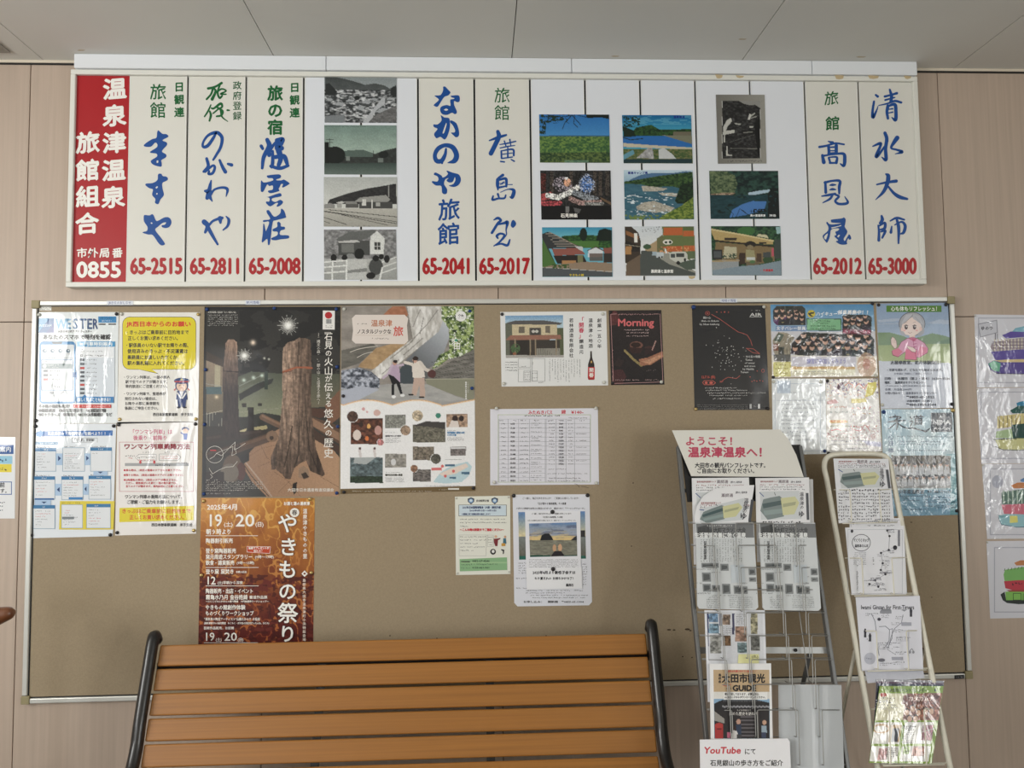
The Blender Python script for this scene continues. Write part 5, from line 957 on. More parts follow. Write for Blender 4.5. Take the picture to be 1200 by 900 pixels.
for x, y in ((66, 60), (672, 48), (54, 482), (680, 468)): s.pin(x, y, 'brass')
s.done()
# --- sake brewery sheet
TF = (570, 355, 5.4545)
s = Sheet('notice', 'white sheet with a photo of an old tiled shop and a dark bottle', 'notice', [(88, 58), (766, 53), (778, 527), (97, 535)], BS, TF, m='film', col=(232, 233, 232))
r = s.ras([(120, 82), (490, 78), (495, 348), (124, 352)], k=2)
r.img = r.vgrad(80, 130, (110, 160, 206), (180, 206, 220)); r.rect(120, 130, 170, 360, (96, 100, 84)); r.rect(450, 160, 500, 360, (84, 92, 60)); r.poly([(186, 112), (372, 112), (486, 128), (470, 140), (160, 140), (126, 128)], (84, 82, 82)); r.poly([(165, 138), (452, 138), (452, 216), (165, 216)], (206, 190, 152)); r.rect(207, 152, 244, 192, (110, 100, 86)); r.rect(376, 146, 408, 192, (110, 100, 86)); r.rect(275, 158, 350, 216, (90, 84, 78)); r.rect(283, 165, 342, 206, (60, 58, 56)); r.ell(300, 182, 11, 10, (200, 196, 186)); r.ell(322, 182, 11, 10, (200, 196, 186))
r.poly([(150, 208), (475, 204), (480, 232), (122, 238)], (156, 104, 84)); r.rect(150, 236, 470, 345, (60, 52, 44)); r.rect(195, 240, 275, 330, (38, 32, 28)); r.rect(310, 240, 440, 290, (50, 44, 40)); r.rect(314, 290, 470, 334, (140, 136, 124)); 
for x in (180, 276, 310, 442): r.rect(x, 230, x+8, 340, (150, 132, 106))
for x in range(320, 470, 14): r.line([(x, 292), (x, 332)], 2, (90, 88, 80))
r.paint(r.em(186, 292, 30, 32) & (r.noise(8) > .4), (70, 104, 60)); r.rect(120, 334, 500, 356, (170, 166, 160)); r.ell(180, 325, 12, 8, (150, 90, 60)); r.grain(.14); r.done()
KB = (44, 44, 48)
for t_, x, y0, p in (('創業一五〇年', 722, 112, 33), ('温泉津の地酒', 666, 112, 32.5), ('若林酒造有限会社', 543, 112, 32)): s.vtxt(t_, x, y0, 28, KB, pitch=p, bold=.6, rise=.06)
s.vtxt('「開春」', 607, 108, 34, (200, 50, 84), pitch=34, bold=.8, rise=.05); s.vtxt('醸造元', 607, 246, 28, KB, pitch=34, bold=.6, rise=.06)
s.poly([(664, 308), (674, 308), (676, 350), (690, 392), (692, 480), (686, 492), (654, 492), (648, 480), (650, 392), (663, 350)], (38, 26, 24)); s.rect(650, 410, 692, 482, (196, 44, 48)); s.txt('開', 671, 430, 30, (238, 234, 226), anchor='c', bold=.8); s.txt('春', 671, 462, 30, (238, 234, 226), anchor='c', bold=.8); s.rect(667, 308, 673, 322, (60, 50, 46)); s.rect(666, 370, 676, 384, (190, 150, 90)); s.rect(650, 484, 692, 489, (196, 44, 48))
for k in range(12):
    x = 597-k*17.5; y1 = (470, 455, 480, 450, 505, 498, 470, 500, 505, 490, 430, 500)[k]; s.scr(358, y1, x, 6.5, vert=True)
GY = (130, 132, 134)
s.frame(203, 356, 283, 412, 1.6, GY); s.frame(203, 420, 283, 505, 1.6, GY); s.frame(291, 356, 375, 502, 1.6, GY); s.frame(238, 434, 282, 498, 1.6, GY); s.frame(292, 434, 326, 498, 1.6, GY)
for y in (443, 459, 473, 489): s.scr(244, 276, y, 6)
for y in (448, 478): s.scr(296, 322, y, 6)
s.scr(265, 298, 354, 6); s.scr(225, 250, 405, 6); s.scr(334, 362, 508, 6); s.scr(373, 398, 297, 5, vert=True)
for y in (379, 395, 412, 430): s.scr(122, 196, y, 7, KB)
s.pin(100, 72); s.pin(744, 70, 'pin_clear'); s.pin(112, 516, 'pin_clear'); s.pin(752, 508, 'pin_clear'); s.done()
# --- cafe morning poster
s = Sheet('poster', 'small black cafe poster with pink lettering and a coffee cup still life', 'poster', [(782, 48), (1118, 45), (1138, 522), (797, 525)], BS, TF, m='gloss', col=(44, 36, 36))
r = s.ras(k=1.6); r.img = r.vgrad(50, 520, (46, 38, 38), (34, 30, 32)); 
r.poly([(790, 52), (830, 52), (850, 90), (830, 140), (790, 145)], (96, 50, 50)); r.poly([(806, 430), (870, 425), (895, 470), (870, 520), (806, 522)], (72, 40, 42)); r.poly([(840, 350), (880, 370), (860, 410), (810, 400)], (50, 38, 38))
r.ell(958, 270, 42, 24, (120, 78, 66)); r.ell(955, 268, 32, 17, (50, 32, 28)); r.poly([(905, 285), (1000, 285), (985, 322), (930, 322)], (58, 36, 34)); r.ell(1046, 288, 34, 12, (70, 44, 42)); r.rect(1014, 288, 1078, 330, (48, 32, 34)); r.line([(1082, 245), (1060, 300)], 6, (196, 150, 140)); r.line([(885, 305), (940, 360), (990, 400)], 15, (148, 130, 80)); r.poly([(975, 360), (1030, 350), (1125, 308), (1132, 345), (1050, 395), (985, 402)], (170, 112, 84)); r.poly([(990, 375), (1040, 360), (1110, 330), (1120, 345), (1045, 390)], (200, 146, 112)); r.grain(.2, 6); r.done()
PP = (206, 160, 158)
s.line([(832, 70), (795, 72), (812, 515), (1128, 505), (1110, 70), (1068, 71)], 2.5, PP); s.scr(842, 1060, 72, 9, PP, dens=1); s.txt('Morning', 838, 124, 64, (214, 110, 112), W=232, bold=2, res=3)
for y, a, b_ in ((172, 880, 1035), (190, 895, 1032), (211, 895, 1035)): s.scr(a, b_, y, 9, (216, 190, 188))
s.scr(300, 500, 806, 6, PP, vert=True); s.scr(815, 1100, 492, 9, (190, 160, 158)); s.scr(1000, 1048, 432, 11, (110, 96, 96)); s.scr(1064, 1085, 428, 11, (110, 96, 96))
s.pin(793, 60); s.pin(1104, 60); s.pin(806, 512); s.pin(1118, 505, 'pin_clear'); s.done()
# --- bus timetable
TG = (525, 470, 3.6)
s = Sheet('notice', 'white bus timetable grid with red handwritten heading', 'timetable', [(178, 34), (632, 30), (637, 352), (178, 355)], BS, TG, m='film', col=(226, 226, 234))
s.frame(211, 57, 602, 343, 1.6, (160, 180, 110)); s.txt('みたぬきバス', 338, 49, 19, (200, 50, 66), W=104, bold=.5, rise=.06); s.txt('線', 488, 46, 19, (200, 50, 66), anchor='c', bold=.5); s.txt('¥140-', 520, 47, 18, (200, 50, 66), W=52, bold=.5); s.scr(322, 470, 62, 8, DK); s.scr(508, 592, 71, 5)
LC = (150, 152, 160)
for x in (215, 254, 298, 344, 410, 414, 456, 498, 534, 600): s.rect(x-.6, 76, x+.6, 342, LC)
for k in range(14): y = 76+k*19; s.rect(215, y-.5, 600 if y < 272 else 410, y+.5, LC)
for x in (228, 276, 318, 374, 434, 478, 516, 566): s.scr(x-12, x+12, 82, 6)
for k, t_ in enumerate(('6:53', '7:18', '7:28', '7:53', '8:39', '9:26', '11:10', '11:48', '13:07', '13:50', '15:15', '15:48', '18:10', '18:51')):
    y = 96+k*18.4; s.txt(t_, 273, y, 10.5, DK, anchor='c', bold=.35); s.scr(224, 244, y, 5); s.scr(304, 336, y, 5); s.scr(350, 392, y-3, 4.5)
    if k % 3 == 0: s.scr(350, 380, y+5, 4)
for k, t_ in enumerate(('7:09', '8:14', '8:06', '9:13', '9:37', '10:50', '11:39', '13:24', '13:56', '14:09', '15:28', '16:32', '17:36')):
    y = 96+k*14.1; s.txt(t_, 477, y, 10, DK, anchor='c', bold=.35); s.scr(426, 448, y, 5); s.scr(508, 526, y, 5)
    if k % 2: s.scr(540, 582, y, 4.5)
for y, x1 in ((287, 500), (306, 590), (325, 560), (337, 590)): s.scr(420, x1, y, 5)
s.pin(204, 31, 'pin_clear'); s.pin(624, 30, 'pin_clear'); s.pin(195, 343, 'pin_clear'); s.pin(626, 346, 'pin_clear'); s.done()
# --- small green-footed flyer
TH = (530, 575, 6.43)
s = Sheet('notice', 'small cream flyer with two blue shields and a green footer panel', 'notice', [(20, 45), (436, 38), (439, 628), (28, 636)], BS, TH, m='film', col=(230, 231, 220))
for x in (141, 320):
    s.poly([(x-25, 60), (x, 50), (x+25, 60), (x+24, 82), (x, 104), (x-24, 82)], (58, 70, 92)); s.ell(x, 76, 16, 15, (150, 186, 220)); s.ell(x, 74, 9, 8, (220, 230, 236))
s.txt('自由船隊主催', 180, 76, 18, DK, W=96, bold=.5); s.frame(48, 106, 409, 192, 3, (60, 66, 74)); s.rect(52, 110, 405, 188, (206, 222, 232)); s.txt('2025年日本国際博覧会（大阪・関西万博）', 76, 127, 19, (30, 50, 100), W=302, bold=.9); s.txt('（2025年4月13日〜10月13日）', 118, 150, 15, (30, 50, 100), W=226, bold=.7); s.txt('の開催に伴う密輸対策を強化します！', 70, 177, 14, (30, 50, 100), W=224, bold=.7)
for y, x1 in ((215, 400), (240, 405), (268, 130)): s.scr(58, x1, y, 9)
s.txt('〜こんな時は税関までご連絡ください〜', 56, 295, 22, (206, 44, 60), W=334, bold=1.1); s.frame(51, 333, 256, 492, 1.5, (150, 150, 146))
for k, y in enumerate((347, 372, 398, 424, 450)): s.scr(58, (250, 246, 186, 250, 160)[k], y, 8.5)
s.frame(264, 334, 310, 422, 1.5, (150, 150, 146))
for y in (350, 370, 390, 408): s.scr(270, 304, y, 7)
s.ell(328, 346, 10, 11, (222, 180, 150)); s.poly([(312, 362), (344, 360), (362, 356), (362, 364), (344, 374), (344, 384), (340, 418), (324, 418), (314, 390)], (120, 34, 44)); s.ell(398, 348, 9, 10, (200, 160, 130)); s.poly([(384, 360), (404, 358), (408, 400), (382, 402)], (60, 110, 130)); s.rrect(370, 396, 400, 418, 4, (200, 150, 60)); s.ell(307, 460, 21, 22, (36, 36, 38)); s.ell(308, 458, 11, 12, (226, 226, 222)); s.poly([(368, 440), (392, 446), (388, 478), (380, 476), (382, 456), (368, 448)], (40, 40, 44))
s.poly([(55, 516), (412, 502), (414, 598), (57, 608)], (140, 182, 136)); s.rect(64, 536, 412, 548, (160, 196, 150)); s.txt('密輸通報電話', 66, 536, 12, DK, W=70, bold=.4); s.txt('0852-27-4246', 150, 530, 19, (30, 50, 40), W=132, bold=.8); s.scr(66, 135, 558, 9, DK); s.scr(142, 345, 554, 10, DK); s.scr(66, 140, 583, 9, DK); s.txt('0120-461-961', 150, 580, 17, (30, 50, 40), W=132, bold=.7)
for x, y in ((30, 58), (424, 50), (38, 622), (428, 612)): s.pin(x, y, 'pin_clear', 1.2)
s.done()
# --- large sunset sheet with clipped corners
s = Sheet('notice', 'large white laminated sheet with clipped corners behind the smaller beach photo sheet', 'notice', [(455, 42), (474, 30), (1014, 27), (1034, 42), (1053, 838), (1030, 864), (492, 872), (467, 846)], BS, TH, m='film', col=(226, 228, 236))
s.txt('ご一緒に、海辺を歩きませんか？　ご家族もお待ちしています！', 528, 58, 19, DK, W=434, bold=.3, rise=.02); s.txt('「日が落ちる海岸散策」その風景', 635, 98, 19, DK, W=224, bold=.5); s.txt('八月の小旅館を出発され周辺のおまつり　堀辺つゆく「アーシングウォーク」', 482, 134, 15, DK, W=524, bold=.4)
r = s.ras([(497, 162), (1000, 155), (1008, 512), (504, 520)], k=1.3); r.img = r.vgrad(160, 345, (84, 130, 190), (230, 214, 160)); r.paint(r.Y > 345, r.vgrad(345, 520, (120, 130, 128), (96, 92, 80))); r.paint(r.Y > 492, (30, 104, 90)); r.rect(968, 300, 1003, 350, (40, 40, 44)); r.grain(.1, 12); r.done()
for k, y in enumerate((545, 565, 583, 602, 620)): s.scr(498, 560, y, 10); s.scr(980, 1016, y+8, 10)
for y in (660, 735): s.scr(480, 560, y, 10, DK)
for y in (650, 668, 688, 706): s.scr(984, 1008, y, 9)
for k, (a, b_) in enumerate(((556, 980), (555, 846), (590, 1020), (604, 1000))): s.scr(a, b_, 752+k*18, 9.5, DK)
s.txt('お申し込み：　開新館　℡0855-65-1994', 535, 838, 19, DK, W=455, bold=.5); s.pin(463, 38, 'pin_dark', 2.4); s.pin(1019, 35, 'pin_dark', 2.4); s.done()
BS2 = Wall(.0145)
s = Sheet('notice', 'smaller sheet with a beach sunset photo and bare feet, pinned over the clipped-corner sheet', 'notice', [(548, 152), (965, 154), (970, 604), (556, 606)], BS2, TH, m='paper', col=(232, 233, 238))
s.txt('ご一緒に、海辺を歩きませんか？　ご家族もお待ちしています！', 598, 174, 14, DK, W=305, bold=.3); s.txt('「日が落ちる海岸散策」その風景', 676, 200, 15, DK, W=156, bold=.3); s.txt('八月の小旅館を出発され周辺のおまつり　堀辺つゆく「アーシングウォーク」', 565, 225, 11, DK, W=370, bold=.2)
r = s.ras([(578, 248), (936, 238), (942, 492), (586, 500)], k=2.2); r.img = r.vgrad(240, 370, (96, 136, 190), (226, 190, 130)); r.paint((r.noise(70, 14, 3) > .52) & (r.Y < 340), (150, 164, 190), .8); r.paint((r.noise(90, 12, 3) > .6) & (r.Y < 360), (90, 100, 130), .6); r.paint((r.Y > 340) & (r.Y < 372) & (r.X > 600) & (r.X < 900), (240, 214, 130), .35)
r.paint(r.Y > 372, r.mix((96, 96, 84), (160, 158, 138), r.noise(26, 8, 3))); r.poly([(660, 376), (674, 336), (700, 322), (728, 322), (748, 346), (762, 372)], (38, 40, 46)); r.poly([(925, 345), (942, 338), (942, 374), (890, 376)], (50, 52, 56)); r.ell(770, 432, 14, 26, (206, 160, 120)); r.ell(812, 430, 15, 28, (214, 168, 128)); r.poly([(740, 496), (770, 456), (820, 456), (850, 494)], (44, 40, 44)); r.paint((r.Y > 486) & (np.abs(r.X-790) > 50), (30, 84, 70)); r.done()
for y in (519, 531, 543, 554, 565, 575): s.scr(578, 945, y, 6.5, DK)
s.pin(755, 160, 'pin_dark', 2.6); s.done()
s = Sheet('note', 'white handwritten note pinned at the foot of the beach photo sheet', 'note', [(556, 586), (974, 576), (980, 736), (562, 746)], Wall(.0155), TH, m='paper', col=(236, 237, 240))
s.txt('2025年4月より動性子会すは', 606, 618, 26, DK, W=322, bold=1.2, rise=.05); s.txt('もり宴えれの お待ちかけカ了！', 620, 662, 22, DK, W=306, bold=1, rise=.05); s.txt('重廃石', 856, 712, 22, DK, W=58, bold=.9); s.pin(760, 590, 'pin_dark', 2.6); s.done()
# stray marks left on the cloth
for q in ([(673, 567), (679, 571)], [(681, 570), (690, 572)]):
    b = Bld(); tube(b, smoothpath([tuple(BS.hit([a])[0]+np.array([0, -.0006, 0])) for a in (q[0], ((q[0][0]+q[1][0])/2, q[0][1]+.5), q[1])], 3), .0006, 5)
    o = b.build('scratch', M['black'], nb, no)
# --- black constellation poster
TI = (805, 350, 6.43)
s = Sheet('poster', 'glossy black poster with scattered white specks and thin red line drawing', 'poster', [(38, 52), (588, 50), (622, 838), (58, 840)], BS, TI, m='dark_gloss', col=(22, 24, 30))
RD = (200, 96, 84); WG = (216, 216, 214)
s.line([(185, 118), (250, 155), (320, 205), (385, 250), (425, 262), (455, 275), (480, 315), (492, 355)], 3, RD); s.line([(447, 374), (500, 378), (548, 414), (498, 408), (447, 374)], 3, RD)
for cx_, cy_, rx_, ry_ in ((155, 110, 17, 14), (155, 110, 6, 5), (573, 543, 11, 12)): s.line([(cx_+rx_*math.cos(a), cy_+ry_*math.sin(a)) for a in np.linspace(0, 6.28, 12)], 2.5, RD)
s.line([(118, 632), (130, 618), (195, 618), (216, 634), (198, 648), (130, 648), (118, 632)], 4, RD); s.ell(145, 634, 11, 9, RD); s.ell(182, 634, 14, 9, RD); s.line([(248, 632), (285, 605), (310, 592), (335, 596), (372, 602), (400, 580)], 3, RD); s.line([(248, 620), (262, 630), (272, 622)], 3, RD)
s.line([(262, 95), (256, 101), (262, 108)], 2, RD); s.line([(310, 95), (316, 101), (310, 108)], 2, RD); s.ell(284, 101, 5, 5, RD); s.ell(225, 101, 5, 3, RD)
random.seed(3)
for k in range(58):
    a = random.gauss(310, 62); b_ = random.gauss(425, 66); q = random.uniform(1.6, 6); s.poly([(a, b_), (a+q, b_-q*.6), (a+q*1.4, b_+q*.3), (a+q*.3, b_+q*.7)], WG)
for a, b_ in ((145, 350), (320, 298), (232, 333), (190, 516), (222, 218), (300, 420), (334, 425), (345, 508), (258, 484)): s.ell(a, b_, 4, 3, WG, 7)
for x, y in ((476, 590), (490, 624), (507, 617), (527, 621), (550, 617), (571, 621), (529, 545)): s.ell(x, y, 4, 4, RD, 8)
s.txt('AIR', 474, 120, 34, WG, W=90, bold=.6); s.scr(487, 545, 88, 7, WG); s.rect(472, 136, 564, 139, WG)
for y, x0, x1, t_ in ((144, 122, 180, '岡の心'), (167, 108, 242, 'Shuto no Kokoro'), (192, 96, 244, 'by Sibaei Limhong')): s.txt(t_, x0, y, 19, WG, W=x1-x0, bold=.3)
for y, x0, x1, t_ in ((437, 443, 552, '水と石の物語'), (461, 440, 494, 'Tastes'), (484, 436, 512, 'of water'), (507, 432, 516, 'and stone'), (530, 420, 506, 'by Matilda'), (553, 404, 464, 'Tatuani')): s.txt(t_, x0, y, 19, WG, W=x1-x0, bold=.25)
s.txt('12.7.16 (水)', 108, 590, 27, RD, W=106, bold=.7)
for y, x0, x1 in ((672, 135, 370), (690, 140, 458), (710, 155, 596), (730, 168, 462), (752, 196, 398)): s.scr(x0, x1, y, 11, WG, dens=.95)
for y in (800, 812, 824, 832): s.scr(76, 455, y, 6.5, (150, 150, 150))
s.rect(472, 794, 488, 828, (190, 190, 190)); s.rect(535, 794, 551, 828, (220, 220, 220)); s.scr(492, 525, 812, 8, (170, 170, 170)); s.scr(555, 612, 812, 8, (110, 110, 110))
s.pin(50, 64, 'pin_blue', 2.8); s.pin(580, 62, 'pin_clear'); s.pin(68, 832, 'brass'); s.pin(610, 828, 'pin_dark'); s.done()
# --- school volleyball recruiting poster
TJ = (900, 350, 9)
s = Sheet('poster', 'blue poster of three dark team photos above a bright creased text area', 'poster', [(25, 62), (1110, 58), (1160, 818), (45, 832)], BS, TJ, m='crease', col=(234, 232, 226))
r = s.ras(k=1.6)
r.img = r.vgrad(60, 300, (70, 144, 200), (150, 186, 214)); r.paint(r.Y > 345, (212, 212, 220)); r.rect(30, 600, 1200, 850, (240, 234, 222))
def team(pts, n, y0, y1, size, seed, cl=((30, 32, 42), (44, 30, 50), (28, 40, 40)), bg=(40, 52, 44), rows=3):
    m_ = r.pm(pts); keep = r.img.copy(); xs = [p[0] for p in pts]; x0, x1 = min(xs), max(xs); random.seed(seed)
    r.poly(pts, r.mix((20, 30, 26), bg, r.noise(30, 20)))
    for x in range(int(x0)+30, int(x1), 95): r.line([(x, y0-60), (x, y0)], 4, (150, 156, 158), .6)
    for k in range(rows):
        y = y0+(y1-y0)*k/(rows); xx = x0+size*(.7+.5*(k % 2))
        while xx < x1-size*.4:
            j = y+random.uniform(-.3, .3)*size; c = random.choice(cl)
            r.ell(xx, j+size*1.75, size*.95, size*1.5, c); r.ell(xx, j, size*.42, size*.52, (212, 166, 144)); r.ell(xx, j-size*.3, size*.46, size*.32, (36, 28, 28)); 
            if random.random() < .4: r.ell(xx+size*.1, j+size*1.2, size*.3, size*.12, (200, 186, 120), .7)
            xx += size*random.uniform(1.25, 1.6)
    r.img = np.where(m_[..., None], r.img, keep)
team([(55, 120), (90, 75), (360, 75), (395, 110), (398, 280), (90, 280), (55, 240)], 6, 130, 230, 46, 4, ((30, 34, 44), (86, 40, 96), (34, 40, 48)))
team([(785, 180), (820, 165), (1060, 172), (1095, 200), (1090, 330), (785, 318)], 6, 195, 280, 48, 5)
team([(250, 470), (370, 352), (1085, 390), (1120, 430), (1115, 610), (330, 600), (240, 580)], 14, 400, 570, 66, 6, rows=3)
r.poly([(50, 440), (110, 352), (200, 360), (280, 410), (240, 480), (240, 600), (215, 665), (100, 665), (60, 560)], r.mix((120, 110, 92), (190, 182, 160), r.noise(22, 20))); r.poly([(60, 440), (110, 360), (170, 380), (130, 460)], (70, 88, 76)); r.rect(55, 475, 110, 550, (130, 74, 56)); r.rect(110, 510, 170, 590, (44, 50, 44)); r.rect(60, 590, 240, 660, (60, 66, 72), .7)
for x in (160, 200, 235): r.line([(x, 420), (x, 600)], 3, (80, 76, 64))
r.rect(80, 285, 410, 345, (116, 150, 196)); r.rect(405, 208, 775, 338, (54, 96, 70)); r.rect(414, 218, 766, 330, (128, 196, 144)); r.poly([(783, 308), (1092, 325), (1088, 388), (783, 375)], (62, 40, 52)); r.poly([(790, 316), (1086, 332), (1082, 380), (790, 368)], (110, 44, 60)); r.rect(58, 668, 240, 822, (214, 204, 92)); r.rect(66, 676, 232, 814, (234, 230, 150)); r.rect(245, 610, 930, 720, (214, 212, 226)); r.rect(248, 715, 918, 745, (226, 192, 120)); r.rect(248, 745, 918, 808, (240, 236, 206)); r.paint(r.em(1040, 700, 100, 130) & (r.noise(14) > .3), (206, 160, 122), .75); r.ell(1040, 690, 40, 60, (190, 110, 90), .6)
r.ell(457, 160, 42, 41, (222, 200, 50)); r.poly([(420, 150), (490, 138), (485, 155), (450, 165), (475, 185), (455, 190), (430, 170)], (30, 34, 38)); r.done()
WW = (242, 244, 246)
s.txt('ハイキュー', 506, 162, 46, WW, W=226, bold=1.2, rise=.06, slant=.15); s.txt('部員募集中！！', 735, 146, 48, WW, W=352, bold=1.6, rise=.06, slant=.1, res=2)
s.txt('女子バレー部員', 88, 313, 42, WW, W=310, bold=.8); s.txt('男子バレー部員', 792, 350, 40, (180, 80, 110), W=290, bold=1.2)
for y, x0, x1 in ((235, 445, 665), (258, 515, 650), (287, 445, 715), (314, 445, 715)): s.scr(x0, x1, y, 17, (50, 90, 66), dens=1)
for y in (695, 735, 785): s.scr(80, 215, y, 20, (150, 130, 50))
s.txt('練習に参加してみよう', 410, 660, 62, (130, 130, 196), W=420, bold=.8); s.scr(260, 905, 730, 13, (200, 120, 80)); s.scr(262, 620, 770, 13, (90, 90, 90)); s.scr(290, 760, 792, 13, (120, 110, 90))
s.pin(1102, 52); s.pin(56, 828); s.pin(1134, 812, 'pin_clear'); s.done()
# --- pair of creased sheets in the glare
TK = (900, 435, 8.889)
s = Sheet('notice', 'creased shiny white sheet of faint typed lines, partly behind the welcome card', 'notice', [(40, 78), (598, 76), (612, 862), (52, 872)], BS, TK, m='crease', col=(232, 238, 242))
s.frame(72, 128, 548, 830, 2, (100, 130, 170)); s.rect(95, 100, 235, 230, (196, 210, 226)); s.scr(225, 300, 222, 12, (60, 60, 80)); s.rect(90, 303, 590, 305, (90, 110, 150))
for k in range(11): s.scr(135, 500 if k % 3 else 420, 303+k*41, 16, (120, 132, 150), dens=.9)
s.pin(58, 110, 'pin_clear'); s.pin(548, 110, 'pin_clear', 2.4); s.pin(590, 832, 'pin_blue'); s.done()
s = Sheet('poster', 'creased shiny white poster with orange, red and yellow scribbled headings', 'poster', [(604, 84), (1142, 74), (1186, 834), (614, 848)], BS, TK, m='crease', col=(238, 236, 232))
r = s.ras(k=1.4); r.img[:] = (238, 236, 232)
r.paint((r.noise(26, 16, 4) > .6) & (r.Y < 300), (232, 200, 184)); r.paint((r.noise(20, 20, 3) > .63) & (r.Y < 260), (130, 110, 150)); r.poly([(690, 215), (740, 125), (800, 112), (770, 150), (715, 220)], (90, 22, 50)); r.poly([(1040, 120), (1130, 110), (1130, 170), (1090, 250), (1010, 270)], (236, 222, 80)); r.poly([(870, 290), (1020, 280), (1030, 325), (870, 330)], (240, 224, 120)); r.poly([(620, 310), (700, 292), (740, 330), (620, 345)], (190, 90, 90), .7); r.rect(640, 510, 830, 540, (244, 224, 130)); r.rect(640, 560, 830, 582, (224, 222, 200)); r.paint((r.noise(18, 12, 3) > .62) & (r.Y > 590) & (r.Y < 720), (206, 160, 160)); r.paint((r.noise(16, 12, 3) > .66) & (r.X > 850) & (r.Y > 360), (206, 190, 200)); r.poly([(980, 720), (1180, 740), (1180, 790), (1040, 770)], (190, 190, 220)); r.done()
OR = (226, 120, 80)
s.brush([(800, 150, 7), (840, 125, 6), (885, 150, 8), (870, 175, 5)], OR); s.brush([(900, 180, 6), (950, 130, 8), (1000, 180, 6), (1040, 130, 7)], OR); s.scr(640, 820, 372, 24, (220, 150, 120)); s.scr(640, 830, 425, 18, (110, 130, 120)); s.txt('無料体験会', 648, 524, 32, OR, W=176, bold=.6); s.scr(640, 840, 572, 18, (120, 130, 120)); s.scr(640, 1000, 690, 14, (150, 140, 130)); s.scr(660, 1060, 725, 16, (110, 110, 150)); s.scr(870, 1090, 380, 30, (220, 130, 110)); s.scr(880, 1090, 445, 24, (216, 170, 120)); s.scr(860, 1140, 575, 26, (220, 110, 100)); s.scr(700, 1050, 805, 14, (140, 140, 150)); s.scr(640, 1130, 760, 14, (130, 130, 150))
s.brush([(870, 600, 5), (960, 620, 7), (1010, 560, 5), (1060, 620, 6)], (210, 90, 90)); s.brush([(660, 620, 8), (720, 605, 10), (760, 620, 5)], (210, 90, 90))
s.pin(619, 102); s.pin(1118, 95, 'pin_clear'); s.pin(632, 855); s.done()
# --- tai chi class poster
TL = (1020, 350, 6.923)
s = Sheet('poster', 'pale blue poster of a drawn grey-haired woman in a pink tunic', 'poster', [(47, 40), (640, 32), (690, 885), (85, 892)], BS, TL, m='film', col=(222, 226, 238))
r = s.ras(k=1.5); r.img = r.vgrad(40, 290, (140, 168, 204), (164, 186, 214)); r.paint(((r.Y-205+.06*(r.X-60)) > 0) & (r.Y < 210) & (r.X < 330), (172, 190, 214)); r.poly([(60, 175), (140, 165), (240, 160), (240, 180), (70, 192)], (178, 194, 216)); r.poly([(450, 200), (560, 170), (640, 175), (650, 208)], (178, 194, 216)); r.poly([(62, 275), (160, 275), (260, 300), (330, 330), (400, 310), (500, 280), (600, 300), (660, 320), (664, 400), (62, 400)], (124, 154, 112)); r.poly([(540, 350), (655, 320), (660, 400), (520, 390)], (110, 142, 108)); r.paint((r.Y > 378-.02*r.X), r.vgrad(370, 520, (158, 178, 116), (180, 194, 130))); r.paint(r.Y > 505+.03*(r.X-80), (214, 220, 234)); r.done()
s.rect(130, 56, 577, 108, (84, 134, 52)); s.txt('心も体もリフレッシュ！', 165, 82, 40, (240, 244, 238), W=398, bold=1.3, res=2)
OL = (120, 70, 90)
s.ell(338, 205, 108, 98, (88, 88, 98), 26); s.ell(338, 205, 103, 93, (176, 178, 186), 26); s.poly([(232, 230), (244, 285), (270, 305), (300, 300), (280, 240)], (176, 178, 186)); s.poly([(438, 230), (436, 280), (405, 305), (380, 300), (400, 240)], (176, 178, 186)); s.rect(316, 290, 362, 330, (232, 206, 196))
s.poly([(262, 200), (290, 175), (340, 150), (400, 185), (415, 225), (405, 265), (370, 295), (325, 303), (285, 290), (262, 260), (254, 225)], (240, 220, 212)); s.ell(408, 245, 12, 18, (236, 206, 198)); s.ell(258, 248, 11, 17, (236, 206, 198)); s.poly([(250, 200), (290, 130), (345, 125), (310, 170), (262, 205)], (196, 198, 206)); s.poly([(345, 125), (400, 140), (430, 210), (400, 200), (345, 160)], (190, 192, 200)); s.line([(346, 128), (318, 160), (268, 204)], 2.4, (110, 110, 120)); s.line([(360, 145), (400, 190), (418, 215)], 2, (140, 140, 150))
for x in (290, 358): s.ell(x, 233, 13, 17, (70, 44, 48)); s.ell(x+3, 227, 4, 5, (240, 240, 240)); s.line([(x-17, 222), (x, 211), (x+16, 220)], 4, (60, 44, 50)); s.line([(x-14, 196), (x+10, 190)], 2, (120, 110, 116)); s.ell(x+(-14 if x < 320 else 18), 258, 10, 6, (236, 180, 176))
s.line([(306, 272), (320, 281), (338, 272)], 2.4, (150, 80, 80))
s.poly([(300, 320), (345, 310), (385, 325), (440, 360), (470, 405), (465, 440), (400, 478), (375, 478), (378, 498), (278, 494), (286, 430), (225, 475), (180, 460), (172, 425), (215, 410), (250, 350)], (150, 60, 96)); s.poly([(302, 323), (345, 314), (384, 328), (437, 362), (466, 405), (461, 437), (398, 474), (371, 474), (374, 494), (282, 490), (290, 424), (224, 470), (184, 456), (176, 428), (216, 413), (253, 353)], (222, 160, 190)); s.poly([(286, 410), (378, 420), (374, 494), (282, 490)], (226, 120, 150)); s.poly([(176, 420), (225, 400), (262, 430), (224, 470), (184, 456)], (220, 120, 146)); s.poly([(405, 385), (462, 400), (458, 437), (398, 474), (380, 450)], (224, 130, 160)); s.poly([(305, 322), (345, 318), (380, 326), (350, 345)], (200, 90, 130))
s.line([(345, 320), (352, 380), (372, 490)], 3, (170, 70, 110))
for k in range(4): s.line([(342+k*4, 345+k*24), (372+k*2, 340+k*24)], 4, (180, 70, 120))
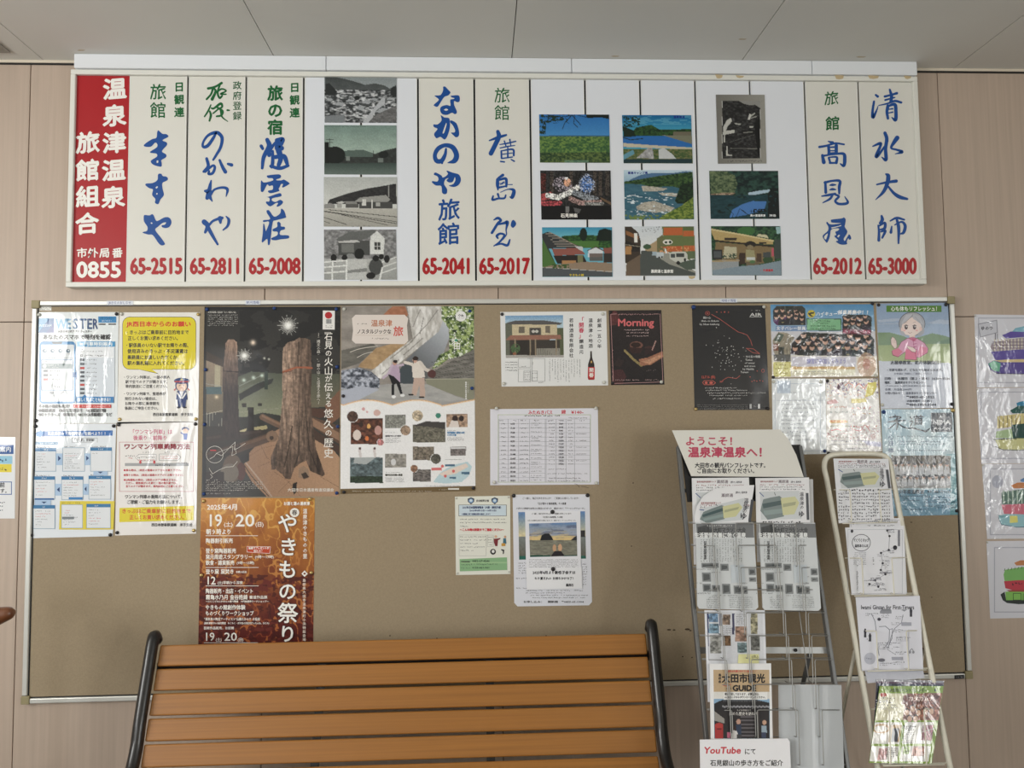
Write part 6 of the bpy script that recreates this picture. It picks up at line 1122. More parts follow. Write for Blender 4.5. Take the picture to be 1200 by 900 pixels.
s.poly([(192, 405), (168, 370), (165, 330), (178, 308), (195, 318), (212, 345), (218, 385), (210, 405)], (150, 110, 110)); s.poly([(194, 402), (171, 370), (168, 332), (179, 312), (193, 320), (209, 346), (214, 384), (208, 402)], (238, 216, 208)); 
for a in ([(176, 330), (184, 362)], [(186, 322), (194, 358)], [(196, 330), (202, 362)]): s.line(a, 1.6, (160, 120, 120))
s.poly([(290, 378), (350, 395), (372, 415), (368, 438), (335, 432), (300, 400)], (150, 110, 110)); s.poly([(294, 382), (348, 398), (368, 416), (365, 433), (337, 428), (303, 400)], (240, 218, 210))
for y, x0, x1, h, t_, bo, c in ((519, 162, 592, 34, '太極拳教室、初月体験無料！', 1.0, (56, 58, 66)), (579, 128, 600, 24, '・年齢を問わず、どなたでも始められます。', .6, (80, 84, 96)), (609, 190, 512, 20, 'お気軽に当館にご連絡ください！', .3, (140, 144, 160)), (649, 112, 645, 25, '日時：　水曜日（第２・第４）14:30〜15:30', .8, (60, 62, 72)), (681, 115, 452, 23, '場所：　温泉津まちづくりセンター', .9, (60, 62, 72)), (708, 120, 495, 16, '(〒699-2501 大田市温泉津町小浜イ486)', .2, (120, 124, 140)), (737, 118, 335, 21, '会費：月会費2000円', .4, (110, 114, 130)), (767, 118, 540, 23, 'お問い合わせ：　温泉津まちづくりセンター', .5, (100, 104, 118)), (798, 292, 520, 26, '℡0855-65-1522', 1.1, (50, 52, 60)), (830, 296, 500, 19, '太極拳講師 山上慶元', .5, (70, 72, 84)), (860, 292, 535, 26, '℡080-1924-3104', 1.1, (44, 46, 54))):
    s.txt(t_, x0, y, h, c, W=x1-x0, bold=bo)
s.pin(66, 52); s.pin(613, 48, 'pin_dark', 2.3); s.pin(96, 862, 'pin_clear'); s.pin(661, 856, 'pin_dark'); s.done()
# --- judo poster
TM = (1025, 475, 6.667)
s = Sheet('poster', 'blue-green judo poster with brush title and a team in white', 'poster', [(50, 30), (628, 28), (660, 855), (80, 868)], BS, TM, m='crease', col=(200, 214, 222))
r = s.ras(k=1.5); n_ = r.noise(150, 200, 3); r.img = r.mix((150, 190, 212), (206, 222, 224), n_*1.6-.3); r.paint((r.X > 560) & (r.Y > 380) & (r.noise(60, 50) > .35), (130, 184, 196), .7); r.paint(r.Y > 660, r.mix((96, 154, 190), (140, 184, 206), r.noise(60, 30))); r.paint((r.X > 590) & (r.Y > 540), (60, 140, 140), .5)
r.rect(440, 58, 606, 208, (52, 56, 62)); 
keep = r.img.copy(); random.seed(9)
r.rect(130, 392, 594, 648, r.mix((40, 36, 32), (150, 130, 98), r.noise(16, 60, 3))); r.rect(130, 520, 594, 648, (52, 54, 58))
for row, y in ((0, 462), (1, 560)):
    x = 165 + row*16
    while x < 590:
        j = random.uniform(-7, 7); r.ell(x, y+48+j, 22, 44, (214, 216, 220)); r.poly([(x-22, y+50+j), (x+22, y+50+j), (x+24, y+88), (x-24, y+88)], (202, 205, 210)); r.poly([(x-4, y+18+j), (x+4, y+18+j), (x, y+44+j)], (150, 120, 104)); r.ell(x, y+j, 13, 17, (206, 160, 136)); r.ell(x, y-9+j, 15, 11, (30, 26, 26)); x += 50
r.rect(130, 628, 594, 648, (150, 150, 146), .8)
r.img = np.where(((r.X > 130) & (r.X < 594) & (r.Y > 392) & (r.Y < 648))[..., None], r.img, keep); r.done()
BK = (34, 36, 42)
s.brush([(115, 95, 10), (165, 88, 14), (205, 95, 10), (170, 112, 8)], BK); s.brush([(160, 75, 8), (175, 100, 12), (150, 125, 8)], BK); s.brush([(105, 130, 10), (170, 122, 14), (240, 118, 8)], BK); s.brush([(172, 105, 12), (178, 150, 14), (172, 190, 8)], BK); s.brush([(165, 140, 8), (135, 165, 10), (108, 185, 6)], BK); s.brush([(182, 140, 8), (215, 165, 12), (260, 180, 10)], BK)
s.txt('首', 342, 118, 84, BK, anchor='c', bold=2.5, rise=.05, res=2); s.brush([(278, 92, 10), (292, 104, 9)], BK); s.brush([(272, 128, 8), (295, 124, 9), (288, 150, 8), (275, 168, 7)], BK); s.brush([(266, 180, 10), (300, 178, 12), (370, 196, 12), (400, 202, 16), (430, 182, 8)], BK)
s.txt('NIMA', 522, 130, 46, (226, 228, 230), anchor='c', W=136, bold=2.4, res=2); s.poly([(500, 105), (515, 72), (532, 105), (515, 92)], (220, 222, 226)); s.txt('AGAIN', 528, 180, 24, (220, 222, 226), anchor='c', W=130, bold=1)
for t_, y in (('心', 248), ('技', 298), ('体', 352)): s.txt(t_, 128, y, 46, (90, 110, 140), anchor='c', bold=.9)
for y, x0, x1 in ((243, 175, 606), (284, 170, 510), (303, 190, 555), (352, 175, 565)): s.scr(x0, x1, y, 13, (70, 86, 110), dens=.95)
s.txt('少年柔道教室', 185, 676, 36, BK, W=204, bold=.8); s.txt('見学・体験入門できます', 412, 676, 20, BK, W=190, bold=.4)
for y, x0, x1 in ((708, 200, 430), (726, 210, 270), (743, 222, 348), (720, 392, 610), (738, 400, 562), (755, 392, 634), (786, 380, 634), (799, 478, 634), (812, 228, 418)): s.scr(x0, x1, y, 12, (50, 64, 90), dens=.95)
s.pin(70, 52, 'pin_blue', 2.4); s.pin(610, 40, 'brass', 2.6); s.pin(640, 824, 'pin_dark', 2); s.done()
# --- notice cut by the left edge, taped to the wall
WSF = Wall(.0002)
TN = (0, 480, 3.4615)
s = Sheet('notice', 'white laminated notice with blue and yellow bars taped to wall at left edge', 'notice', [(-190, 108), (62, 112), (60, 442), (-190, 442)], WSF, TN, m='film', col=(230, 232, 234))
s.rect(-180, 143, 55, 180, (36, 84, 150)); s.txt('お客様ご案内', 46, 162, 24, (236, 240, 244), anchor='r', bold=.5); s.rect(-180, 188, 50, 220, (150, 200, 222)); s.scr(-100, 40, 204, 12, (40, 80, 120)); s.rect(-180, 221, 47, 254, (226, 208, 60)); s.scr(-100, 26, 241, 13, (90, 80, 40)); s.frame(-170, 292, 48, 345, 3, (40, 90, 160)); s.txt('切符はお乗りの前', 20, 306, 22, DK, anchor='r', bold=.5); s.txt('お買い求めになれます。', 40, 330, 20, DK, anchor='r', bold=.5); s.scr(-90, 16, 376, 8); s.scr(-90, 12, 392, 8); s.scr(-90, 12, 408, 8); s.done()
# --- children's drawings on the right
TO = (1140, 360, 4.5); TP = (1140, 540, 4.5)
def draw(label, q, T, fn):
    s = Sheet('drawing', label, 'drawing', q, WSF, T, m='crease', col=(218, 219, 228), group=None)
    fn(s); s.pin(q[0][0]+4, q[0][1]+6, 'pin_clear', 1.2); s.done()
GR = (176, 178, 192)
def d1(s):
    s.frame(28, 55, 560, 400, 5, GR); s.poly([(26, 88), (128, 66), (132, 135), (38, 160)], (150, 152, 164)); s.poly([(31, 92), (124, 71), (127, 132), (42, 155)], (204, 206, 216)); s.txt('ゆのつ', 42, 112, 24, (50, 50, 60), W=66, bold=.7, rise=.08); s.rect(116, 138, 122, 172, (120, 120, 130)); s.rect(128, 138, 132, 166, (120, 120, 130))
    PU = (92, 78, 160); s.poly([(154, 148), (200, 128), (260, 128), (380, 120), (380, 155), (260, 158), (175, 165)], PU); s.poly([(208, 128), (225, 110), (270, 100), (380, 98), (380, 122), (260, 130)], (120, 176, 196)); s.poly([(100, 190), (150, 175), (260, 160), (400, 158), (400, 220), (260, 232), (110, 235), (92, 215)], (160, 150, 158)); 
    for k in range(14): s.rect(112+k*18, 168-k*.5, 118+k*18, 232, (214, 206, 190))
    for k in range(3): s.rect(104, 182+k*16, 390, 186+k*16, (120, 100, 120))
    s.poly([(95, 235), (260, 222), (400, 225), (400, 285), (230, 290), (120, 278)], PU); s.poly([(95, 282), (180, 276), (400, 270), (400, 282), (170, 296)], (220, 200, 150)); s.poly([(80, 298), (110, 280), (150, 290), (260, 290), (400, 288), (400, 340), (260, 350), (130, 352), (92, 330)], (88, 74, 150)); s.poly([(82, 298), (112, 282), (148, 296), (140, 340), (104, 334)], (110, 180, 150)); s.line([(92, 322), (130, 350), (260, 352), (400, 342)], 4, (40, 36, 70))
def d2(s):
    s.frame(42, 445, 560, 800, 5, GR); s.poly([(230, 505), (260, 495), (400, 495), (400, 525), (235, 525)], (40, 130, 170)); s.poly([(196, 545), (240, 520), (400, 520), (400, 560), (210, 560)], (20, 84, 80)); s.poly([(130, 575), (260, 560), (400, 560), (400, 610), (210, 630), (128, 640)], (216, 202, 140))
    for k in range(12): s.rect(138+k*22, 572, 142+k*22, 636, (90, 84, 60))
    s.poly([(205, 620), (400, 600), (400, 720), (215, 740), (200, 700)], (16, 70, 66)); s.poly([(125, 655), (205, 640), (212, 690), (120, 690)], (170, 196, 150)); s.poly([(118, 700), (230, 690), (400, 690), (400, 735), (240, 752), (140, 748)], (206, 206, 150)); s.line([(110, 698), (240, 690), (400, 690)], 4, (60, 90, 60)); s.scr(150, 230, 694, 12, (60, 60, 50)); s.line([(120, 735), (160, 752), (250, 754), (400, 740)], 4, (60, 70, 50))
def d3(s):
    s.frame(90, 40, 560, 392, 5, GR); s.ell(130, 110, 30, 34, (176, 180, 196)); s.poly([(200, 130), (235, 115), (380, 110), (380, 145), (215, 145)], (200, 130, 80)); s.poly([(250, 100), (270, 90), (380, 90), (380, 112), (255, 112)], (90, 130, 180)); s.poly([(150, 165), (260, 150), (380, 150), (380, 225), (155, 230)], (90, 120, 110))
    for k in range(9): s.rect(160+k*24, 155, 166+k*24, 226, (190, 210, 196))
    s.poly([(150, 232), (380, 222), (380, 285), (165, 280)], (206, 110, 130)); s.poly([(136, 290), (180, 280), (380, 285), (380, 345), (230, 350), (150, 335)], (150, 196, 206)); s.poly([(195, 290), (235, 290), (238, 325), (195, 328)], (226, 220, 120)); s.line([(136, 300), (150, 335), (230, 350), (380, 346)], 4, (80, 120, 140)); s.poly([(132, 286), (175, 292), (150, 302)], (120, 170, 180))
def d4(s):
    s.frame(112, 455, 560, 800, 5, GR); s.poly([(218, 538), (250, 525), (380, 518), (380, 550), (230, 552)], (196, 130, 84)); s.poly([(170, 575), (260, 560), (380, 560), (380, 640), (168, 635), (162, 600)], (124, 184, 104))
    for k in range(7): s.line([(166+k*18, 580-k*2), (170+k*18, 568-k*2)], 3, (60, 90, 50))
    s.poly([(165, 635), (240, 630), (380, 628), (380, 680), (220, 685), (172, 672)], (190, 56, 74)); s.scr(205, 270, 646, 16, (70, 30, 40)); s.poly([(176, 682), (380, 680), (380, 695), (200, 694)], (150, 70, 60)); s.poly([(172, 690), (380, 692), (380, 735), (175, 735)], (130, 190, 90)); s.frame(212, 698, 256, 736, 3, (40, 50, 40)); s.poly([(146, 705), (168, 690), (176, 735), (380, 735), (380, 752), (240, 756), (180, 750), (158, 735)], (34, 46, 48)); s.line([(266, 700), (266, 735)], 3, (40, 50, 40))
draw('taped child\'s drawing of a purple boat like a basket, topmost at the right edge', [(8, 38), (575, 45), (578, 418), (22, 424)], TO, d1)
draw('taped child\'s drawing of a dark green boat in glare, second from the top', [(20, 428), (578, 420), (580, 818), (46, 826)], TO, d2)
draw('taped child\'s drawing of a pink and pale blue boat, third from the top', [(48, 18), (580, 12), (582, 408), (76, 412)], TP, d3)
draw('taped child\'s drawing of a lime green and red boat, lowest at the right edge', [(72, 424), (582, 418), (584, 822), (92, 832)], TP, d4)
# ------------------------------------------------------------------ bench
benchw = mat('orange_brown_slat', (155, 103, 43), .42, noise=(5, .12, 6), sc=(.35, 8, 30), bump=(8, .15))
B0, B1 = -1.100, .586
bn = empty('bench', ((B0+B1)/2, -.45, 0), 'long bench of orange-brown slats with black cast iron ends', 'bench'); bo = np.array(bn.location)
def slat(yc, zc, wd, tilt, t=.024, x0=B0, x1=B1):
    b = Bld(); ct, st = math.cos(tilt), math.sin(tilt); v = np.array([0, -st, ct]); n = np.array([0, -ct, -st])  # v up along the slat, n outward
    c = np.array([0, yc, zc]); P = []
    for x in (x0, x1):
        for a, d in ((-.5, 0), (.5, 0), (.5, -1), (-.5, -1)): P.append(c + v*wd*a + n*t*d + [x, 0, 0])
    b.add(P, [(0, 3, 2, 1), (4, 5, 6, 7), (0, 1, 5, 4), (1, 2, 6, 5), (2, 3, 7, 6), (3, 0, 4, 7)])
    o = b.build('slat', benchw, bn, bo); bevel(o, .005, 3)
# back: fitted to slat edges seen on the left and right ends
bk = [(.0, .757, .781), (1, .786, .811), (2, .815, .84), (3, .845, .872), (4, .876, .905)]
A_ = np.array([-.199, .781]); Bq = np.array([-.340, .434]); dv = (Bq-A_); Ls = np.linalg.norm(dv); dv /= Ls
tiltb = math.atan2(dv[0], dv[1]*-1)      # lean
wd = .0690; pit = .0775
for k in range(5):
    c = A_ + dv*(wd/2 + k*pit*(1-.012*k*0))
    slat(c[0], c[1], wd, -math.atan2(-dv[0], -dv[1]) if False else math.atan2(dv[0], -dv[1]))
c = A_ + dv*(wd/2+5*pit) + np.array([-.012, .004]); slat(c[0], c[1], wd, math.atan2(dv[0]*1.9, -dv[1]))
ys, zs = -.455, .385
for k in range(6):
    b = Bld(); y = ys-.030-k*.0725; z = .392 + (.006*(k-2.5)**2-.012)*.35
    box(b, B0, B1, y-.0605, y, z-.024, z); o = b.build('slat', benchw, bn, bo); bevel(o, .005, 3)
for x, nm in ((B0-.021, 'end_frame'), (B1+.021, 'end_frame')):
    b = Bld()
    n_ = np.array([-dv[1], dv[0]]); n_ = n_ if n_[0] < 0 else -n_
    top = A_ - dv*.022; pth = [top+n_*.004-np.array([-.018, .012]), top+n_*.012, A_+dv*.10+n_*.013, A_+dv*.24+n_*.010, A_+dv*.33+n_*.004, A_+dv*.40+np.array([-.03, .0]), np.array([-.50, .372]), np.array([-.70, .358]), np.array([-.88, .372]), np.array([-.93, .36])]
    P = smoothpath([(x, p[0], p[1]) for p in pth], 6); tube(b, P, .0205, 12); o = b.build(nm, M['iron'], bn, bo, smooth=True)
    for (y0, z0, y1, z1) in ((-.50, .368, -.33, 0.012), (-.84, .362, -.93, .012)):
        b = Bld(); P = smoothpath([(x, y0, z0), (x, y0*.6+y1*.4+.02, z0*.6), (x, y1, .06), (x, y1, z1)], 5); tube(b, P, [.018]*len(P), 10); b.build('leg', M['iron'], bn, bo, smooth=True)
        b = Bld(); box(b, x-.03, x+.03, y1-.045, y1+.045, 0, .014); o = b.build('foot', M['iron'], bn, bo); bevel(o, .004)
for px in (376, 574):
    x = Surf((0, -.22, 0), (0, -1, 0)).hit([(px, 800)])[0][0]; b = Bld(); n_ = np.array([-dv[1], dv[0]]); n_ = n_ if n_[0] > 0 else -n_
    a0 = A_+dv*.02+n_*.029; a1 = A_+dv*.42+n_*.029
    P = [(x-.014, *a0), (x+.014, *a0), (x+.014, *a1), (x-.014, *a1)]; Q = [(p[0], p[1]+n_[0]*.006, p[2]+n_[1]*.006) for p in P]
    b.add(P+Q, [(0, 1, 2, 3), (7, 6, 5, 4), (0, 4, 5, 1), (1, 5, 6, 2), (2, 6, 7, 3), (3, 7, 4, 0)]); b.build('support_strap', M['iron'], bn, bo)
rr_ = A_ + dv*(wd+.006) + np.array([.034, -.004])
b = Bld(); box(b, B0-.01, B1+.01, rr_[0]-.006, rr_[0]+.012, rr_[1]-.02, rr_[1]+.012); b.build('rear_rail', M['iron'], bn, bo)
# rounded end of a wooden rail at the left edge
rl = empty('handrail', (-1.98, -.42, 0), 'rounded brown wooden rail end on a post at the left edge of the frame', 'handrail'); ro = np.array(rl.location)
RS = Surf((0, -.42, 0), (0, -1, 0))
e1 = RS.hit([(16, 717)])[0]; e0 = RS.hit([(-60, 738)])[0]
b = Bld(); P = np.array([e0 + (e1-e0)*t for t in (0, .5, .9, .96, 1.0)]); tube(b, P, [.062, .040, .022, .018, .010], 14); b.build('rail', mat('varnished_brown_rail', (112, 66, 38), .4, noise=(8, .15, 4), coat=.4), rl, ro, smooth=True)
b = Bld(); q = e0+(e1-e0)*.1; tube(b, [(q[0], q[1], q[2]-.012), (q[0], q[1], 0)], .016, 12); b.build('post', M['post'], rl, ro, smooth=True)

# ------------------------------------------------------------------ grey wire brochure rack
RG = Tilt(-.20, 1.45, -.52, .465)
T1 = (780, 490, 3.914); T2 = (790, 700, 4.5)
LP = [(795.5, 522), (831, 890)]; RP = [(938.5, 522), (993, 890)]
def extend(p0, p1, surf, ztop=None, z=0.0, lift=0):
    a = surf.hit([p0], lift)[0]; c = surf.hit([p1], lift)[0]; d = c-a; return a, a + d*((z-a[2])/d[2])
rk = empty('brochure_rack', (*RG.hit([(905, 890)])[0][:2], 0), 'grey steel wire brochure rack with a black head panel, left of two racks', 'rack'); rko = np.array(rk.location)
rko = np.array([rk.location[0], rk.location[1], 0.0])
def strut(b, a, c, w_, d, nrm):
    a = np.asarray(a, float); c = np.asarray(c, float); t = (c-a)/np.linalg.norm(c-a); e = np.cross(t, nrm); e /= np.linalg.norm(e); n2 = np.asarray(nrm, float)
    P = [p + e*w_*i + n2*d*j for p in (a, c) for i, j in ((-.5, 0), (.5, 0), (.5, -1), (-.5, -1))]
    b.add(P, [(0, 3, 2, 1), (4, 5, 6, 7), (0, 1, 5, 4), (1, 2, 6, 5), (2, 3, 7, 6), (3, 0, 4, 7)])
for pp in (LP, RP):
    a, c = extend(pp[0], pp[1], RG, z=.004); b = Bld(); strut(b, a, c, .013, .022, RG.n); o = b.build('post', M['post'], rk, rko); bevel(o, .0025)
b = Bld(); slab(b, [(798, 524), (938, 521), (950, 586), (806, 588)], RG, -.012, -.006); b.build('head_panel', mat('black_head_panel', (20, 20, 22), .5), rk, rko)
for y, t_ in ((575, .014), (762, .02)):
    xa = 795.5+(y-522)/368*35.5; xb = 938.5+(y-522)/368*54.5
    a = RG.hit([(xa, y)], -.022)[0]; c = RG.hit([(xb, y)], -.022)[0]; b = Bld(); strut(b, a, c, t_, .004, RG.n); b.build('cross_bar', M['bar'], rk, rko)
b = Bld(); q = RG.hit([(932, 762)], -.0215)[0]; 
V = [q+np.array([math.cos(a), 0, math.sin(a)])*.006 + RG.n*(.0 if i == 0 else .004) for i in range(2) for a in np.linspace(0, 2*math.pi, 9)[:-1]]; b.add(V, [(k, (k+1) % 8, 8+(k+1) % 8, 8+k) for k in range(8)]+[tuple(range(8, 16))]); b.build('screw', M['iron'], rk, rko)
for px in (850, 950):
    a = RG.hit([(px, 764)], -.025)[0]; b = Bld(); strut(b, a, (a[0]-.03 if px > 900 else a[0]+.03, -.055, .004), .012, .008, np.array([0, -1, 0])); b.build('rear_leg', M['post'], rk, rko)
def rx(u, y):
    xa = 795.5+(y-522)/368*35.5+3; xb = 938.5+(y-522)/368*54.5-1; return xa+(xb-xa)*u
tiers = [612, 638, 664, 690, 717, 744, 772, 801, 831, 864, 897]
def wire(b, px, lifts, rad=.0016):
    pts = [RG.hit([p], l)[0] for p, l in zip(px, lifts)]; Q = []
    for i, p in enumerate(pts):
        if 0 < i < len(pts)-1:
            u = pts[i-1]-p; v = pts[i+1]-p; r_ = min(.006, .3*np.linalg.norm(u), .3*np.linalg.norm(v)); u = u/np.linalg.norm(u)*r_; v = v/np.linalg.norm(v)*r_; Q += [p+u, p+(u+v)*.22, p+v]
        else: Q.append(p)
    tube(b, Q, rad, 6)
for k, y in enumerate(tiers):
    b = Bld(); F_ = .034
    # base wire at the back of each pocket and its return forward
    wire(b, [(rx(0, y), y), (rx(1, y), y-1)], [-.004, -.004])
    if k >= 2:
        yt = tiers[k-2]+1; h_ = y-yt; X = lambda u: rx(u, yt)
        wire(b, [(X(0), yt), (X(.19), yt+.5), (X(.19)+2, y), (X(.19)-4, y-3)], [F_*.3, F_, F_, -.003])
        wire(b, [(X(.38)-3, y-3), (X(.38)+2, y), (X(.38), yt), (X(.69), yt), (X(.69)+2, y), (X(.69)-4, y-3)], [-.003, F_, F_, F_, F_, -.003])
        wire(b, [(X(.87)-3, y-3), (X(.87)+2, y), (X(.87), yt), (rx(1, yt), yt)], [-.003, F_, F_, F_*.3])
    o = b.build('pocket_wire', M['wire'], rk, rko, smooth=True)
for u in (.28, .8):
    b = Bld(); wire(b, [(rx(u, 600), 600), (rx(u, 897), 897)], [-.006, -.006]); b.build('lattice_wire', M['wire'], rk, rko, smooth=True)
# small cream notes and papers in the rack
def rsheet(name, label, cat, q, lift, T, m='paper', col=(232, 232, 234), bend=None, thick=.0012, group=None):
    sf = Surf(RG.o, RG.n, bend)
    return Sheet(name, label, cat, q, sf, T, thick=thick, col=col, m=m, base=lift, group=group)
def yu_leaflet(s, A, gl=1.0):
    """hot-spring leaflet art; A maps a unit square (right, down) to the sheet"""
    u = lambda x, y: tuple(A(x, y)); k = abs(A(1, 0)[0]-A(0, 0)[0])
    def tx(t, x, y, h, c, w_, bo=.3): X, Y = u(x, y); s.txt(t, X, Y, h*k, c, W=w_*k, bold=bo)
    tx('温泉津温泉街散策マップ', .07, .05, .035, (150, 90, 90), .34); tx('薬師湯', .42, .05, .065, (130, 120, 126), .2, .4); tx('(旅の) 温泉津', .66, .055, .04, (110, 110, 116), .2)
    for k_, y in enumerate((.105, .145, .185)): X, Y = u(.06, y); X2, _ = u(.93, y); s.scr(X, X2, Y, .03*k, (150, 80, 90) if k_ == 0 else (90, 90, 96))
    s.poly([u(.06, .225), u(.82, .21), u(.86, .70), u(.07, .72)], (206, 210, 212))
    s.poly([u(.06, .56), u(.12, .36), u(.26, .33), u(.44, .30), u(.5, .35), u(.52, .66), u(.2, .72)], (124, 136, 136)); s.poly([u(.1, .44), u(.46, .38), u(.5, .45), u(.12, .52)], (76, 94, 96)); s.poly([u(.12, .56), u(.5, .52), u(.5, .6), u(.14, .64)], (140, 156, 154)); s.poly([u(.46, .34), u(.74, .31), u(.82, .42), u(.72, .62), u(.5, .64)], (206, 205, 160)); s.poly([u(.5, .44), u(.76, .4), u(.74, .46), u(.5, .5)], (170, 172, 140)); s.line([u(.05, .24), u(.13, .31)], .014*k, (60, 80, 140)); s.line([u(.36, .29), u(.34, .24)], .012*k, (80, 90, 90))
    for y, c in ((.27, '温'), (.35, '泉'), (.43, '津'), (.5, 'の')): X, Y = u(.87, y); s.txt(c, X, Y, .085*k, (90, 90, 96), anchor='c', bold=.3)
    X, Y = u(.86, .62); s.txt('ゆ', X, Y, .13*k, (70, 70, 76), anchor='c', bold=.8)
    s.poly([u(.95, .25), u(1.0, .25), u(1.01, .72), u(.96, .72)], (80, 82, 88)); X, Y = u(.1, .76); X2, _ = u(.84, .76); s.scr(X, X2, Y, .05*k, (50, 50, 56))
# header card
s = rsheet('welcome_card', 'large white card reading a red welcome, on top of the grey rack', 'sign', [(30, 56), (525, 52), (560, 90), (600, 170), (634, 270), (118, 266)], .004, T1, col=(224, 222, 214), thick=.002)
PR = (190, 76, 100)
s.txt('ようこそ！', 88, 106, 44, PR, W=250, bold=1.3, res=2); s.txt('温泉津温泉へ！', 102, 157, 50, PR, W=374, bold=2, res=2); s.txt('大田市の観光パンフレットです。', 134, 217, 26, (50, 50, 54), W=338, bold=.8); s.txt('ご自由にお取りください。', 142, 242, 25, (50, 50, 54), W=280, bold=.8); s.done()
# leaflets
bendy = lambda P: .004*np.sin((P[:, 0]-812)/70*math.pi)
s = rsheet('leaflet', 'hot-spring leaflet in top left pocket, behind the curled one', 'leaflet', [(120, 275), (382, 272), (402, 660), (130, 672)], .004, T1, m='sleeve'); yu_leaflet(s, lambda x, y: (124+x*262+y*6, 278+y*280), 1); s.done()
s = rsheet('leaflet', 'curled hot-spring leaflet drooping in the top left pocket', 'leaflet', [(132, 450), (145, 400), (175, 355), (225, 325), (300, 310), (407, 307), (402, 345), (388, 420), (378, 490), (135, 492)], .012, T1, m='paper'); yu_leaflet(s, lambda x, y: (140+x*240+(1-y)*30*(x+.1), 322+y*205-60*(x-.5)*(x > .5)*0+(1-x)**2*(1-y)*70), 1); s.done()
s = rsheet('leaflet', 'hot-spring leaflet sheet peeking out behind the one in the top right pocket', 'leaflet', [(440, 280), (676, 280), (684, 660), (450, 664)], .002, T1, m='paper', col=(190, 190, 190)); s.done()
s = rsheet('leaflet', 'glossy hot-spring leaflet standing in the top right pocket of the grey rack', 'leaflet', [(412, 275), (658, 272), (668, 652), (420, 660)], .006, T1, m='sleeve'); yu_leaflet(s, lambda x, y: (418+x*236+y*4, 278+y*262), 1); s.done()
def news(s, x0, w_):
    q = lambda x, y: (x0+x*w_+(y-480)*.06, y)
    s.poly([q(0, 484), q(1, 484), q(1, 548), q(0, 548)], (112, 114, 116)); s.poly([q(.02, 500), q(.22, 488), q(.24, 540), q(.02, 544)], (70, 72, 74))
    s.txt('温泉津通大町マラソン大会', q(.14, 0)[0], 514, 25, (58, 60, 62), W=w_*.84, bold=.7); s.txt('生活習慣改善に効く温泉', q(.08, 0)[0], 538, 26, (232, 234, 234), W=w_*.9, bold=1); s.scr(q(.3, 0)[0], q(.75, 0)[0], 493, 10, (190, 190, 190))
    for r_ in range(3):
        for k in range(16):
            x = q(.2+k*.047, 0)[0]; 
            s.scr(556+r_*36, 588+r_*36, x, 6.5, (120, 124, 126), vert=True)
    s.vtxt('石見銀山世界遺産', q(.13, 600)[0], 570, 11, (70, 72, 74), pitch=10.5, bold=.4)
    g = [(.0, 664, .3, 686), (.33, 668, .47, 700), (.0, 708, .15, 750), (.0, 760, .14, 796), (.16, 766, .3, 796), (.34, 760, .48, 806), (.54, 768, .68, 806), (.7, 772, .78, 806), (.82, 690, .94, 720), (.82, 730, .94, 750)]
    for a, b_, c, d in g:
        s.poly([q(a+.05, b_), q(c+.05, b_), q(c+.05, d), q(a+.05, d)], (128, 132, 134)); s.poly([q(a+.07, b_+6), q(c+.03, b_+8), q(c+.03, d-10), q(a+.07, d-4)], (74, 78, 80))
        s.scr(q(a+.05, 0)[0], q(c+.05, 0)[0], d+7, 6, (110, 112, 114))
    s.poly([q(.56, 672), q(.8, 672), q(.8, 752), q(.56, 756)], (198, 206, 212))
    for y in range(822, 868, 9): s.scr(q(.1, y)[0], q(.32, y)[0], y, 6, (120, 124, 126)); s.scr(q(.5, y)[0], q(.9, y)[0], y, 6, (140, 144, 146))
s = rsheet('newspaper', 'folded newspaper in a plastic sleeve, left pocket of the grey rack', 'newspaper', [(138, 480), (404, 478), (425, 868), (412, 880), (155, 874), (146, 860)], .018, T1, m='sleeve', col=(206, 210, 212), thick=.006); news(s, 140, 262); s.done()
s = rsheet('newspaper', 'folded newspaper in a plastic sleeve, right pocket of the grey rack', 'newspaper', [(430, 482), (686, 480), (713, 872), (700, 884), (456, 880), (446, 868)], .018, T1, m='sleeve', col=(206, 210, 212), thick=.006); news(s, 432, 254); s.done()
s = rsheet('leaflet', 'leaflet with columns of small photos and blue side bars, above the guide', 'leaflet', [(160, 68), (478, 68), (492, 552), (178, 552)], .016, T2, m='paper', col=(226, 228, 234), thick=.0015)
r = s.ras([(172, 78), (466, 78), (478, 530), (190, 530)], k=1.6); r.img[:] = (214, 216, 222)
r.rect(172, 78, 182, 540, (60, 70, 110)); r.rect(238, 84, 250, 150, (70, 80, 120)); r.rect(306, 84, 318, 195, (70, 70, 100)); r.rect(378, 90, 392, 290, (222, 224, 230))
for a in ((184, 82, 232, 132, (110, 140, 170)), (184, 138, 236, 190, (120, 150, 170)), (190, 200, 250, 296, (140, 140, 136)), (256, 92, 296, 146, (140, 120, 104)), (258, 202, 298, 256, (110, 84, 60)), (322, 154, 384, 232, (150, 120, 104)), (334, 238, 388, 294, (110, 130, 134)), (404, 86, 440, 194, (166, 160, 130)), (404, 200, 452, 280, (110, 110, 106))): mini(r, *a, .7, 14)
r.done()
for k in range(6): s.scr(328, 375, 90+k*10, 6); s.scr(258, 300, 156+k*8, 5)
s.done()
s = rsheet('sticky_note', 'small pale yellow slip showing above the sightseeing guide', 'note', [(340, 300), (447, 299), (447, 348), (336, 348)], .0195, T2, col=(226, 224, 168)); s.txt('(丸)', 408, 313, 17, (60, 60, 60), W=36, bold=.3); s.done()
s = rsheet('guide_book', 'sightseeing guide booklet with big dark title and a temple photo', 'booklet', [(188, 350), (511, 348), (520, 745), (194, 748)], .024, T2, m='gloss', col=(236, 236, 236), thick=.004)
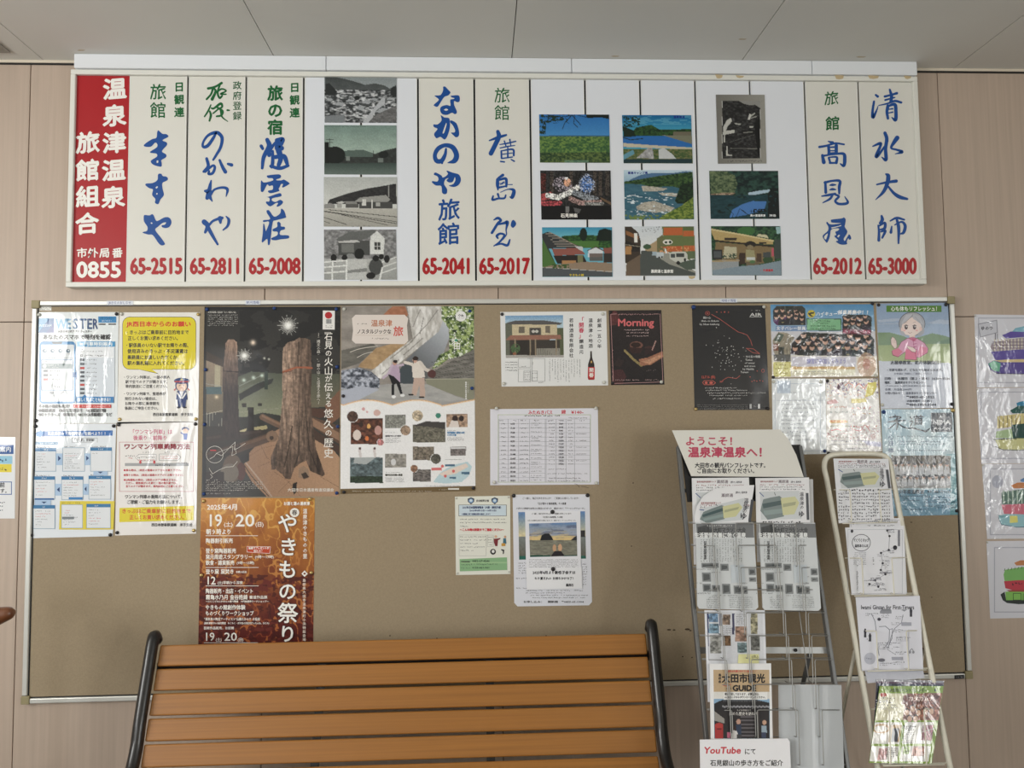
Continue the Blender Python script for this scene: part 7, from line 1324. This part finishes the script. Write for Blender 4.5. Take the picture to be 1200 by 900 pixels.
r = s.ras([(207, 382), (502, 382), (505, 745), (212, 745)], k=1.7); r.img[:] = (196, 166, 126); r.paint(r.Y > 497, (222, 220, 214)); r.paint(r.Y > 535, (132, 172, 206)); r.poly([(212, 560), (250, 542), (440, 542), (503, 556), (503, 590), (212, 590)], (36, 36, 40)); r.poly([(212, 590), (503, 590), (503, 745), (212, 745)], (40, 36, 40)); 
for k in range(26): r.ell(258+k*9.6, 575+(k % 2)*3, 5, 5, (150, 150, 156))
for k in range(22): r.ell(262+k*9, 548, 3, 4, (90, 90, 96))
r.poly([(212, 600), (265, 640), (265, 665), (212, 650)], (150, 146, 140)); r.rect(216, 670, 258, 745, (178, 44, 44)); r.ell(237, 676, 22, 14, (190, 54, 50)); r.rect(225, 690, 250, 698, (120, 26, 30)); 
for k in range(6): r.rect(350, 625+k*20, 425, 633+k*20, (96, 90, 96))
r.ell(340, 656, 12, 14, (196, 150, 130)); r.poly([(325, 672), (355, 672), (355, 722), (330, 722)], (40, 56, 84)); r.ell(318, 690, 10, 12, (60, 40, 36)); r.poly([(300, 745), (308, 700), (330, 704), (345, 745)], (226, 222, 220)); r.rect(280, 712, 302, 742, (206, 100, 130)); r.rect(330, 722, 356, 745, (60, 60, 66)); r.ell(476, 660, 11, 13, (200, 156, 130)); r.poly([(460, 676), (486, 676), (490, 714), (462, 714)], (150, 170, 186)); r.rect(462, 712, 486, 742, (56, 66, 96)); r.rect(440, 600, 447, 745, (90, 80, 80)); r.done()
KK = (34, 32, 34)
s.txt('大田市観光', 250, 428, 50, KK, W=230, bold=2, res=2); s.txt('GUIDE', 308, 478, 42, KK, W=124, bold=2.4, res=2); s.vtxt('島根県', 241, 410, 16, KK, pitch=18, bold=.5); s.txt('＼何もかも思いやりていねいに！／', 275, 390, 13, (200, 50, 60), W=160, bold=.4); s.brush([(255, 462, 2.5), (275, 468, 3), (300, 458, 2.5)], (200, 80, 70)); s.scr(275, 305, 480, 7, KK)
s.rect(262, 500, 492, 540, (236, 236, 234)); s.txt('現在不足しております。必要な方は、', 266, 511, 14, KK, W=190, bold=.5); s.txt('←QRコードからダウンロードしてください。', 266, 527, 13, KK, W=222, bold=.5); s.txt('ならび今昔まで', 330, 596, 10, (214, 210, 206), W=76); s.txt('染めた歴史を訪ねて', 290, 614, 20, (226, 222, 218), W=152, bold=.2); s.done()
s = rsheet('note_card', 'white card with red and black brush writing at the foot of the grey rack', 'card', [(135, 750), (598, 744), (610, 760), (622, 1080), (140, 1085)], .040, T2, m='film', col=(234, 234, 238), thick=.001)
s.txt('YouTube', 158, 806, 48, (196, 50, 66), W=195, bold=1.8, slant=.12, rise=.01, res=2); s.txt('にて', 370, 814, 34, (40, 40, 44), W=62, bold=.9); s.txt('石見銀山の歩き方をご紹介', 190, 874, 34, (40, 40, 44), W=384, bold=.9, res=2); s.txt('いたします。ぜひご覧ください。', 160, 930, 34, (40, 40, 44), W=400, bold=.9); s.done()
s = rsheet('paper_slip', 'pale yellow handwritten slip beside the brush-lettered card', 'note', [(603, 702), (636, 708), (648, 1010), (612, 1010)], .012, T2, col=(216, 214, 160)); s.vtxt('く入い', 626, 730, 18, (120, 120, 110), pitch=30); s.done()
s = rsheet('paper_slip', 'pale yellow slip with a narrow column of faint writing in front of the folder', 'note', [(640, 706), (751, 714), (755, 1010), (652, 1010)], .016, T2, col=(226, 224, 172)); s.scr(725, 980, 690, 9, (110, 110, 100), vert=True); s.scr(740, 860, 728, 7, (130, 130, 120), vert=True); s.done()
s = Sheet('folder', 'big frosted grey plastic folder bowed in the lower right pocket', 'folder', [(549, 458), (882, 462), (902, 1080), (556, 1080)], Surf(RG.o, RG.n, lambda P: .022*np.sin(np.clip((P[:, 0]-910)/78, 0, 1)*math.pi)), T2, thick=.0015, col=(190, 194, 197), m='gloss', base=.002); s.done()

# ------------------------------------------------------------------ white tubular rack
RW = Tilt(-.15, 1.416, -.47, .444)
wk = empty('leaflet_rack', (*RW.hit([(1065, 890)])[0][:2], 0), 'narrow cream tubular leaflet rack with an arched top, right of two racks', 'rack'); wo = np.array([wk.location[0], wk.location[1], 0.0])
def W(p, l=0): return RW.hit([p], l)[0]
a, af = extend((968.5, 560), (1027, 892), RW, z=.012); c, cf = extend((1046, 560), (1112, 892), RW, z=.012)
P = [af, a, W((966, 548)), W((968, 538)), W((977, 533)), W((1005, 531.5)), W((1030, 532.5)), W((1040, 537)), W((1044, 548)), c, cf]
P = [P[0], P[0]+(P[1]-P[0])*.5] + list(smoothpath(P[1:10], 4)) + [P[9]+(P[10]-P[9])*.5, P[10]]
b = Bld(); tube(b, P, .0094, 10); b.build('frame_tube', M['enamel'], wk, wo, smooth=True)
for pa, dx in (((1002, 762), -.03), ((1082, 760), .02)):
    q = W(pa, -.012); b = Bld(); tube(b, [q, (q[0]+dx*.5, (q[1]-.02)/2-.03, q[2]/2), (q[0]+dx, -.03, .012)], .0062, 8); b.build('rear_leg', M['enamel'], wk, wo, smooth=True)
    b = Bld(); tube(b, [q+RW.n*.016, q-RW.n*.012], .004, 8); b.build('bolt', mat('rusty_bolt', (110, 80, 56), .6) if pa[0] < 1050 else bpy.data.materials['rusty_bolt'], wk, wo)
for (yt, yb, xl, x1, x2, xr) in ((574, 612, 977, 996, 1030, 1049), (654, 697, 990, 1010, 1045, 1066), (739.5, 785, 1005, 1027, 1062, 1082), (831, 896, 1020, 1042, 1083, 1100)):
    sh = (yb-yt)*.17; b = Bld(); F_ = .03
    def ww(px, lf):
        pts = [W(p, l) for p, l in zip(px, lf)]; Q = []
        for i, p in enumerate(pts):
            if 0 < i < len(pts)-1:
                u = pts[i-1]-p; v = pts[i+1]-p; r_ = .3*min(np.linalg.norm(u), np.linalg.norm(v), .02); u = u/np.linalg.norm(u)*r_; v = v/np.linalg.norm(v)*r_; Q += [p+u, p+(u+v)*.22, p+v]
            else: Q.append(p)
        tube(b, Q, .0021, 6)
    ww([(xl, yt), (x1, yt), (x1+2, yb), (x1-4, yb-3)], [.0, F_, F_, .0]); ww([(xr, yt-1), (x2, yt), (x2+3, yb), (x2-3, yb-3)], [.0, F_, F_, .0]); ww([(xl+sh, yb), (xr+sh, yb-2)], [0, 0]); ww([(xl+sh+4, yb+1.5), (xr+sh-4, yb)], [F_, F_])
    b.build('pocket_wire', M['enamel'], wk, wo, smooth=True)
TQ = (950, 520, 4.5); TR_ = (970, 690, 4.283)
def wsheet(name, label, cat, q, lift, T, m='paper', col=(230, 231, 236), thick=.0012): return Sheet(name, label, cat, q, RW, T, thick=thick, col=col, m=m, base=lift)
s = wsheet('leaflet', 'creased glossy hot-spring leaflet in the top pocket of the cream rack', 'leaflet', [(120, 78), (410, 80), (440, 398), (148, 420)], .010, TQ, m='crease'); yu_leaflet(s, lambda x, y: (126+x*278+y*22, 84+y*210), 1)
for k in range(9): s.scr(146, 420, 262+k*17, 12, (100, 100, 106), dens=.9)
s.done()
s = wsheet('map_sheet', 'rear one of two map sheets, showing above the front one', 'map', [(204, 392), (491, 392), (508, 790), (222, 792)], .004, TQ); s.ell(225, 416, 6, 9, (70, 70, 76)); s.scr(300, 460, 410, 8); s.scr(300, 440, 432, 8); s.frame(212, 402, 484, 470, 1.5, (150, 150, 160)); s.done()
s = wsheet('map_sheet', 'front map sheet with a round stamp and dotted route', 'map', [(182, 442), (492, 432), (504, 796), (216, 796)], .009, TQ)
s.frame(196, 452, 484, 790, 1.4, (160, 162, 172)); s.line([(267+48*math.cos(a), 522+44*math.sin(a)) for a in np.linspace(0, 6.28, 26)], 3, (80, 80, 86)); s.txt('てくてくマップ', 226, 510, 20, (60, 60, 66), W=82, bold=.5, rise=.1); s.txt('温泉津さんぽ', 232, 538, 17, (70, 70, 76), W=72, bold=.4, rise=-.1); s.ell(218, 461, 7, 9, (70, 70, 76))
pts = [(404, 458), (416, 487), (412, 560), (371, 576), (380, 630), (370, 666), (394, 688), (340, 720), (357, 754), (310, 740)]
for a, c_ in zip(pts[:-1], pts[1:]): s.line([a, c_], 1.6, (130, 130, 140))
for x, y in pts: s.ell(x, y, 6, 6, (60, 60, 66), 9)
s.ell(445, 548, 11, 12, (50, 50, 56)); random.seed(5)
for k in range(60):
    x, y = random.choice(pts); s.scr(x+random.uniform(-30, 24), x+random.uniform(24, 40), y+random.uniform(-24, 24), 6, (120, 120, 130), dens=.7)
for y in range(575, 640, 10): s.scr(226, 290, y, 6, (130, 130, 138))
s.rect(462, 455, 470, 540, (110, 110, 120)); s.scr(640, 780, 245, 8, vert=True); s.scr(600, 640, 330, 8, vert=True); s.done()
s = wsheet('map_sheet', 'lower blank part of map sheets seen under the illustrated first-timer map', 'map', [(178, 380), (474, 380), (486, 448), (200, 474)], .002, TR_, col=(200, 202, 212)); s.done()
s = wsheet('map_sheet', 'illustrated walking map sheet titled for first-timers', 'map', [(140, 42), (462, 35), (480, 408), (172, 412)], .012, TR_, col=(226, 227, 236))
s.txt('Iwami Ginzan for First-Timers', 166, 92, 30, (50, 50, 58), W=268, bold=.6, res=2)
GG = (120, 122, 134)
s.ell(280, 114, 17, 12, (140, 142, 150)); s.ell(300, 112, 20, 14, (140, 142, 150)); s.rect(262, 112, 320, 124, (150, 152, 160)); s.poly([(365, 104), (400, 104), (384, 114)], (150, 152, 160))
s.line([(220, 126), (238, 165), (244, 220), (250, 290), (258, 335)], 3, GG); s.line([(258, 190), (290, 188), (310, 205), (308, 260), (290, 290)], 3, GG); s.line([(378, 130), (370, 170), (335, 200), (318, 240), (310, 275)], 2.5, GG); s.line([(308, 206), (325, 200), (322, 250), (300, 300)], 2.5, GG); s.line([(300, 305), (340, 330)], 2, GG)
for x, y, w_ in ((270, 134, 50), (340, 140, 40), (372, 170, 48), (330, 206, 45), (345, 246, 66), (252, 272, 110), (255, 292, 100), (340, 318, 60), (320, 346, 56), (190, 124, 60), (320, 170, 40), (196, 252, 20), (330, 368, 50), (262, 374, 60)): s.scr(x, x+w_, y, 7, (90, 92, 102)); s.scr(x, x+w_*.7, y+9, 6, (120, 122, 130))
for x, y, h in ((418, 118, 44), (188, 222, 44), (212, 244, 40)): s.ell(x, y-h*.4, 4, 5, (50, 50, 56)); s.poly([(x-7, y-h*.3), (x+7, y-h*.3), (x+5, y+h*.1), (x+6, y+h*.5), (x-6, y+h*.5), (x-5, y+h*.1)], (66, 66, 74))
s.ell(258, 153, 9, 8, (80, 80, 90)); s.ell(212, 350, 28, 30, (190, 192, 204)); s.scr(192, 232, 350, 10, (140, 142, 156)); s.ell(270, 358, 18, 9, (120, 120, 130)); s.line([(408, 315), (422, 300), (434, 318)], 2, (90, 90, 100)); s.ell(412, 318, 6, 7, (150, 152, 160)); s.ell(430, 318, 6, 7, (150, 152, 160)); s.rect(322, 342, 378, 358, (170, 172, 184)); s.rect(370, 168, 420, 186, (170, 172, 184)); s.frame(345, 240, 402, 262, 1, GG); s.rect(405, 205, 408, 400, (190, 190, 198)); s.done()
for k, (q, c_) in enumerate((([(245, 452), (585, 462), (560, 560), (225, 850)], (150, 150, 158)), ([(248, 464), (584, 474), (560, 600), (222, 856)], (84, 60, 84)), ([(250, 474), (583, 482), (555, 640), (220, 862)], (38, 44, 66)))):
    s = wsheet('magazine', ('rearmost clear-sleeved magazine edge in the bottom pocket of the cream rack', 'purple-edged magazine second from the back in the bottom pocket', 'navy-edged magazine just behind the green one in the bottom pocket')[k], 'magazine', q, .003+k*.004, TR_, m='sleeve', col=c_, thick=.003); s.done()
s = wsheet('magazine', 'green covered event magazine in a shiny sleeve, front of bottom pocket', 'magazine', [(262, 488), (582, 488), (522, 878), (208, 874)], .018, TR_, m='sleeve', col=(132, 164, 60), thick=.003)
r = s.ras(k=1.8); r.img[:] = (134, 168, 58); q_ = lambda x, y: (x-(y-488)*.14, y)
def qr(x0, y0, x1, y1, c, n=None):
    p = [q_(x0, y0), q_(x1, y0), q_(x1, y1), q_(x0, y1)]; 
    if n: c = np.clip(np.asarray(c, float)[None, None]*(.4+1.2*r.noise(n, n, 3)[..., None]), 0, 255)
    r.poly(p, c)
qr(262, 524, 420, 660, (226, 222, 190)); qr(400, 524, 580, 660, (150, 96, 78), 12); qr(385, 534, 570, 580, (130, 80, 70), 9)
for x, y in ((412, 618), (440, 600), (470, 620), (505, 610), (535, 612), (455, 650), (425, 650)): r.ell(x-14, y, 15, 19, (36, 30, 32)); r.ell(x-14, y+3, 12, 15, (218, 176, 150))
for y0, y1 in ((670, 778), (790, 866)): qr(262, y0, 400, y1, (232, 230, 224)); qr(415, y0, 560, y1, (230, 230, 226))
qr(345, 684, 398, 770, (170, 130, 70)); qr(356, 700, 390, 770, (40, 50, 70)); qr(300, 800, 345, 860, (190, 140, 140), 9); qr(505, 684, 560, 760, (170, 120, 130), 10); qr(470, 790, 530, 840, (170, 110, 90), 10); qr(425, 792, 455, 830, (160, 180, 120), 8); r.ell(280, 532, 17, 10, (190, 60, 50)); r.paint(r.em(268, 702, 44, 24) & ~r.em(268, 702, 34, 16), (200, 160, 120)); r.done()
s.txt('大田市イベントカレンダー', 310, 510, 22, (50, 70, 30), W=190, bold=.8); s.ell(540, 508, 6, 8, (50, 70, 30)); s.scr(252, 330, 548, 11); s.txt('ブロッサム', 240, 566, 22, (50, 50, 50), W=80, bold=.8); s.scr(235, 340, 584, 9); s.scr(235, 350, 596, 8); s.txt('カタカムナ', 404, 552, 28, (230, 210, 200), W=130, bold=1)
for y in range(690, 775, 10): s.scr(372, 430, y, 7)
for y in range(800, 850, 10): s.scr(290, 345, y, 9, DK)
s.scr(378, 440, 690, 14, DK); s.scr(378, 430, 706, 12, DK); s.line([(370, 770), (470, 720), (540, 700)], 3, (236, 238, 236)); s.done()

# scuffs on the cloth and on the ceiling boards
for x, y, a, c_ in ((784, 738, 2.6, 1), (790, 738.3, 1.8, .9), (805.5, 737.5, 3.2, 1.2), (809, 739, 1.6, .8), (800, 769.5, .9, .8), (811, 770.5, .9, .8), (740, 640, .8, .7), (457, 745, 1, .7), (512, 748, .9, .7), (640, 745, .9, .7), (300, 600, .7, .6), (742, 566, .8, .7), (1068, 612, 1.6, .5), (1092, 700, .7, .6)):
    b = Bld(); slab(b, [(x+a*math.cos(t), y+c_*math.sin(t)) for t in np.linspace(0, 6.283, 9)[:-1]], BS, 0, .0002); b.build('scuff', bpy.data.materials.get('brown_scuff') or mat('brown_scuff', (70, 56, 42), .9), nb, no)
for x, y, a in ((1009, 66.8, 6), (721, 66, 5), (95, 59, 5), (870, 46, 5)):
    b = Bld(); slab(b, [(x-a, y), (x-a*.4, y-.9), (x+a, y-.5), (x+a*.6, y+.6), (x-a*.5, y+.8)], cp, 0, .0003); b.build('scuff', bpy.data.materials.get('tan_ceiling_mark') or mat('tan_ceiling_mark', (186, 172, 148), .9), cl, (0, 0, CEIL))
bpy.data.objects.remove(_fo); bpy.data.curves.remove(_fc)
